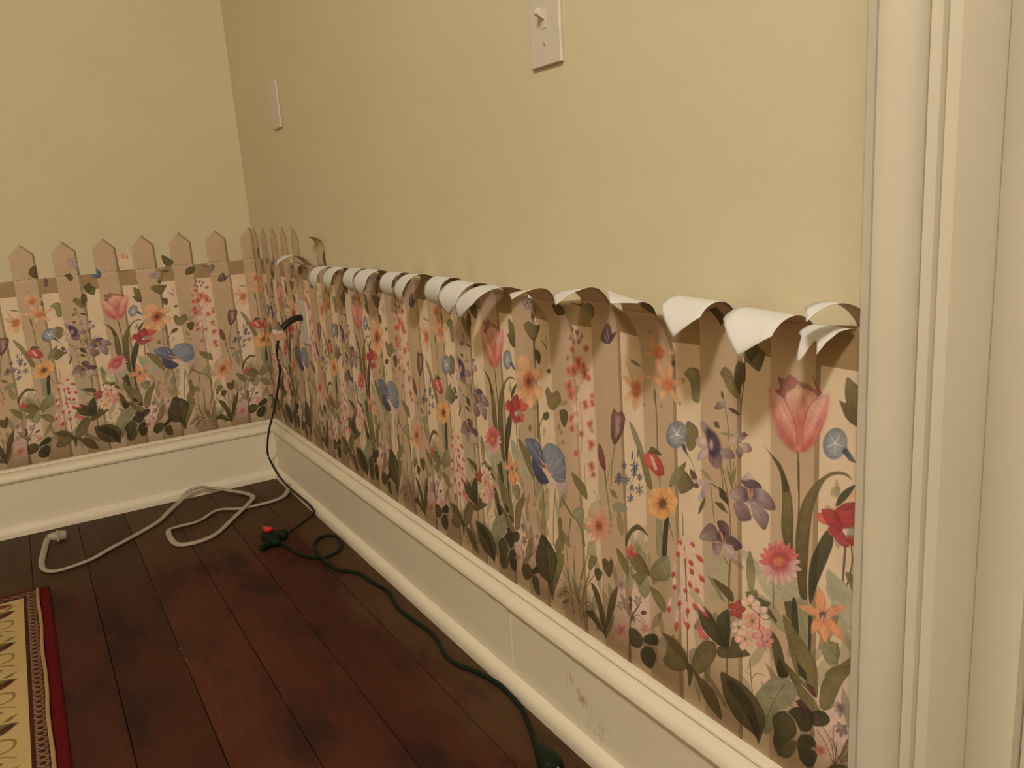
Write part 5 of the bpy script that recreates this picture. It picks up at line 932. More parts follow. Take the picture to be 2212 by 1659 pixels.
('p',12,21,0.25,3,0.85,[3142,380,3136,380,3130,380,3124,378,3118,375,3113,370,3108,363,3114,362,3120,363,3126,365,3131,369,3137,375]),
('p',12,21,0.25,3,0.85,[3142,380,3144,386,3145,392,3145,396,3142,399,3137,400,3129,398,3125,391,3124,386,3126,383,3130,381,3136,380]),
('p',12,21,0.25,3,0.85,[3142,380,3149,384,3156,388,3162,392,3166,397,3168,402,3167,408,3159,405,3152,401,3148,396,3145,391,3143,386]),
('p',21,12,0.25,3,0.85,[4193,414,4195,410,4198,406,4202,404,4206,405,4211,407,4218,414,4217,420,4214,423,4210,423,4205,422,4199,418]),
('p',21,12,0.25,3,0.85,[4193,414,4188,407,4185,401,4182,394,4182,389,4183,384,4188,381,4195,389,4198,395,4199,401,4198,406,4196,410]),
('p',21,12,0.25,3,0.85,[4193,414,4187,414,4182,414,4177,412,4172,408,4168,403,4164,394,4170,393,4175,394,4180,397,4184,402,4189,408]),
('p',21,12,0.25,3,0.85,[4193,414,4194,421,4195,427,4194,432,4192,435,4187,437,4180,435,4177,427,4177,421,4179,417,4182,415,4187,414]),
('p',21,12,0.25,3,0.85,[4193,414,4199,419,4205,423,4209,428,4212,434,4214,440,4213,447,4206,443,4200,438,4197,433,4195,427,4193,421]),
('p',5,21,0.25,3,0.85,[4199,342,4201,338,4204,335,4207,333,4211,333,4216,336,4223,342,4221,348,4218,350,4215,351,4210,349,4204,346]),
('p',5,21,0.25,3,0.85,[4199,342,4194,335,4191,329,4189,323,4188,318,4190,314,4194,311,4200,318,4203,324,4204,330,4204,334,4202,338]),
('p',5,21,0.25,3,0.85,[4199,342,4194,342,4189,341,4184,339,4180,336,4175,330,4172,323,4177,321,4182,322,4187,325,4191,330,4195,336]),
('p',5,21,0.25,3,0.85,[4199,342,4200,348,4200,354,4200,359,4198,362,4193,363,4186,361,4184,353,4183,348,4185,344,4189,343,4193,342]),
('p',5,21,0.25,3,0.85,[4199,342,4204,346,4210,351,4214,355,4217,361,4218,366,4218,373,4211,369,4206,365,4202,359,4200,354,4199,348]),
('p',56,55,0.25,3,0.85,[4117,216,4119,213,4121,210,4124,209,4127,209,4131,212,4137,217,4136,221,4133,224,4130,224,4126,222,4122,219]),
('p',56,55,0.25,3,0.85,[4117,216,4113,210,4110,205,4108,200,4108,196,4109,192,4113,190,4118,196,4121,202,4122,206,4121,210,4119,213]),
('p',56,55,0.25,3,0.85,[4117,216,4113,216,4109,215,4105,213,4101,210,4097,206,4094,199,4099,198,4103,199,4107,202,4110,206,4114,211]),
('p',56,55,0.25,3,0.85,[4117,216,4118,221,4118,226,4118,230,4116,232,4112,233,4107,232,4104,225,4104,220,4106,218,4109,216,4112,216]),
('p',56,55,0.25,3,0.85,[4117,216,4122,220,4126,223,4130,227,4132,232,4133,237,4133,242,4127,239,4123,235,4120,231,4118,226,4117,221]),
('p',21,12,0.25,3,0.85,[2188,425,2191,421,2193,419,2197,417,2202,418,2209,420,2218,424,2217,428,2214,431,2209,431,2203,430,2196,427]),
('p',21,12,0.25,3,0.85,[2188,425,2182,420,2177,415,2174,410,2172,406,2174,403,2179,401,2187,406,2192,411,2194,415,2193,418,2191,422]),
('p',21,12,0.25,3,0.85,[2188,425,2182,425,2176,424,2170,423,2164,420,2158,416,2153,410,2159,409,2165,410,2171,412,2177,416,2183,420]),
('p',21,12,0.25,3,0.85,[2188,425,2191,429,2192,434,2192,437,2189,440,2184,441,2176,440,2171,433,2170,429,2172,427,2176,425,2182,425]),
('p',21,12,0.25,3,0.85,[2188,425,2196,428,2203,431,2209,434,2213,438,2216,443,2216,448,2207,445,2200,442,2195,438,2192,434,2190,429]),
('p',12,21,0.25,3,0.85,[2193,352,2195,349,2197,347,2200,346,2205,346,2210,348,2218,352,2217,356,2214,358,2210,358,2205,357,2199,355]),
('p',12,21,0.25,3,0.85,[2193,352,2188,348,2183,344,2180,340,2179,336,2181,334,2185,332,2192,337,2196,341,2198,344,2197,347,2195,350]),
('p',12,21,0.25,3,0.85,[2193,352,2188,352,2182,352,2177,350,2172,348,2167,345,2163,340,2168,339,2173,339,2178,341,2183,344,2188,348]),
('p',12,21,0.25,3,0.85,[2193,352,2195,356,2196,360,2196,363,2194,365,2189,366,2182,365,2178,359,2178,356,2179,354,2182,352,2187,352]),
('p',12,21,0.25,3,0.85,[2193,352,2199,355,2205,358,2210,361,2214,364,2216,368,2216,372,2208,370,2203,367,2198,363,2196,360,2194,356]),
('p',21,12,0.25,3,0.85,[2327,412,2329,409,2332,406,2335,405,2340,405,2346,407,2355,411,2354,415,2351,418,2346,418,2341,417,2334,414]),
('p',21,12,0.25,3,0.85,[2327,412,2321,407,2316,402,2313,398,2312,394,2313,391,2318,388,2326,394,2330,398,2332,402,2332,406,2330,409]),
('p',21,12,0.25,3,0.85,[2327,412,2321,412,2315,411,2309,410,2304,407,2298,403,2293,398,2299,397,2305,397,2311,399,2316,403,2321,407]),
('p',21,12,0.25,3,0.85,[2327,412,2329,416,2330,421,2330,424,2328,426,2323,427,2314,426,2310,420,2310,416,2311,414,2315,412,2320,412]),
('p',21,12,0.25,3,0.85,[2327,412,2334,415,2341,418,2346,421,2350,425,2352,429,2352,434,2344,432,2337,428,2333,425,2330,420,2328,416]),
('p',56,26,0.25,3,0.85,[2113,215,2115,212,2118,209,2122,208,2127,209,2134,211,2143,216,2142,220,2139,222,2134,223,2128,221,2121,218]),
('p',56,26,0.25,3,0.85,[2113,215,2106,210,2101,205,2097,200,2096,196,2098,192,2103,190,2112,196,2116,201,2118,205,2118,209,2116,212]),
('p',56,26,0.25,3,0.85,[2113,215,2106,215,2100,214,2093,213,2087,210,2081,205,2076,199,2082,198,2089,199,2095,202,2101,205,2107,210]),
('p',56,26,0.25,3,0.85,[2113,215,2115,220,2116,225,2116,229,2114,231,2108,232,2099,230,2095,224,2094,219,2096,217,2100,215,2106,215]),
('p',56,26,0.25,3,0.85,[2113,215,2121,219,2128,222,2134,226,2139,230,2141,235,2141,240,2132,237,2125,233,2120,229,2116,225,2114,220]),
('p',56,26,0.25,3,0.85,[2283,302,2285,300,2288,298,2291,296,2295,297,2300,298,2308,302,2307,306,2304,308,2300,308,2295,307,2290,305]),
('p',56,26,0.25,3,0.85,[2283,302,2278,298,2274,294,2271,290,2270,287,2272,284,2276,282,2283,287,2286,291,2288,294,2288,297,2286,300]),
('p',56,26,0.25,3,0.85,[2283,302,2278,302,2273,302,2268,300,2263,298,2259,295,2254,290,2260,289,2265,289,2270,291,2274,294,2279,298]),
('p',56,26,0.25,3,0.85,[2283,302,2285,306,2286,310,2286,313,2284,315,2280,316,2273,315,2269,309,2269,306,2270,304,2273,302,2278,302]),
('p',56,26,0.25,3,0.85,[2283,302,2290,305,2295,308,2300,311,2304,314,2306,318,2306,322,2298,320,2293,317,2289,313,2286,310,2285,306]),
('p',57,17,0.25,3,0.85,[2321,588,2324,585,2327,582,2331,580,2337,580,2344,582,2353,587,2352,592,2349,594,2344,595,2337,594,2330,591]),
('p',57,17,0.25,3,0.85,[2321,588,2315,583,2309,578,2305,573,2304,569,2306,565,2312,563,2320,568,2325,573,2327,578,2327,582,2325,585]),
('p',57,17,0.25,3,0.85,[2321,588,2315,589,2308,588,2301,587,2295,585,2289,580,2283,574,2290,572,2297,573,2303,575,2309,579,2315,583]),
('p',57,17,0.25,3,0.85,[2321,588,2324,594,2325,599,2325,603,2322,605,2317,606,2307,605,2303,599,2302,594,2304,591,2308,590,2314,589]),
('p',57,17,0.25,3,0.85,[2321,588,2330,592,2337,595,2344,599,2348,603,2351,608,2351,613,2341,610,2334,607,2329,603,2325,598,2323,593]),
('p',21,21,0.25,2,1,[3103,339,3100,325,3093,314,3086,311,3080,316,3079,329,3082,344,3088,355,3096,358,3101,352]),
('p',21,21,0.25,2,1,[3202,347,3198,339,3187,330,3174,324,3163,324,3160,329,3164,337,3175,346,3188,351,3198,352]),
('p',4,4,0.25,2,1,[3105,371,3102,361,3096,353,3088,350,3082,353,3080,361,3083,371,3089,379,3097,382,3103,379]),
('s',5,0,0.0027,0.0027,0.7,[2203,214,2169,262,2165,335]),
('s',5,0,0.0027,0.0027,0.7,[2215,211,2264,295,2256,336]),
('s',5,0,0.0027,0.0027,0.7,[2218,234,2305,324,2313,283]),
('s',5,0,0.0027,0.0027,0.7,[2181,251,2159,288]),
('p',58,59,0.25,2,1,[3919,1510,3949,1506,3964,1526,3998,1511,3991,1487,3965,1461,3949,1436,3906,1460,3928,1472]),
('p',60,58,0.25,2,0.9,[3991,1508,4041,1503,4076,1488,4096,1487,4072,1469,4027,1484]),
('p',5,61,0.25,2,1,[4057,1534,4073,1513,4093,1485,4076,1484]),
('p',62,63,0.15,2,1,[4001,1486,4042,1486,4074,1473,4070,1454,4043,1398,4010,1291,3979,1355,3949,1434,3965,1469]),
('p',64,65,0.1,2,1,[3883,1465,3917,1453,3949,1432,3976,1389,3998,1336,3998,1273,3972,1272,3929,1304,3898,1356,3887,1412]),
('p',66,67,0.1,16,0.85,[3883,1465,3895,1449,3904,1406,3929,1357,3977,1319,3999,1273,3972,1272,3929,1302,3898,1355,3887,1412]),
('p',68,69,0.15,2,1,[4121,1484,4118,1437,4104,1384,4075,1322,4030,1276,4008,1295,4028,1373,4048,1433,4079,1468]),
('p',70,71,0.1,16,0.8,[4121,1484,4118,1437,4104,1384,4075,1322,4030,1276,4014,1292,4054,1340,4083,1397,4102,1443]),
('s',72,0,0.0013,0.0013,1,[3949,1432,3976,1389,3997,1336,3999,1279]),
('s',73,0,0.0012,0.0012,1,[4077,1465,4048,1433,4028,1373,4017,1297]),
('p',74,74,0.25,10,1,[4022,1285,4019,1276,4011,1270,4002,1268,3994,1270,3991,1278,3994,1286,4002,1293,4011,1295,4019,1292]),
('p',75,76,0.35,3,1,[4191,1333,4171,1294,4137,1276,4108,1291,4102,1329,4123,1367,4158,1384,4185,1370]),
('p',77,77,0,20,0.7,[4165,1335,4161,1317,4150,1304,4136,1301,4124,1308,4120,1324,4124,1342,4135,1355,4149,1358,4160,1350]),
('s',78,0,0.0014,0.0004,1,[4147,1331,4177,1327]),
('s',78,0,0.0014,0.0004,1,[4147,1331,4148,1294]),
('s',78,0,0.0014,0.0004,1,[4147,1331,4117,1312]),
('s',78,0,0.0014,0.0004,1,[4147,1331,4127,1356]),
('s',78,0,0.0014,0.0004,1,[4147,1331,4165,1364]),
('p',75,76,0.35,3,1,[3478,1207,3449,1164,3402,1143,3365,1157,3360,1198,3390,1242,3437,1261,3473,1247]),
('p',77,77,0,20,0.7,[3442,1208,3436,1188,3421,1173,3402,1169,3387,1177,3382,1194,3388,1214,3404,1229,3422,1233,3437,1225]),
('s',78,0,0.0022,0.0007,1,[3420,1203,3459,1200]),
('s',78,0,0.0022,0.0007,1,[3420,1203,3419,1163]),
('s',78,0,0.0022,0.0007,1,[3420,1203,3379,1181]),
('s',78,0,0.0022,0.0007,1,[3420,1203,3395,1229]),
('s',78,0,0.0022,0.0007,1,[3420,1203,3445,1240]),
('p',10,79,0.25,2,1,[4171,1311,4189,1328,4229,1284,4200,1287]),
('p',10,4,0.25,2,1,[3444,1166,3466,1176,3482,1128,3454,1148]),
('p',12,80,0.3,2,1,[2437,1649,2424,1628,2397,1613,2364,1610,2339,1621,2331,1641,2344,1663,2372,1678,2404,1680,2429,1669]),
('s',9,0,0.0023,0.0023,1,[2384,1645,2419,1648]),
('s',9,0,0.0023,0.0023,1,[2384,1645,2392,1623]),
('s',9,0,0.0023,0.0023,1,[2384,1645,2355,1629]),
('s',9,0,0.0023,0.0023,1,[2384,1645,2358,1658]),
('s',9,0,0.0023,0.0023,1,[2384,1645,2398,1669]),
('p',9,12,0.25,2,1,[2477,1474,2519,1454,2534,1413,2507,1444]),
('p',12,12,0.25,2,1,[2529,1504,2536,1462,2519,1472]),
('p',21,21,0.25,6,1,[2548,1329,2544,1321,2535,1315,2524,1314,2516,1317,2513,1324,2517,1331,2527,1337,2537,1339,2546,1336]),
('p',9,12,0.25,2,1,[3611,1224,3609,1240,3606,1254,3601,1266,3591,1276,3576,1284,3555,1287,3553,1269,3557,1255,3566,1245,3579,1236,3594,1230]),
('p',9,81,0.25,2,1,[3611,1209,3600,1187,3593,1167,3591,1148,3598,1133,3614,1122,3642,1117,3659,1142,3665,1162,3661,1178,3649,1190,3631,1200]),
('p',2,12,0.25,2,1,[3597,1201,3590,1212,3581,1221,3571,1226,3558,1226,3543,1219,3523,1205,3528,1189,3537,1181,3550,1179,3564,1184,3580,1191]),
('p',2,12,0.25,2,1,[3597,1191,3579,1184,3563,1176,3549,1166,3539,1155,3534,1142,3535,1126,3557,1132,3573,1141,3583,1151,3590,1164,3595,1177]),
('p',12,9,0.25,2,1,[3637,1195,3647,1184,3658,1175,3671,1169,3686,1167,3705,1172,3727,1182,3719,1198,3708,1206,3694,1209,3676,1207,3657,1202]),
('p',2,12,0.25,2,1,[3695,1223,3708,1230,3721,1237,3731,1245,3739,1255,3744,1265,3745,1278,3729,1272,3717,1265,3709,1256,3702,1246,3698,1235]),
('p',2,9,0.25,2,1,[3744,1240,3749,1229,3755,1219,3762,1213,3773,1212,3787,1215,3804,1225,3802,1240,3796,1248,3787,1251,3774,1250,3760,1245]),
('p',12,9,0.25,2,1,[3744,1244,3755,1250,3765,1257,3772,1263,3777,1271,3778,1279,3775,1289,3762,1284,3753,1277,3747,1270,3745,1262,3744,1253]),
('p',12,21,0.25,2,1,[3744,1235,3737,1225,3732,1215,3729,1206,3731,1198,3737,1192,3750,1188,3761,1200,3765,1209,3765,1217,3761,1224,3753,1229]),
('p',12,21,0.25,2,1,[3732,1261,3743,1262,3753,1263,3763,1265,3773,1269,3782,1275,3790,1283,3779,1283,3769,1282,3759,1278,3750,1273,3741,1267]),
('p',19,82,0.25,8,1,[3582,1258,3625,1257,3656,1220,3649,1179,3616,1156,3590,1185]),
('p',83,83,0.25,6,1,[3618,1206,3616,1194,3610,1185,3604,1184,3599,1190,3597,1201,3599,1213,3604,1222,3611,1223,3616,1217]),
('p',21,21,0.25,2,1,[3659,1418,3672,1411,3671,1389,3661,1395]),
('p',12,21,0.25,2,1,[3684,1380,3669,1380,3657,1378,3646,1374,3637,1367,3631,1357,3626,1345,3641,1345,3654,1347,3664,1352,3673,1359,3680,1368]),
('p',19,21,0.25,2,1,[3693,1362,3701,1356,3709,1351,3719,1347,3730,1345,3741,1344,3754,1346,3747,1352,3738,1357,3729,1361,3718,1363,3706,1364]),
('p',5,21,0.25,2,1,[3619,1295,3645,1301,3652,1276,3628,1277]),
('p',1,1,0.25,2,1,[3657,1259,3667,1257,3677,1256,3688,1257,3698,1258,3709,1261,3720,1265,3710,1267,3700,1268,3690,1268,3679,1266,3668,1263]),
('p',3,3,0.25,2,1,[3744,1211,3742,1203,3740,1195,3740,1188,3740,1181,3742,1174,3744,1167,3746,1175,3748,1183,3748,1190,3748,1197,3747,1204]),
('p',3,3,0.25,2,1,[3681,1152,3712,1081,3718,1054,3703,1068]),
('p',3,3,0.25,2,1,[3712,1081,3719,1093,3724,1104,3727,1116,3729,1127,3730,1138,3728,1149,3722,1137,3717,1126,3714,1114,3712,1103,3711,1092]),
('p',12,9,0.4,2,1,[3693,1034,3731,1075,3774,1082,3783,1036,3743,1014]),
('p',9,19,0.4,2,1,[3750,1104,3816,1122,3852,1104,3822,1090,3780,1084]),
('p',12,9,0.4,2,1,[3810,1082,3851,1099,3891,1082,3913,1043,3869,1027,3816,1041]),
('p',12,84,0.4,2,1,[3798,1021,3840,1033,3881,1012,3879,978,3860,947,3816,977]),
('p',85,9,0.4,2,1,[3718,1007,3780,1018,3803,973,3773,952,3749,949,3727,965]),
('p',2,12,0.4,2,1,[3792,1149,3816,1127,3780,1108,3750,1104]),
('s',9,0,0.0012,0.0012,0.6,[3822,1042,3869,1047,3897,1041]),
('s',9,0,0.0012,0.0012,0.6,[3816,1021,3846,996,3860,958]),
('s',9,0,0.0012,0.0012,0.6,[3780,1040,3731,1045]),
('s',9,0,0.0012,0.0012,0.6,[3780,1010,3755,973]),
('s',9,0,0.0012,0.0012,0.6,[3804,1018,3828,986]),
('p',86,86,0.25,14,0.9,[3835,1070,3829,1050,3812,1034,3790,1027,3773,1034,3766,1050,3773,1071,3790,1087,3812,1093,3829,1087]),
('p',13,13,0.25,2,1,[3797,1040,3798,1050,3798,1059,3797,1067,3795,1075,3792,1083,3787,1090,3786,1081,3786,1072,3787,1063,3789,1055,3792,1047]),
('p',13,13,0.25,2,1,[3803,1042,3806,1051,3809,1059,3810,1067,3810,1076,3809,1083,3807,1091,3804,1082,3801,1074,3800,1065,3800,1057,3801,1049]),
('p',87,9,0.4,2,1,[3535,812,3585,884,3625,882,3638,834,3584,810]),
('p',19,9,0.4,2,1,[3632,905,3666,920,3693,906,3691,872,3658,867]),
('p',9,19,0.4,2,1,[3685,870,3729,870,3759,847,3716,818,3678,834]),
('p',88,12,0.4,2,1,[3661,831,3710,838,3732,805,3690,768]),
('p',9,12,0.4,2,1,[3604,814,3661,826,3644,773,3613,765]),
('p',19,19,0.25,10,1,[3679,863,3674,846,3662,833,3647,828,3635,833,3631,847,3636,864,3648,877,3663,882,3674,877]),
('p',13,13,0.25,2,1,[3661,837,3663,844,3663,852,3662,858,3660,864,3656,870,3652,875,3650,867,3650,860,3651,853,3653,847,3657,841]),
('p',21,9,0.25,2,1,[3492,1080,3490,1067,3492,1057,3497,1048,3504,1042,3515,1037,3529,1035,3531,1048,3529,1058,3524,1066,3517,1073,3506,1077]),
('p',89,12,0.25,2,1,[3512,1041,3524,1033,3538,1029,3553,1027,3569,1029,3586,1033,3605,1040,3593,1048,3579,1052,3565,1054,3549,1052,3531,1048]),
('p',12,90,0.25,2,1,[3567,1030,3558,1020,3552,1011,3549,1002,3549,993,3551,985,3556,977,3565,987,3570,997,3574,1006,3574,1014,3572,1022]),
('p',5,4,0.25,2,1,[3573,990,3561,976,3551,962,3544,948,3538,934,3534,919,3533,905,3546,919,3555,934,3563,948,3569,962,3572,976]),
('p',89,12,0.25,2,1,[3538,959,3546,967,3551,974,3554,980,3555,987,3553,993,3549,999,3542,992,3536,985,3533,978,3533,971,3534,965]),
('p',9,19,0.25,2,1,[3504,1023,3506,1016,3509,1011,3514,1009,3521,1009,3529,1012,3539,1017,3538,1024,3534,1029,3529,1031,3523,1031,3515,1028]),
('s',4,0,0.0023,0.0023,1,[3608,1051,3667,1032,3692,1009]),
('p',91,92,0.18,2,1,[3930,849,3945,852,3961,854,3976,857,3991,862,4006,871,4020,885,4005,888,3990,884,3975,877,3960,868,3945,858]),
('p',91,92,0.18,2,1,[3930,849,3945,847,3960,844,3974,842,3990,842,4007,847,4025,857,4012,865,3998,866,3982,864,3965,859,3947,854]),
('p',91,92,0.18,2,1,[3930,849,3941,841,3951,833,3962,825,3974,820,3989,819,4008,824,4001,837,3990,844,3977,847,3961,848,3945,848]),
('p',91,92,0.18,2,1,[3930,849,3935,836,3940,824,3945,812,3953,802,3965,795,3982,794,3981,810,3976,822,3966,830,3954,837,3942,842]),
('p',91,92,0.18,2,1,[3930,849,3929,833,3927,818,3927,803,3929,789,3936,778,3948,770,3955,788,3955,803,3951,816,3944,827,3937,838]),
('p',91,92,0.18,2,1,[3930,849,3923,832,3915,816,3909,800,3905,784,3905,769,3912,755,3925,773,3931,790,3933,805,3932,820,3931,834]),
('p',91,92,0.18,2,1,[3930,849,3918,833,3905,818,3893,803,3883,787,3877,770,3877,753,3895,768,3907,784,3914,800,3920,816,3924,833]),
('p',91,92,0.18,2,1,[3930,849,3914,836,3897,824,3881,812,3867,798,3855,782,3848,762,3868,773,3884,786,3897,801,3908,817,3919,833]),
('p',91,92,0.18,2,1,[3930,849,3914,842,3898,836,3881,829,3866,820,3852,808,3840,791,3858,794,3875,801,3889,812,3903,824,3916,837]),
('p',91,93,0.18,2,1,[3930,849,3914,847,3899,846,3883,844,3867,840,3851,832,3834,818,3850,814,3866,816,3882,822,3898,831,3914,840]),
('p',91,93,0.18,2,1,[3930,849,3917,852,3904,857,3890,860,3876,861,3859,858,3840,848,3851,839,3865,836,3880,837,3897,840,3913,845]),
('p',91,93,0.18,2,1,[3930,849,3920,857,3911,866,3902,875,3891,881,3876,883,3857,879,3862,865,3872,857,3885,853,3900,851,3915,850]),
('p',91,93,0.18,2,1,[3930,849,3925,861,3922,874,3917,886,3910,896,3899,904,3882,906,3881,889,3886,877,3895,868,3906,861,3918,855]),
('p',91,93,0.18,2,1,[3930,849,3931,864,3933,879,3933,894,3932,907,3925,918,3913,926,3906,909,3905,894,3909,881,3916,870,3923,860]),
('p',91,93,0.18,2,1,[3930,849,3936,864,3943,880,3949,896,3953,911,3952,925,3945,937,3933,921,3927,905,3925,891,3926,877,3928,863]),
('p',91,93,0.18,2,1,[3930,849,3941,863,3952,878,3963,893,3971,907,3976,922,3975,938,3959,924,3948,910,3942,895,3937,880,3934,864]),
('p',91,93,0.18,2,1,[3930,849,3944,861,3959,872,3973,884,3985,897,3994,912,3999,928,3981,919,3967,908,3956,894,3947,879,3939,864]),
('p',91,93,0.18,2,1,[3930,849,3946,857,3962,864,3977,872,3992,882,4004,894,4014,910,3997,907,3981,899,3968,888,3955,875,3943,862]),
('p',94,94,0.25,14,1,[3971,866,3963,845,3943,826,3917,816,3896,820,3887,836,3895,858,3917,877,3942,886,3963,882]),
('p',95,95,0.25,8,1,[3953,862,3948,849,3935,838,3919,832,3906,834,3901,843,3906,856,3919,867,3935,873,3948,871]),
('p',96,97,0.35,2,1,[4100,1093,4128,1109,4155,1103,4182,1070,4178,1047,4130,1049]),
('p',96,97,0.35,2,1,[4155,1105,4176,1137,4204,1152,4231,1154,4235,1087,4192,1065]),
('p',96,97,0.35,2,1,[4127,1044,4178,1052,4208,1009,4184,997,4155,1013]),
('p',96,97,0.35,2,1,[4197,1041,4239,1054,4240,1016,4208,1009]),
('s',98,0,0.0012,0.0012,1,[4155,1103,4173,1080,4192,1060]),
('p',99,99,0.25,8,1,[4255,1068,4250,1057,4236,1046,4219,1040,4204,1041,4198,1050,4204,1061,4218,1072,4235,1078,4250,1076]),
('p',100,101,0.2,2,1,[4113,728,4123,751,4125,769,4124,786,4118,800,4109,812,4095,822,4087,800,4084,781,4084,764,4088,749,4097,736]),
('p',100,101,0.2,2,1,[4113,728,4133,732,4151,740,4166,751,4181,765,4194,781,4205,800,4186,795,4169,788,4153,778,4138,765,4124,749]),
('p',100,101,0.2,2,1,[4113,728,4119,707,4130,693,4144,683,4161,676,4180,671,4201,671,4194,689,4183,703,4170,715,4155,724,4136,729]),
('p',100,101,0.2,2,1,[4113,728,4100,704,4096,684,4098,667,4103,653,4113,641,4128,632,4137,655,4142,675,4143,692,4139,708,4130,720]),
('p',100,101,0.2,2,1,[4113,728,4094,714,4081,700,4073,685,4068,670,4067,654,4069,638,4086,653,4099,667,4109,682,4115,697,4117,712]),
('p',100,101,0.2,2,1,[4113,728,4099,736,4084,739,4067,739,4050,735,4031,729,4010,720,4025,713,4041,710,4057,709,4074,711,4093,717]),
('p',10,10,0.25,5,1,[4124,733,4122,725,4116,718,4109,715,4104,717,4101,723,4103,731,4109,738,4116,741,4121,739]),
('s',10,0,0.0015,0.0015,1,[4113,728,4127,742]),
('s',102,0,0.0015,0.0015,1,[4113,728,4112,707]),
('p',103,104,0.3,2,1,[3433,798,3423,786,3419,775,3417,766,3418,756,3420,747,3424,739,3431,750,3436,761,3439,771,3441,781,3440,790]),
('p',105,106,0.25,3,1,[3428,762,3420,756,3415,751,3413,746,3414,742,3417,739,3424,737,3432,743,3437,748,3439,753,3438,756,3435,760]),
('p',103,104,0.3,2,1,[3459,795,3461,784,3467,777,3475,771,3485,767,3496,764,3509,763,3505,772,3499,780,3493,787,3484,792,3474,796]),
('p',105,106,0.25,3,1,[3485,773,3484,766,3485,761,3487,758,3492,757,3499,757,3509,761,3510,768,3509,773,3506,776,3501,777,3494,776]),
('p',103,104,0.3,2,1,[3473,761,3480,747,3492,738,3506,730,3521,723,3538,718,3555,715,3546,726,3535,737,3523,746,3509,754,3493,760]),
('p',105,106,0.25,3,1,[3516,731,3517,723,3521,717,3527,712,3534,710,3544,710,3555,712,3554,721,3550,727,3545,731,3537,734,3528,734]),
('p',103,104,0.3,2,1,[3438,728,3436,714,3439,704,3444,696,3451,689,3460,683,3470,678,3470,690,3468,700,3465,710,3459,718,3451,724]),
('p',105,106,0.25,3,1,[3455,696,3451,688,3450,682,3451,678,3455,675,3461,675,3470,676,3474,684,3476,690,3474,694,3470,697,3464,698]),
('p',103,104,0.3,2,1,[3395,650,3383,637,3378,625,3374,613,3374,602,3374,591,3377,581,3386,594,3392,607,3397,619,3400,630,3400,641]),
('p',105,106,0.25,3,1,[3385,609,3376,602,3371,596,3368,591,3368,586,3371,582,3377,579,3386,585,3391,591,3394,597,3394,601,3391,605]),
('p',103,104,0.3,2,1,[3460,696,3459,682,3463,670,3469,661,3477,652,3487,645,3499,639,3497,652,3494,664,3489,674,3483,684,3474,692]),
('p',105,106,0.25,3,1,[3480,661,3477,652,3476,645,3478,640,3482,637,3489,636,3499,637,3502,645,3503,652,3501,657,3496,660,3490,661]),
('p',103,104,0.3,2,1,[3500,678,3503,664,3511,655,3521,647,3533,641,3546,636,3561,632,3555,644,3548,654,3539,663,3529,670,3516,676]),
('p',105,106,0.25,3,1,[3532,649,3531,640,3533,634,3536,630,3542,628,3550,628,3561,630,3561,639,3560,645,3556,649,3550,651,3542,651]),
('p',103,104,0.3,2,1,[3385,590,3377,576,3374,565,3374,555,3377,546,3381,538,3387,530,3392,543,3396,554,3397,565,3397,575,3394,584]),
('p',105,106,0.25,3,1,[3386,553,3378,546,3374,540,3373,535,3374,531,3379,529,3387,528,3394,536,3398,542,3399,546,3398,550,3394,552]),
('p',103,104,0.3,2,1,[3462,642,3458,626,3459,614,3463,604,3469,594,3477,586,3486,578,3487,592,3487,605,3485,616,3481,627,3474,636]),
('p',105,106,0.25,3,1,[3475,603,3469,594,3467,587,3468,582,3471,578,3477,576,3486,576,3491,585,3493,592,3492,597,3489,601,3483,603]),
('p',103,104,0.3,2,1,[3483,611,3484,598,3490,590,3497,584,3507,579,3517,575,3530,573,3526,584,3522,592,3516,600,3508,606,3498,610]),
('p',105,106,0.25,3,1,[3508,586,3505,578,3506,572,3508,569,3513,567,3520,568,3530,571,3532,579,3531,585,3529,588,3524,589,3517,589]),
('p',103,104,0.3,2,1,[3427,583,3425,571,3428,563,3433,556,3440,551,3449,548,3459,545,3459,555,3457,564,3453,572,3448,578,3440,583]),
('p',105,106,0.25,3,1,[3444,558,3440,550,3439,544,3440,541,3444,540,3450,540,3459,543,3463,551,3464,556,3463,560,3459,561,3453,561]),
('p',103,104,0.3,2,1,[3425,537,3414,523,3409,510,3406,498,3405,486,3406,475,3409,465,3418,479,3424,492,3429,504,3431,516,3431,528]),
('p',105,106,0.25,3,1,[3417,494,3408,486,3403,480,3400,474,3400,470,3403,465,3409,462,3418,470,3423,476,3426,482,3426,487,3423,491]),
('p',103,104,0.3,2,1,[3463,552,3465,536,3472,524,3482,514,3493,505,3505,497,3519,491,3515,505,3509,518,3501,529,3492,540,3480,548]),
('p',105,106,0.25,3,1,[3493,515,3491,505,3491,498,3495,492,3500,489,3508,488,3519,489,3521,498,3520,506,3517,511,3511,514,3503,516]),
('p',103,104,0.3,2,1,[3443,510,3440,496,3441,486,3445,477,3451,470,3459,463,3468,458,3469,470,3469,481,3466,491,3462,500,3456,507]),
('p',105,106,0.25,3,1,[3456,477,3451,469,3449,463,3450,458,3453,455,3459,454,3468,456,3473,464,3475,470,3474,475,3471,478,3465,479]),
('p',103,104,0.3,2,1,[3423,468,3420,451,3423,438,3429,426,3436,416,3445,407,3455,400,3456,415,3454,428,3450,441,3445,452,3437,462]),
('p',105,106,0.25,3,1,[3440,426,3435,417,3434,409,3435,403,3439,399,3446,397,3455,397,3460,407,3461,415,3460,420,3456,424,3450,426]),
('p',103,104,0.3,2,1,[3400,452,3389,430,3385,411,3383,393,3383,375,3385,358,3389,342,3396,363,3402,383,3406,402,3407,420,3407,437]),
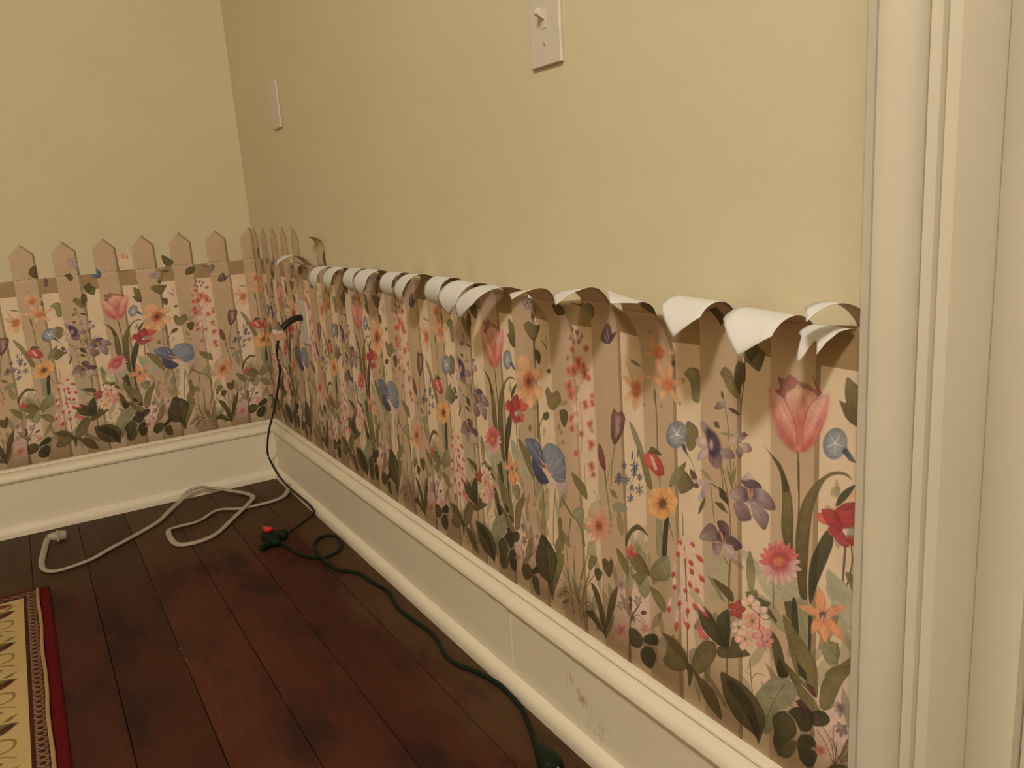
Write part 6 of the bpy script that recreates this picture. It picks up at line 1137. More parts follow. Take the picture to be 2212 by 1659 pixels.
('p',105,106,0.25,3,1,[3394,389,3385,378,3380,368,3378,359,3378,351,3382,345,3388,339,3397,351,3402,361,3404,370,3404,377,3401,384]),
('p',103,104,0.3,2,1,[3453,727,3453,713,3458,703,3465,695,3474,687,3484,681,3496,676,3494,688,3490,699,3484,709,3477,717,3468,724]),
('p',105,106,0.25,3,1,[3476,695,3473,687,3472,681,3475,676,3479,674,3486,673,3496,674,3499,683,3499,689,3497,693,3492,696,3485,697]),
('p',103,104,0.3,2,1,[3424,750,3413,738,3408,726,3405,714,3404,704,3404,693,3407,683,3415,696,3422,708,3427,719,3429,730,3429,741]),
('p',105,106,0.25,3,1,[3415,710,3406,704,3401,698,3398,693,3398,688,3401,684,3407,681,3416,687,3421,693,3424,698,3424,702,3421,707]),
('p',103,104,0.3,2,1,[3438,451,3435,435,3437,423,3441,412,3448,403,3456,395,3466,388,3467,402,3466,415,3463,427,3458,437,3451,446]),
('p',105,106,0.25,3,1,[3453,412,3448,403,3446,396,3447,391,3451,387,3457,385,3466,386,3471,395,3473,402,3472,408,3468,411,3462,413]),
('p',103,104,0.3,2,1,[3362,489,3350,473,3344,459,3341,446,3340,434,3341,422,3344,411,3353,425,3359,440,3364,453,3367,466,3368,478]),
('p',105,106,0.25,3,1,[3352,442,3343,434,3337,427,3334,421,3334,416,3337,412,3343,408,3353,416,3358,423,3361,429,3361,434,3358,439]),
('p',103,104,0.3,2,1,[3514,528,3518,515,3527,506,3537,499,3550,494,3563,490,3578,488,3571,499,3564,508,3555,516,3544,523,3531,528]),
('p',105,106,0.25,3,1,[3547,502,3547,493,3549,487,3553,484,3559,482,3567,483,3578,486,3578,494,3576,500,3572,504,3566,505,3558,505]),
('p',107,108,0.25,2,1,[3505,440,3526,432,3572,396,3532,372]),
('p',17,25,0.25,2,1,[3797,630,3797,621,3795,611,3795,602,3798,597,3807,596,3823,602,3830,617,3830,625,3825,629,3816,629,3806,629]),
('p',17,25,0.25,2,1,[3797,630,3787,622,3777,616,3767,608,3761,600,3759,591,3764,581,3781,587,3790,594,3794,602,3796,611,3796,621]),
('p',17,25,0.25,2,1,[3797,630,3792,634,3787,640,3781,645,3774,646,3764,641,3751,628,3753,615,3758,611,3767,613,3777,618,3787,624]),
('p',17,25,0.25,2,1,[3797,630,3803,639,3810,649,3816,659,3818,667,3814,673,3801,676,3787,664,3781,654,3782,647,3786,641,3792,635]),
('p',17,25,0.25,2,1,[3797,630,3806,631,3816,632,3825,633,3834,637,3840,646,3845,660,3833,664,3824,663,3817,657,3810,648,3804,638]),
('p',5,5,0.25,4,1,[3803,632,3802,628,3799,625,3795,624,3793,625,3791,627,3793,631,3795,634,3799,635,3802,634]),
('p',109,110,0.25,2,1,[3730,586,3738,585,3746,584,3753,584,3761,586,3768,593,3775,606,3767,613,3760,613,3752,608,3745,601,3738,593]),
('p',109,110,0.25,2,1,[3730,586,3728,577,3725,568,3723,560,3724,554,3731,551,3746,554,3755,568,3756,576,3753,580,3746,582,3738,584]),
('p',109,110,0.25,2,1,[3730,586,3721,581,3711,576,3702,571,3695,565,3692,556,3694,545,3708,548,3717,553,3722,560,3725,569,3728,578]),
('p',109,110,0.25,2,1,[3730,586,3727,592,3725,598,3721,604,3716,606,3707,603,3693,593,3691,580,3695,575,3702,575,3711,578,3721,583]),
('p',109,110,0.25,2,1,[3730,586,3737,594,3745,603,3752,611,3755,619,3753,625,3743,630,3729,620,3723,612,3722,605,3724,599,3728,592]),
('p',5,5,0.25,4,1,[3736,588,3735,585,3732,582,3729,580,3726,581,3725,583,3726,587,3729,590,3732,592,3735,591]),
('p',26,25,0.25,2,1,[3840,612,3834,603,3827,593,3821,584,3819,576,3822,570,3833,567,3847,579,3852,587,3852,594,3848,600,3844,606]),
('p',26,25,0.25,2,1,[3840,612,3832,611,3823,611,3814,610,3807,607,3800,599,3794,585,3804,580,3813,581,3820,587,3827,595,3833,604]),
('p',26,25,0.25,2,1,[3840,612,3841,620,3843,629,3843,638,3841,643,3834,645,3819,640,3811,626,3810,618,3815,614,3823,613,3832,613]),
('p',26,25,0.25,2,1,[3840,612,3849,618,3859,624,3867,630,3873,637,3875,645,3871,655,3857,651,3848,645,3844,637,3842,629,3842,620]),
('p',26,25,0.25,2,1,[3840,612,3844,607,3848,601,3853,596,3859,595,3868,599,3880,610,3879,622,3875,627,3868,626,3859,622,3849,616]),
('p',5,5,0.25,4,1,[3845,614,3844,611,3842,608,3838,606,3836,607,3834,609,3836,613,3838,616,3842,617,3844,617]),
('p',17,111,0.25,2,1,[3771,482,3775,475,3778,467,3782,461,3788,458,3799,461,3815,474,3817,489,3813,496,3805,495,3794,492,3782,486]),
('p',17,111,0.25,2,1,[3771,482,3763,472,3753,461,3745,451,3741,441,3743,433,3755,427,3772,440,3780,450,3781,459,3778,467,3774,474]),
('p',17,111,0.25,2,1,[3771,482,3762,483,3753,485,3744,485,3735,482,3726,473,3716,457,3726,448,3735,448,3744,454,3753,463,3762,473]),
('p',17,111,0.25,2,1,[3771,482,3774,493,3778,504,3781,514,3779,522,3772,525,3754,522,3743,505,3741,495,3745,489,3753,487,3763,485]),
('p',17,111,0.25,2,1,[3771,482,3782,489,3794,494,3805,500,3813,508,3816,518,3814,531,3798,528,3788,522,3781,514,3778,503,3775,493]),
('p',5,5,0.25,4,1,[3777,485,3776,481,3773,478,3770,476,3767,477,3766,480,3767,483,3770,487,3773,488,3776,488]),
('p',26,112,0.25,2,1,[3855,531,3847,522,3837,512,3829,502,3824,493,3825,484,3835,477,3852,488,3860,498,3862,507,3860,515,3857,523]),
('p',26,112,0.25,2,1,[3855,531,3847,533,3839,536,3831,537,3822,535,3813,528,3803,511,3811,502,3819,501,3828,506,3837,514,3846,523]),
('p',26,112,0.25,2,1,[3855,531,3859,542,3863,553,3866,563,3866,571,3859,574,3843,573,3831,557,3828,547,3832,541,3839,537,3848,535]),
('p',26,112,0.25,2,1,[3855,531,3866,536,3876,541,3887,545,3895,552,3899,562,3898,576,3883,575,3874,570,3867,562,3863,552,3859,541]),
('p',26,112,0.25,2,1,[3855,531,3858,524,3860,515,3863,508,3868,504,3878,507,3894,518,3897,533,3894,540,3886,541,3876,538,3865,534]),
('p',5,5,0.25,4,1,[3861,534,3860,530,3857,527,3853,525,3851,526,3850,529,3851,532,3853,535,3857,537,3860,536]),
('p',13,26,0.25,2,1,[3806,571,3805,563,3802,554,3801,546,3802,540,3809,538,3823,542,3831,556,3832,563,3828,567,3821,569,3813,570]),
('p',13,26,0.25,2,1,[3806,571,3797,566,3788,561,3779,555,3773,549,3770,541,3773,530,3787,534,3796,539,3800,547,3802,555,3804,563]),
('p',13,26,0.25,2,1,[3806,571,3803,577,3800,583,3796,588,3790,589,3782,586,3769,576,3768,564,3772,559,3779,559,3788,563,3797,568]),
('p',13,26,0.25,2,1,[3806,571,3812,580,3820,588,3826,597,3828,604,3826,610,3816,614,3803,604,3797,596,3797,589,3799,583,3803,577]),
('p',13,26,0.25,2,1,[3806,571,3814,571,3822,571,3829,571,3836,574,3843,580,3849,594,3841,599,3833,599,3826,594,3820,587,3813,579]),
('p',5,5,0.25,4,1,[3812,574,3811,570,3808,567,3804,566,3802,566,3801,569,3802,572,3805,576,3808,577,3811,576]),
('p',17,25,0.25,2,1,[3740,516,3745,514,3751,512,3757,511,3763,512,3770,517,3778,529,3773,536,3767,537,3761,534,3754,528,3747,522]),
('p',17,25,0.25,2,1,[3740,516,3737,508,3733,500,3730,492,3730,486,3735,483,3747,485,3756,496,3759,503,3756,508,3751,511,3745,513]),
('p',17,25,0.25,2,1,[3740,516,3732,512,3723,509,3716,506,3709,501,3705,494,3705,483,3717,484,3724,487,3730,493,3733,501,3736,508]),
('p',17,25,0.25,2,1,[3740,516,3738,521,3737,528,3735,533,3731,536,3724,535,3711,527,3708,515,3710,510,3716,509,3723,511,3732,514]),
('p',17,25,0.25,2,1,[3740,516,3746,523,3754,530,3760,536,3764,543,3763,549,3756,555,3743,547,3737,541,3736,534,3737,528,3739,522]),
('p',5,5,0.25,4,1,[3745,518,3744,515,3741,511,3738,510,3735,511,3734,513,3735,517,3738,520,3741,522,3744,521]),
('p',26,113,0.25,2,1,[3876,520,3870,515,3863,511,3856,506,3852,500,3851,494,3854,487,3865,491,3871,496,3874,501,3875,508,3875,514]),
('p',26,113,0.25,2,1,[3876,520,3873,524,3870,528,3866,531,3862,532,3855,528,3846,519,3847,511,3851,508,3856,509,3863,512,3870,517]),
('p',26,113,0.25,2,1,[3876,520,3880,527,3885,534,3889,541,3891,546,3888,551,3880,553,3870,544,3867,538,3867,532,3870,528,3873,524]),
('p',26,113,0.25,2,1,[3876,520,3882,521,3889,521,3895,522,3900,525,3905,531,3908,541,3901,544,3895,543,3890,539,3885,533,3881,526]),
('p',26,113,0.25,2,1,[3876,520,3876,514,3875,507,3874,501,3876,497,3882,497,3892,501,3898,511,3898,517,3894,519,3889,520,3882,520]),
('p',5,5,0.25,4,1,[3882,523,3881,519,3878,516,3875,515,3872,515,3871,518,3872,521,3875,524,3878,526,3881,525]),
('s',21,0,0.0016,0.0016,1,[3778,627,3816,617,3864,602,3899,627]),
('s',21,0,0.0015,0.0015,1,[3840,602,3840,555,3858,538]),
('s',21,0,0.0015,0.0015,1,[3852,525,3876,479]),
('s',21,0,0.0016,0.0016,1,[3740,637,3753,606])]
BLACK= [(-0.085, -0.445, 0.4657), (-0.085, -0.4561, 0.4297), (-0.08, -0.4043, 0.3817), (-0.076, -0.3432, 0.3301), (-0.072, -0.2658, 0.2676), (-0.068, -0.1717, 0.1967), (-0.062, -0.0984, 0.1292), (-0.058, -0.0812, 0.0872), (-0.053, -0.1561, 0.0459), (-0.048, -0.2429, 0.0307), (-0.0435, -0.3233, 0.0262), (-0.041, -0.4009, 0.0242), (-0.041, -0.4477, 0.0133), (-0.064, -0.46, 0.004), (-0.089, -0.482, 0.004), (-0.124, -0.513, 0.005), (-0.152, -0.542, 0.009)]
LEAFCUT= [(0.2259, 1.1993), (0.2341, 1.2439), (0.2628, 1.2333), (0.2878, 1.2069), (0.2667, 1.1833), (0.2541, 1.1749)]
CURL={12: [1.1384, 3.0052, 0.9806, 0.0072, 0.0576], 11: [1.1474, 3.067, 1.0367, 0.0217, 0.0433], 10: [1.0679, 1.7953, 0.9754, 0.1036, 0.0547], 9: [1.1221, 2.1986, 0.8964, 0.0664, -0.0688], 8: [1.0885, 1.9154, 0.8411, 0.1086, -0.059], 7: [1.1451, 3.6477, 0.913, -0.1405, -0.0134], 6: [1.0538, 3.4008, 2.0, -0.0504, 0.0427], 5: [1.0622, 2.935, 1.701, -0.014, 0.0324], 4: [1.0796, 3.153, 1.678, -0.027, -0.0671], 3: [1.0733, 3.434, 1.9023, -0.044, -0.0254], 2: [1.0982, 3.32, 1.6879, -0.049, -0.0002], 1: [1.0117, 2.72, 1.9159, -0.019, -0.1674], 0: [1.0, 2.207, 1.1305, -0.06, 0.0503]}

# ---------------------------------------------------------------- print rasteriser: draws the watercolour pattern into an image generated here
def lnoise(h,w,cell,seed,wrap=True):
    rs=np.random.RandomState(seed); gy=h//cell+3; gx=max(1,w//cell); g=rs.rand(gy,gx)
    y=np.arange(h)/cell; x=np.arange(w)/w*gx; yi=y.astype(int); xi=x.astype(int)%gx; fy=(y-yi)[:,None]; fx=(x-x.astype(int))[None]
    fy=fy*fy*(3-2*fy); fx=fx*fx*(3-2*fx); x2=(xi+1)%gx
    return (g[yi][:,xi]*(1-fx)+g[yi][:,x2]*fx)*(1-fy)+(g[yi+1][:,xi]*(1-fx)+g[yi+1][:,x2]*fx)*fy
class Canvas:
    def __init__(s,w,h,k,wrap): s.w,s.h,s.k,s.wrap=w,h,k,wrap; s.a=np.zeros((h,w,3),np.float32); s.n=(lnoise(h,w,9,1)+lnoise(h,w,30,2))/2; s.tab=np.random.RandomState(3).rand(997)
    def region(s,P,pad):
        x0=int(P[:,0].min()-pad);x1=int(P[:,0].max()+pad)+2;y0=max(0,int(P[:,1].min()-pad));y1=min(s.h,int(P[:,1].max()+pad)+2)
        if not s.wrap: x0=max(0,x0);x1=min(s.w,x1)
        if x1<=x0 or y1<=y0: return None
        return x0,x1,y0,y1
    def paint(s,x0,x1,y0,y1,A,C,rimv=None):
        ix=np.arange(x0,x1)%s.w; sub=s.a[y0:y1][:,ix]; nz=(s.n[y0:y1][:,ix][...,None]-.5)*.42+1
        C=C*nz
        if rimv is not None: C=C*rimv[...,None]
        s.a[y0:y1,ix]=sub*(1-A[...,None])+C*A[...,None]
    def poly(s,P,c0,c1,rim,soft,alpha):
        P=np.array(P,float); n=len(P); smooth=np.array(catmull(list(P),4,True)) if n>4 else P
        r=s.region(smooth,soft+2)
        if r is None: return
        x0,x1,y0,y1=r; X,Y=np.meshgrid(np.arange(x0,x1)+.5,np.arange(y0,y1)+.5)
        D=np.full(X.shape,1e9); ins=np.zeros(X.shape,bool); m=len(smooth)
        for i in range(m):
            ax,ay=smooth[i]; bx,by=smooth[(i+1)%m]; ex,ey=bx-ax,by-ay; L=ex*ex+ey*ey
            if L<1e-9: continue
            t=np.clip(((X-ax)*ex+(Y-ay)*ey)/L,0,1); D=np.minimum(D,(X-ax-t*ex)**2+(Y-ay-t*ey)**2)
            if ay!=by: ins^=((ay>Y)!=(by>Y))&(X<(bx-ax)*(Y-ay)/(by-ay)+ax)
        D=np.sqrt(D)*np.where(ins,1,-1); A=np.clip(D/soft*.5+.5,0,1); A=A*A*(3-2*A)*alpha
        a=P[0]; b=P[n//2]; v=b-a; t=np.clip(((X-a[0])*v[0]+(Y-a[1])*v[1])/(v@v+1e-9),0,1)[...,None]
        C=np.array(c0)*(1-t)+np.array(c1)*t
        px_=np.array([-v[1],v[0]])/(np.hypot(*v)+1e-6); q=((X-a[0])*px_[0]+(Y-a[1])*px_[1]); q=q*(1+.6*(1-t[...,0]))/3.2
        if (x1-x0)*(y1-y0)<9e4:
            qi=np.floor(q).astype(int); fq=q-qi; fq=fq*fq*(3-2*fq); sd=int(a[0]*7+a[1]*3); st=s.tab[(qi+sd)%997]*(1-fq)+s.tab[(qi+1+sd)%997]*fq
            C=C*(1+(st-.5)*.34*(.35+.65*(1-abs(2*t[...,0]-1))))[...,None]
        size=max(4,min(x1-x0,y1-y0)*.16); rimv=1-rim*np.exp(-np.maximum(D,0)/size*1.6)+rim*.35
        s.paint(x0,x1,y0,y1,A,C,rimv)
    def stroke(s,P,w0,w1,c,alpha):
        Q=np.array(catmull([np.array(p,float) for p in P],5)); r=s.region(Q,max(w0,w1)+2)
        if r is None: return
        x0,x1,y0,y1=r; X,Y=np.meshgrid(np.arange(x0,x1)+.5,np.arange(y0,y1)+.5); A=np.zeros(X.shape); m=len(Q)-1
        for i in range(m):
            ax,ay=Q[i]; ex,ey=Q[i+1]-Q[i]; L=ex*ex+ey*ey+1e-9; t=np.clip(((X-ax)*ex+(Y-ay)*ey)/L,0,1)
            d=np.sqrt((X-ax-t*ex)**2+(Y-ay-t*ey)**2); hw=(w0+(w1-w0)*(i+t)/m)*.5; A=np.maximum(A,np.clip(hw-d+.6,0,1))
        s.paint(x0,x1,y0,y1,A*alpha,np.zeros(X.shape+(3,))+np.array(c))
def to_image(name,a):
    h,w,_=a.shape; im=bpy.data.images.new(name,w,h,alpha=False,float_buffer=False)
    a=np.clip(a,0,1); s=np.where(a<=.0031308,a*12.92,1.055*np.maximum(a,1e-9)**(1/2.4)-.055)
    px=np.ones((h,w,4),np.float32); px[...,:3]=s; im.pixels.foreach_set(px.ravel()); im.update(); im.pack(); return im
ILL=(.66,.56,.42)   # lamp colour the palette was judged under
def pal(c):
    v=[min(.88,v/i) for v,i in zip(lin(c),ILL)]; g=.35*v[0]+.5*v[1]+.15*v[2]; return tuple(g+(x-g)*.93 for x in v)
PW_,PH_=1600,1680; K=1600.0; ZB=.33
cv=Canvas(PW_,PH_,K,True)
U=(np.arange(PW_)+.5)/K; Z=ZB+(np.arange(PH_)+.5)/K
ph=(U+.006)*6; off=((ph+.5)%1-.5)/6   # distance to nearest picket centre
gapc=np.array(pal((198,166,125))); pick=np.array(pal((170,137,99))); railc=np.array(pal((143,110,68))); edge=np.array(pal((140,110,74)))
base=np.zeros((PH_,PW_,3)); ingap=np.abs(off)>.049
fade=np.clip((Z-.35)/.45,0,1)[:,None,None]
base[:]=np.where(ingap[None,:,None],gapc*(.93+.07*fade),pick*(.96+.04*fade))
sel=(Z>1.116)&(Z<1.187); base[np.ix_(sel,ingap)]=railc
sel=(Z>1.187); base[np.ix_(sel,ingap)]=gapc*.95
sh=(off>.0405)&(off<.0505); base[:,sh]=base[:,sh]*0+edge
sh2=(off<-.0485)&(off>-.054); base[:,sh2]=base[:,sh2]*.93
# top bevel line of the pickets
UU,ZZ=np.meshgrid(off,Z); tl=TOP-(TOP-SH)*np.abs(UU)/.049
bev=(ZZ>tl-.012)&(UU>0)&(ZZ<tl+.004); base[bev]=edge
tone=(lnoise(PH_,PW_,70,5)-.5)*.10+1; cv.a[:]=base*tone[...,None]
for k,c0,c1,p,q,al,pts in ART:
    P=[(pts[i]/2000*K,(pts[i+1]/2000)*K) for i in range(0,len(pts),2)]
    if k=='p': cv.poly(P,pal(PAL[c0]),pal(PAL[c1]),p,max(1.6,q*1.1),al*.94)
    else: cv.stroke(P,max(1.6,p*K),max(1.0,q*K),pal(PAL[c0]),al*.88)
img=to_image('picket_fence_flower_print',cv.a)
def image_mat(name,im,rough=.75,bump=None):
    m=bpy.data.materials.new(name); m.use_nodes=True; nt=m.node_tree; b=nt.nodes['Principled BSDF']; b.inputs['Roughness'].default_value=rough; b.inputs['Specular IOR Level'].default_value=.25
    t=nt.nodes.new('ShaderNodeTexImage'); t.image=im; t.extension='REPEAT'; uv=nt.nodes.new('ShaderNodeUVMap'); uv.uv_map='print'
    nt.links.new(uv.outputs[0],t.inputs[0]); nt.links.new(t.outputs[0],b.inputs['Base Color'])
    if bump:
        tc=nt.nodes.new('ShaderNodeTexCoord'); n=nt.nodes.new('ShaderNodeTexNoise'); n.inputs['Scale'].default_value=bump[0]; bp=nt.nodes.new('ShaderNodeBump'); bp.inputs['Strength'].default_value=bump[1]; bp.inputs['Distance'].default_value=.002
        nt.links.new(tc.outputs['Object'],n.inputs['Vector']); nt.links.new(n.outputs['Fac'],bp.inputs['Height']); nt.links.new(bp.outputs[0],b.inputs['Normal'])
    return m
m_print=image_mat('flower_fence_wallpaper',img,.7,(200,.05))
# ---------------------------------------------------------------- wallpaper borders
CURLP={k:list(v) for k,v in CURL.items()}
CURLP.update({6:[1.150,3.9,.95,-.06,.04],5:[1.168,4.6,.9,-.03,0],4:[1.158,4.0,.95,-.05,-.05],3:[1.168,4.7,.9,-.03,0],2:[1.162,4.0,.9,-.05,.03],1:[1.166,4.5,.9,-.02,0],0:[1.158,4.1,.9,-.04,0]})
CURLP[13]=[1.165,2.6,.9,-.03,.0]
CURLP[-1]=[1.150,4.1,.95,-.02,0]; CURLP[-2]=[1.26,1.9,1.0,0,0]; CURLP[-3]=[1.15,2.9,1.2,-.05,0]; CURLP[-4]=[1.30,.5,1,0,0]
DOFF=.0010/S; HB=(.1892)/S+Z0
def prm(u):
    k=(u+.006)*6; kc=math.floor(k+.5); fr=k-kc   # -0.5..0.5
    def P(i): i=max(-9,min(13,i)); return CURLP.get(i,[1.345,0,1,0,0])
    a=P(kc)
    if abs(fr)<=.2945: return a
    b=P(kc+1 if fr>0 else kc-1); t=(abs(fr)-.2945)/(.5-.2945)*.5; t=t*t*(3-2*t)*1.0
    t=min(.5,t)
    return [a[j]*(1-t)+b[j]*t for j in range(5)]
def surf(u,s,c=None,p=None):
    s0,th,pw,sk,tw=p or prm(u)
    if s<=s0: return 0.0,s,u
    if c is None: k=0;c=u
    else: k=min(1,max(0,(s-RAIL)/.06))
    thh=th*(1+tw*k*(u-c)/.05); n=max(2,int((s-s0)/.006)); ds=(s-s0)/n; d=0;h=s0
    for i in range(n):
        a=thh*(((i+.5)*ds)/(TOP-s0))**pw; d+=math.sin(a)*ds; h+=math.cos(a)*ds
    return d,h,u+sk*max(0,s-RAIL)/.158
def W_R(u,s,c=None,p=None):
    d,h,uu=surf(u,s,c,p); return (-(d+DOFF)*S,-(C_R+uu)*S,(h-Z0)*S)
def W_L(u,s,c=None,p=None): return ((C_L+u)*S,-DOFF*S,(s-Z0)*S)
def W_L2(u,s,c=None,p=None): return ((C_L+u)*S,-DOFF*S-.0005,(s-Z0)*S)
def uvof(u,s): return (u,(s-ZB)/(PH_/K))
def grid(us,rows,fn,c=None):
    V=[];UV=[];F=[];n=len(us)
    for r in rows:
        for j,u in enumerate(us):
            s=r(u) if callable(r) else r; V.append(fn(u,s,c)); UV.append(uvof(u,s))
    for i in range(len(rows)-1):
        for j in range(n-1): F.append((i*n+j,i*n+j+1,(i+1)*n+j+1,(i+1)*n+j))
    return V,UV,F
def paper(name,V,UV,F,parent=None,thick=.0004):
    o=me(name,V,F,m_print,parent,smooth=True,uvs=UV); o.data.materials.append(m_back)
    bm=bmesh.new(); bm.from_mesh(o.data); bmesh.ops.remove_doubles(bm,verts=bm.verts,dist=2e-5); bm.to_mesh(o.data); bm.free()
    md=o.modifiers.new('thickness','SOLIDIFY'); md.thickness=thick; md.offset=-1; md.material_offset=1; md.material_offset_rim=0
    return o
def tongue(c,fn,clip=None):
    hw=.049; us=[c+hw*x for x in (-1,-.75,-.5,-.25,0,.25,.5,.75,1)]
    if clip is not None: us=[u for u in us if u<clip]+([clip] if us[-1]>clip else [])
    def row(t): return lambda u: RAIL+t*(TOP-(TOP-SH)*abs(u-c)/hw-RAIL)
    return grid(us,[row(i/16) for i in range(17)],fn,c)
def border(u0,u1,fn,curled):
    us=sorted(set([round(u0,5),round(u1,5)]+[round(x/60,5) for x in range(int(u0*60)-1,int(u1*60)+2) if u0<x/60<u1]+[round(k/6-.006+e,5) for k in range(-12,16) for e in(-.049,.049,-.0245,0,.0245) if u0<k/6-.006+e<u1]))
    rows=[HB,.5,.7,.9,1.0]+[1.03+.0155*i for i in range(10)]+[RAIL]
    V,UV,F=grid(us,rows,fn); flaps=[]
    for k in range(-12,16):
        c=k/6-.006
        if c+.049<u0 or c-.049>u1: continue
        lo=max(u0,c-.049); hi=min(u1,c+.049)
        v,uv,f=tongue(c,fn,u1 if hi<c+.048 else None)
        if lo>c-.049: continue
        if curled and k in CURLP: flaps.append((k,v,uv,f))
        else: n=len(V); V+=v; UV+=uv; F+=[tuple(i+n for i in q) for q in f]
    return V,UV,F,flaps
V,UV,F,_=border(XW/S-C_L+.02,-C_L-.0005,W_L,False)
wpl=o=paper('wallpaper_border',V,UV,F); tag(o,'flat die-cut wallpaper border of picket fence and flowers on the left wall','wallpaper border')
# the right wall: same border, its picket tops peeled and rolled forward
V,UV,F,flaps=border(-C_R+.0005,FEND,W_R,True)
n0=len(V)
V=[tuple(v) for v in V]; F=[q for q in F]
wpr=paper('wallpaper_border',V,UV,F)
tag(wpr,'flowered picket fence wallpaper border peeling and curling off the right wall','wallpaper border')
for k,v,uv,f in flaps: paper('peeled_flap',v,uv,f,wpr)
# cut-outs printed above the rail between pickets: a butterfly, a leaf, a tendril
def cut_shape(name,prof,off,fn,parent,p=None,n=14,m=10,label=None):
    """prof = [(u, lower z, upper z)]"""
    us=np.linspace(prof[0][0],prof[-1][0],n); lo=np.interp(us,[q[0] for q in prof],[q[1] for q in prof]); hi=np.interp(us,[q[0] for q in prof],[q[2] for q in prof])
    V=[];UV=[];F=[]
    for r in range(m+1):
        for i,u in enumerate(us):
            z=lo[i]+(hi[i]-lo[i])*r/m; V.append(fn(u+off,z,None,p) if p else fn(u+off,z)); UV.append(uvof(u+off,z))
    for r in range(m):
        for i in range(n-1): F.append((r*n+i,r*n+i+1,(r+1)*n+i+1,(r+1)*n+i))
    o=paper(name,V,UV,F,parent)
    if label: o['label']=label
    return o
BFLY=[(.0435,RAIL,1.228),(.055,RAIL,1.236),(.066,RAIL,1.268),(.073,RAIL,1.262),(.080,RAIL,1.240),(.088,RAIL,1.268),(.095,RAIL,1.292),(.102,RAIL,1.262),(.108,RAIL,1.232),(.1115,RAIL,1.222)]
def polyprof(P):
    us=sorted(set(q[0] for q in P)); out=[]; n=len(P)
    for u in us:
        zs=[]
        for i in range(n):
            (a,b),(c,d)=P[i],P[(i+1)%n]
            if min(a,c)<=u<=max(a,c): zs.append(b if a==c else b+(d-b)*(u-a)/(c-a))
        out.append((u,min(zs),max(zs)))
    return out
for off in (-1,0):
    cut_shape('butterfly_cutout',BFLY,off,W_L2,wpl); cut_shape('leaf_cutout',polyprof(LEAFCUT),off,W_L2,wpl)
cut_shape('butterfly_cutout',[(u,a,b+(.012 if abs(u-.066)<.01 else -.026 if u>.085 else 0)) for u,a,b in BFLY],2,W_R,wpr,[1.172,3.4,.42,.0,0],label='small two-pointed scrap hanging back side out')
# ---------------------------------------------------------------- wall plates
def wall_plate(name,y,z,w=.070,h=.1143,t=.0055):
    root=empty(name,(0,y,z))
    o=boxes('cover_plate',[(-t,-.0003,-w/2,w/2,-h/2,h/2)],m_plate,root); bevel(o,.0022,3)
    return root
def screw(parent,z,x=-.0056,rot=.5):
    V=[];F=[];n=12
    for r,xx in ((.0032,x+.001),(.0032,x-.0003),(.0022,x-.0008)):
        for k in range(n): V.append((xx,r*math.cos(k*2*math.pi/n),z+r*math.sin(k*2*math.pi/n)))
    for i in range(2):
        for k in range(n): F.append((i*n+k,i*n+(k+1)%n,(i+1)*n+(k+1)%n,(i+1)*n+k))
    F.append(tuple(range(2*n,3*n)))
    o=me('screw',V,F,m_plate,parent); s=boxes('slot',[(-.0003,.0001,-.0022,.0022,-.0004,.0004)],m_slot,o); s.location=(x-.0008,0,z); s.rotation_euler=(rot,0,0)
    return o
sw=wall_plate('light_switch',-1.668,1.052); tag(sw,'ivory toggle light switch plate high on the right wall','light switch')
boxes('toggle_collar',[(-.0064,-.005,-.0052,.0052,-.012,.012)],m_plate,sw,.0005)
tg=boxes('toggle',[(-.019,-.002,-.0034,.0034,-.0045,.0045)],m_plate,sw,.0012); tg.rotation_euler=(0,math.radians(28),0)
screw(sw,.0302); screw(sw,-.0302,rot=1.1)
bp_=wall_plate('blank_plate',-.428,1.098,.062,.115,.006); tag(bp_,'small pale cover plate on the right wall near the room corner','wall plate')
screw(bp_,.042,-.0061); screw(bp_,-.042,-.0061)
ot=wall_plate('outlet',-.446,.542,.070,.114,.006); tag(ot,'ivory power outlet plate amid the flowered wallpaper near the corner','power outlet')
for z in (.0195,-.0195):
    o=boxes('receptacle',[(-.0075,-.005,-.0165,.0165,z-.0135,z+.0135)],m_plate,ot,.002)
    boxes('socket_slot',[(-.0077,-.007,-.0072,-.0056,z-.002,z+.006),(-.0077,-.007,.0056,.0072,z-.002,z+.006)],m_slot,o)
# ---------------------------------------------------------------- plug-in adapter with shiny clear tip, black plug above it
pb=empty('black_power_cord',(-.045,-.446,.552)); tag(pb,'thin black power cord hanging from the outlet down to the floor','power cord')
o=tube('plug',[(.0375,0,.003),(.030,0,.004),(.018,-.001,.003),(.004,-.002,-.002),(-.008,-.003,-.009),(-.018,-.003,-.017)],.0105,.0085,m_black,pb,n=5)
loc=Vector((-.045,-.446,.552))
pth=[Vector((-.076,-.449,.512)),Vector((-.081,-.449,.492))]+[Vector(p) for p in BLACK]
pth=[p for i,p in enumerate(pth)]
tube('cable',[tuple(p-loc) for p in pth],.0032,.0032,m_black,pb,seg=10)
ad=empty('plug_adapter',(-.070,-.449,.525)); tag(ad,'small pinkish plug adapter with a bright shiny tip under the black plug','plug adapter')
boxes('adapter_body',[(-.018,.012,-.012,.012,-.020,-.001)],m_copper,ad,.003)
boxes('shiny_tip',[(-.020,-.009,-.010,.004,-.003,.009)],m_metal,ad,.002); boxes('shiny_tip',[(-.008,.006,-.006,.006,-.004,.004)],m_metal,ad,.0015)
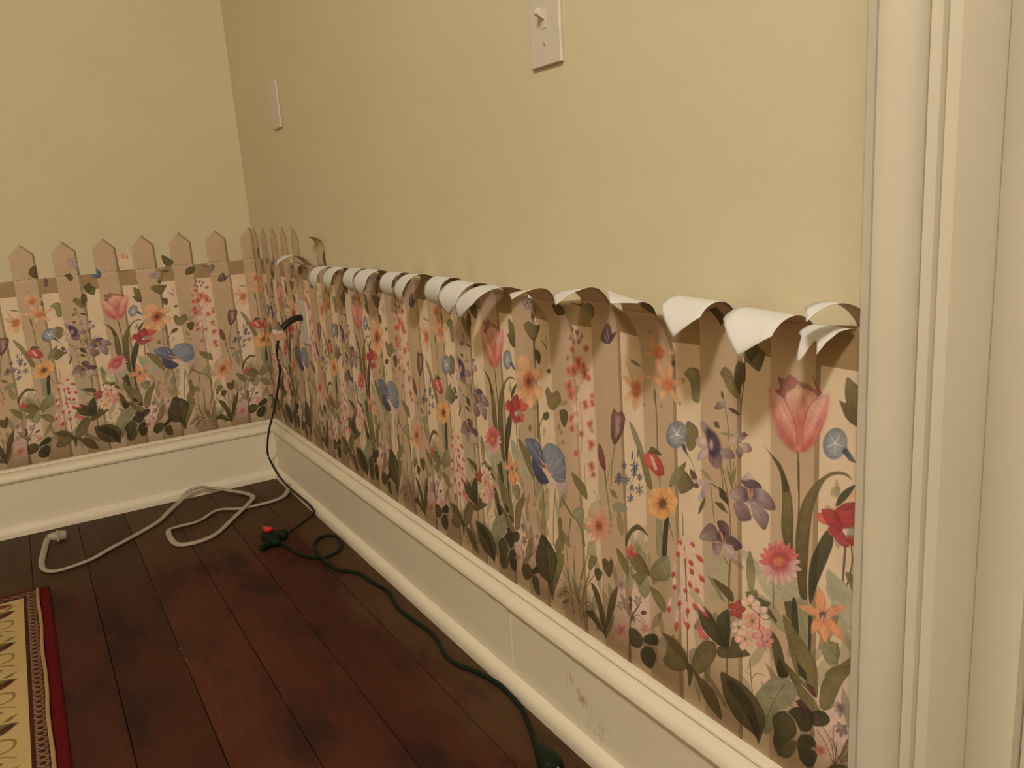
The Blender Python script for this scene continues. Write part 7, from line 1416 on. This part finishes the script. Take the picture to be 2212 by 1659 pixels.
# ---------------------------------------------------------------- white flat cord
wc=empty('white_extension_cord',(-.35,-.28,0)); tag(wc,'white flat power cord lying in a loose loop by the left baseboard','power cord')
WP=[(-.684,-.150,.016),(-.690,-.165,.010),(-.698,-.225,.007),(-.706,-.300,.006),(-.701,-.360,.006),(-.672,-.388,.006),(-.600,-.368,.006),(-.551,-.325,.006),(-.498,-.281,.006),(-.416,-.204,.006),(-.370,-.130,.008),(-.332,-.082,.014),(-.307,-.066,.031),(-.270,-.062,.036),(-.234,-.064,.024),(-.186,-.085,.010),(-.152,-.138,.007),(-.147,-.196,.012),(-.168,-.242,.013),(-.231,-.317,.006),(-.295,-.405,.006),(-.347,-.432,.006),(-.392,-.420,.006),(-.405,-.378,.008),(-.401,-.300,.008),(-.373,-.280,.006),(-.318,-.276,.006),(-.255,-.222,.006),(-.200,-.252,.005),(-.159,-.257,.005),(-.105,-.258,.006),(-.068,-.243,.008),(-.048,-.215,.011)]
o0=Vector((-.35,-.28,0))
def tws(t):
    v=.9*math.sin(t*9+.6)
    if .33<t<.55: v+=1.2*math.sin((t-.33)/.22*math.pi)
    return v*.38
tube('cable',[tuple(Vector(p)-o0) for p in WP],.0078,.0046,m_white_cord,wc,twist=tws,seg=12,flat=True)
def plug_head(name,parent,loc,ang,m,l=.034,w=.024,h=.020,blades=None,z=None):
    bm=bmesh.new(); secs=[(-.5,.35,.4),(-.42,.55,.62),(-.15,.8,.85),(.1,1,1),(.42,1,1),(.5,.9,.88)]; n=12; ring=[]
    for t,a,b in secs:
        r=[]
        for k in range(n):
            q=2*math.pi*k/n; cx=math.copysign(abs(math.cos(q))**.6,math.cos(q)); cy=math.copysign(abs(math.sin(q))**.6,math.sin(q))
            r.append(bm.verts.new((t*l,cx*w/2*a,cy*h/2*b)))
        ring.append(r)
    for i in range(len(ring)-1):
        for k in range(n): bm.faces.new((ring[i][k],ring[i][(k+1)%n],ring[i+1][(k+1)%n],ring[i+1][k]))
    bm.faces.new(ring[0][::-1]); bm.faces.new(ring[-1]); bmesh.ops.recalc_face_normals(bm,faces=bm.faces[:])
    d=bpy.data.meshes.new(name); bm.to_mesh(d); bm.free(); d.materials.append(m); d.polygons.foreach_set('use_smooth',[True]*len(d.polygons))
    o=bpy.data.objects.new(name,d); COL.objects.link(o); o.parent=parent; o.location=loc; o.rotation_euler=ang
    if blades:
        for s_ in (-1,1): boxes('prong',[(l*.5,l*.5+.014,s_*.0062-.0008,s_*.0062+.0008,-.003,.003)],blades,o)
    return o
o=plug_head('socket_end',wc,(-.664+.35,-.151+.28,.0165),(0,.15,.05),m_white_cord,.046,.026,.024)
boxes('socket_rib',[(.000,.006,-.0137,.0137,-.0127,.0127)],m_white_cord,o,.001)
plug_head('plug',wc,(-.040+.35,-.199+.28,.014),(0,-.2,1.25),m_white_cord,.034,.020,.017,m_metal)
# ---------------------------------------------------------------- green extension cord
gc=empty('green_extension_cord',(-.19,-.57,0)); tag(gc,'dark green extension cord with a red-marked tap, running along the right baseboard','extension cord')
g0=Vector((-.19,-.57,0))
GP=[(-.182,-.578,.013),(-.172,-.610,.008),(-.154,-.691,.005),(-.123,-.741,.005),(-.095,-.746,.006),(-.062,-.723,.008),(-.047,-.664,.009),(-.056,-.626,.007),(-.084,-.622,.006),(-.110,-.664,.010),(-.123,-.722,.014),(-.120,-.774,.008),(-.111,-.832,.005),(-.077,-.884,.005),(-.068,-.952,.005),(-.058,-1.016,.005),(-.069,-1.092,.005),(-.067,-1.163,.005),(-.059,-1.223,.005),(-.062,-1.274,.005),(-.073,-1.324,.005),(-.070,-1.372,.005),(-.055,-1.407,.005),(-.042,-1.46,.005),(-.0405,-1.496,.005),(-.046,-1.556,.005),(-.065,-1.614,.005),(-.080,-1.650,.008),(-.086,-1.664,.010)]
tube('cable',[tuple(Vector(p)-g0) for p in GP],.0042,.0042,m_green,gc,seg=10)
tp=plug_head('triple_tap',gc,(0,.004,.0155),(0,0,-.85+math.pi/2+.9),m_green,.075,.040,.030)
plug_head('socket_arm',gc,(.020,.012,.017),(0,0,-.5),m_green,.042,.026,.026)
plug_head('socket_arm',gc,(-.026,-.020,.010),(0,0,.75),m_green,.040,.020,.018)
o=plug_head('outlet_cap',gc,(-.004,.022,.035),(0,-math.pi/2+.35,.4),m_red,.014,.024,.022); tag(o,'round red cap')
plug_head('plug',gc,(-.088+.19,-1.692+.57,.015),(0,0,-1.72),m_green,.055,.034,.028,m_metal)
# ---------------------------------------------------------------- rug
RW,RH=760,2200; KR=1000.0   # texture covers 0.76 m x 2.2 m of rug
cr=Canvas(RW,RH,KR,False)
def rc(c): return tuple(min(.9,v/i) for v,i in zip(lin(c),(.74,.64,.50)))
FIELD=rc((172,140,84)); BRN=rc((60,22,14)); TAN=rc((132,96,62)); OLV=rc((112,88,38)); RST=rc((92,42,22)); LGT=rc((160,122,78)); REDC=rc((84,14,14)); GRN=rc((84,74,30))
cr.a[:]=np.array(FIELD)*((lnoise(RH,RW,40,7)-.5)*.12+1)[...,None]
# local rug coords: a = metres from the right edge (texture x = a*KR), b = metres from the top edge
def R_(a,b): return (a*KR,b*KR)
def rrect(a0,a1,b0,b1,c): cr.a[int(b0*KR):int(b1*KR),int(a0*KR):int(a1*KR)]=np.array(c)*((lnoise(RH,RW,6,9)-.5)*.3+1)[int(b0*KR):int(b1*KR),int(a0*KR):int(a1*KR)][...,None]
rrect(0,.76,0,.010,REDC); rrect(0,.021,0,2.2,REDC)
rrect(.021,.052,.010,2.2,BRN); rrect(.021,.76,.010,.050,BRN); rrect(.021,.0275,.010,2.2,LGT)
random.seed(5)
b=.018
while b<2.19:
    for (da,rr) in ((.0385,.0075),):
        ring=[R_(da+rr*math.cos(t),b+rr*.95*math.sin(t)) for t in np.linspace(.3,5.9,8)]; cr.stroke(ring,4.2,3.6,TAN,.95)
    cr.stroke([R_(.029,b-.004),R_(.033,b+.004),R_(.030,b+.010)],3,2,TAN,.9); cr.stroke([R_(.0465,b-.006),R_(.0475,b+.002),R_(.045,b+.009)],3,2,TAN,.7)
    b+=.0185
a=.06
while a<.75:
    ring=[R_(a+.008*math.cos(t),.030+.0075*math.sin(t)) for t in np.linspace(.3,5.9,8)]; cr.stroke(ring,4,3.4,TAN,.9); cr.stroke([R_(a-.009,.016),R_(a,.014),R_(a+.009,.017)],3,2,TAN,.8); a+=.0195
rrect(.0475,.054,.050,2.2,BRN)
b=.10; sgn=1
while b<2.15:
    # rust palmette with leaves, then an olive scroll
    for j in range(7): 
        t=j*.9; cr.poly([R_(.125+.018*math.cos(t+q)*s,b+.015*math.sin(t+q)*s) for q,s in ((0,.1),(.35,.8),(0,1.25),(-.35,.8),(-.2,.3))],RST,OLV,.3,2,.9)
    cr.poly([R_(.105,b+.01),R_(.088,b+.004),R_(.070,b+.014),R_(.085,b+.022),R_(.10,b+.022)],GRN,GRN,.3,2,.95)
    cr.poly([R_(.095,b-.004),R_(.082,b-.016),R_(.070,b-.018),R_(.082,b-.002)],GRN,OLV,.3,2,.95)
    cr.poly([R_(.150,b+.022),R_(.115,b+.024),R_(.082,b+.010),R_(.076,b+.018),R_(.092,b+.036),R_(.125,b+.046),R_(.15,b+.044)],RST,BRN,.2,2,.97)
    cr.poly([R_(.130,b-.010),R_(.105,b-.004),R_(.092,b+.006),R_(.110,b+.010),R_(.135,b+.006)],RST,OLV,.3,2,.9)
    cr.poly([R_(.17,b),R_(.20,b-.012),R_(.22,b+.004),R_(.20,b+.016)],RST,RST,.3,2,.9)
    for pts in ([(.22,.06),(.17,.048),(.115,.050),(.080,.062),(.078,.085),(.095,.095),(.112,.085),(.105,.075)],[(.20,.12),(.15,.105),(.10,.105),(.075,.12)],[(.155,.075),(.135,.085),(.14,.10),(.155,.10)],[(.24,.09),(.20,.08),(.18,.10),(.20,.115)]):
        cr.stroke([R_(p,b+q) for p,q in pts],7,3,OLV,.85)
    for j in range(4): cr.poly([R_(.10+.01*j,b+.118+.003*j),R_(.092+.01*j,b+.126),R_(.10+.01*j,b+.134),R_(.108+.01*j,b+.126)],GRN if j%2 else RST,OLV,.2,2,.8)
    cr.poly([R_(.30,b+.05),R_(.34,b+.02),R_(.38,b+.05),R_(.34,b+.09)],RST,REDC,.3,2,.9)
    b+=.165
cr.poly([R_(.16,.075),R_(.12,.062),R_(.085,.064),R_(.078,.078),R_(.11,.086),R_(.16,.092)],REDC,RST,.2,2,.95)
rimg=to_image('woven_scroll_rug_pattern',cr.a)
m_rug=image_mat('woven_rug_pile',rimg,.95,(900,.8)); m_red_bind=mat('red_rug_binding',REDC,.95,.1,(900,.8),(200,.2)); m_cordr=mat('tan_rug_cord',LGT,.95,.1,(900,.8))
RX,RY=-.6955,-.466
rg=empty('rug',(RX,RY,0)); tag(rg,'cream oriental rug with scroll pattern and dark red edge on the floorboards','rug')
def sheet(name,a0,a1,b0,b1,z,m,na,nb,bump=0):
    V=[];UV=[];F=[]
    for j in range(nb+1):
        for i in range(na+1):
            a=a0+(a1-a0)*i/na; b=b0+(b1-b0)*j/nb; e=0 if (0<i<na and 0<j<nb) else -.0022
            V.append((-a,-b,z+e+bump*noise.noise(Vector((a*9,b*9,0))))); UV.append((a*KR/RW,b*KR/RH))
    n=na+1
    for j in range(nb):
        for i in range(na): F.append((j*n+i,(j+1)*n+i,(j+1)*n+i+1,j*n+i+1))
    o=me(name,V,F,m,rg,smooth=True,uvs=UV); bm=bmesh.new(); bm.from_mesh(o.data); bmesh.ops.recalc_face_normals(bm,faces=bm.faces[:])
    if sum(f.normal.z for f in bm.faces)<0: bmesh.ops.reverse_faces(bm,faces=bm.faces[:])
    # skirt down to the floor
    be=[e for e in bm.edges if e.is_boundary]; ex=bmesh.ops.extrude_edge_only(bm,edges=be); 
    for v in ex['geom']:
        if isinstance(v,bmesh.types.BMVert): v.co.z=.0004
    bmesh.ops.recalc_face_normals(bm,faces=bm.faces[:]); bm.to_mesh(o.data); bm.free(); return o
sheet('binding',0,.022,0,2.2,.0062,m_red_bind,4,80,.0006); sheet('binding',.022,.76,0,.011,.0062,m_red_bind,40,4,.0006)
sheet('pile_field',.0272,.76,.0112,2.2,.0092,m_rug,40,120,.0008)
tube('edge_cord',[(-.0245-.0012*math.sin(i*1.7),-.012-i*.073,.0085) for i in range(31)],.0036,.0034,m_cordr,rg,seg=8,n=5)
# dust and nails on the boards
dc=[]
SC.frame_set(1)
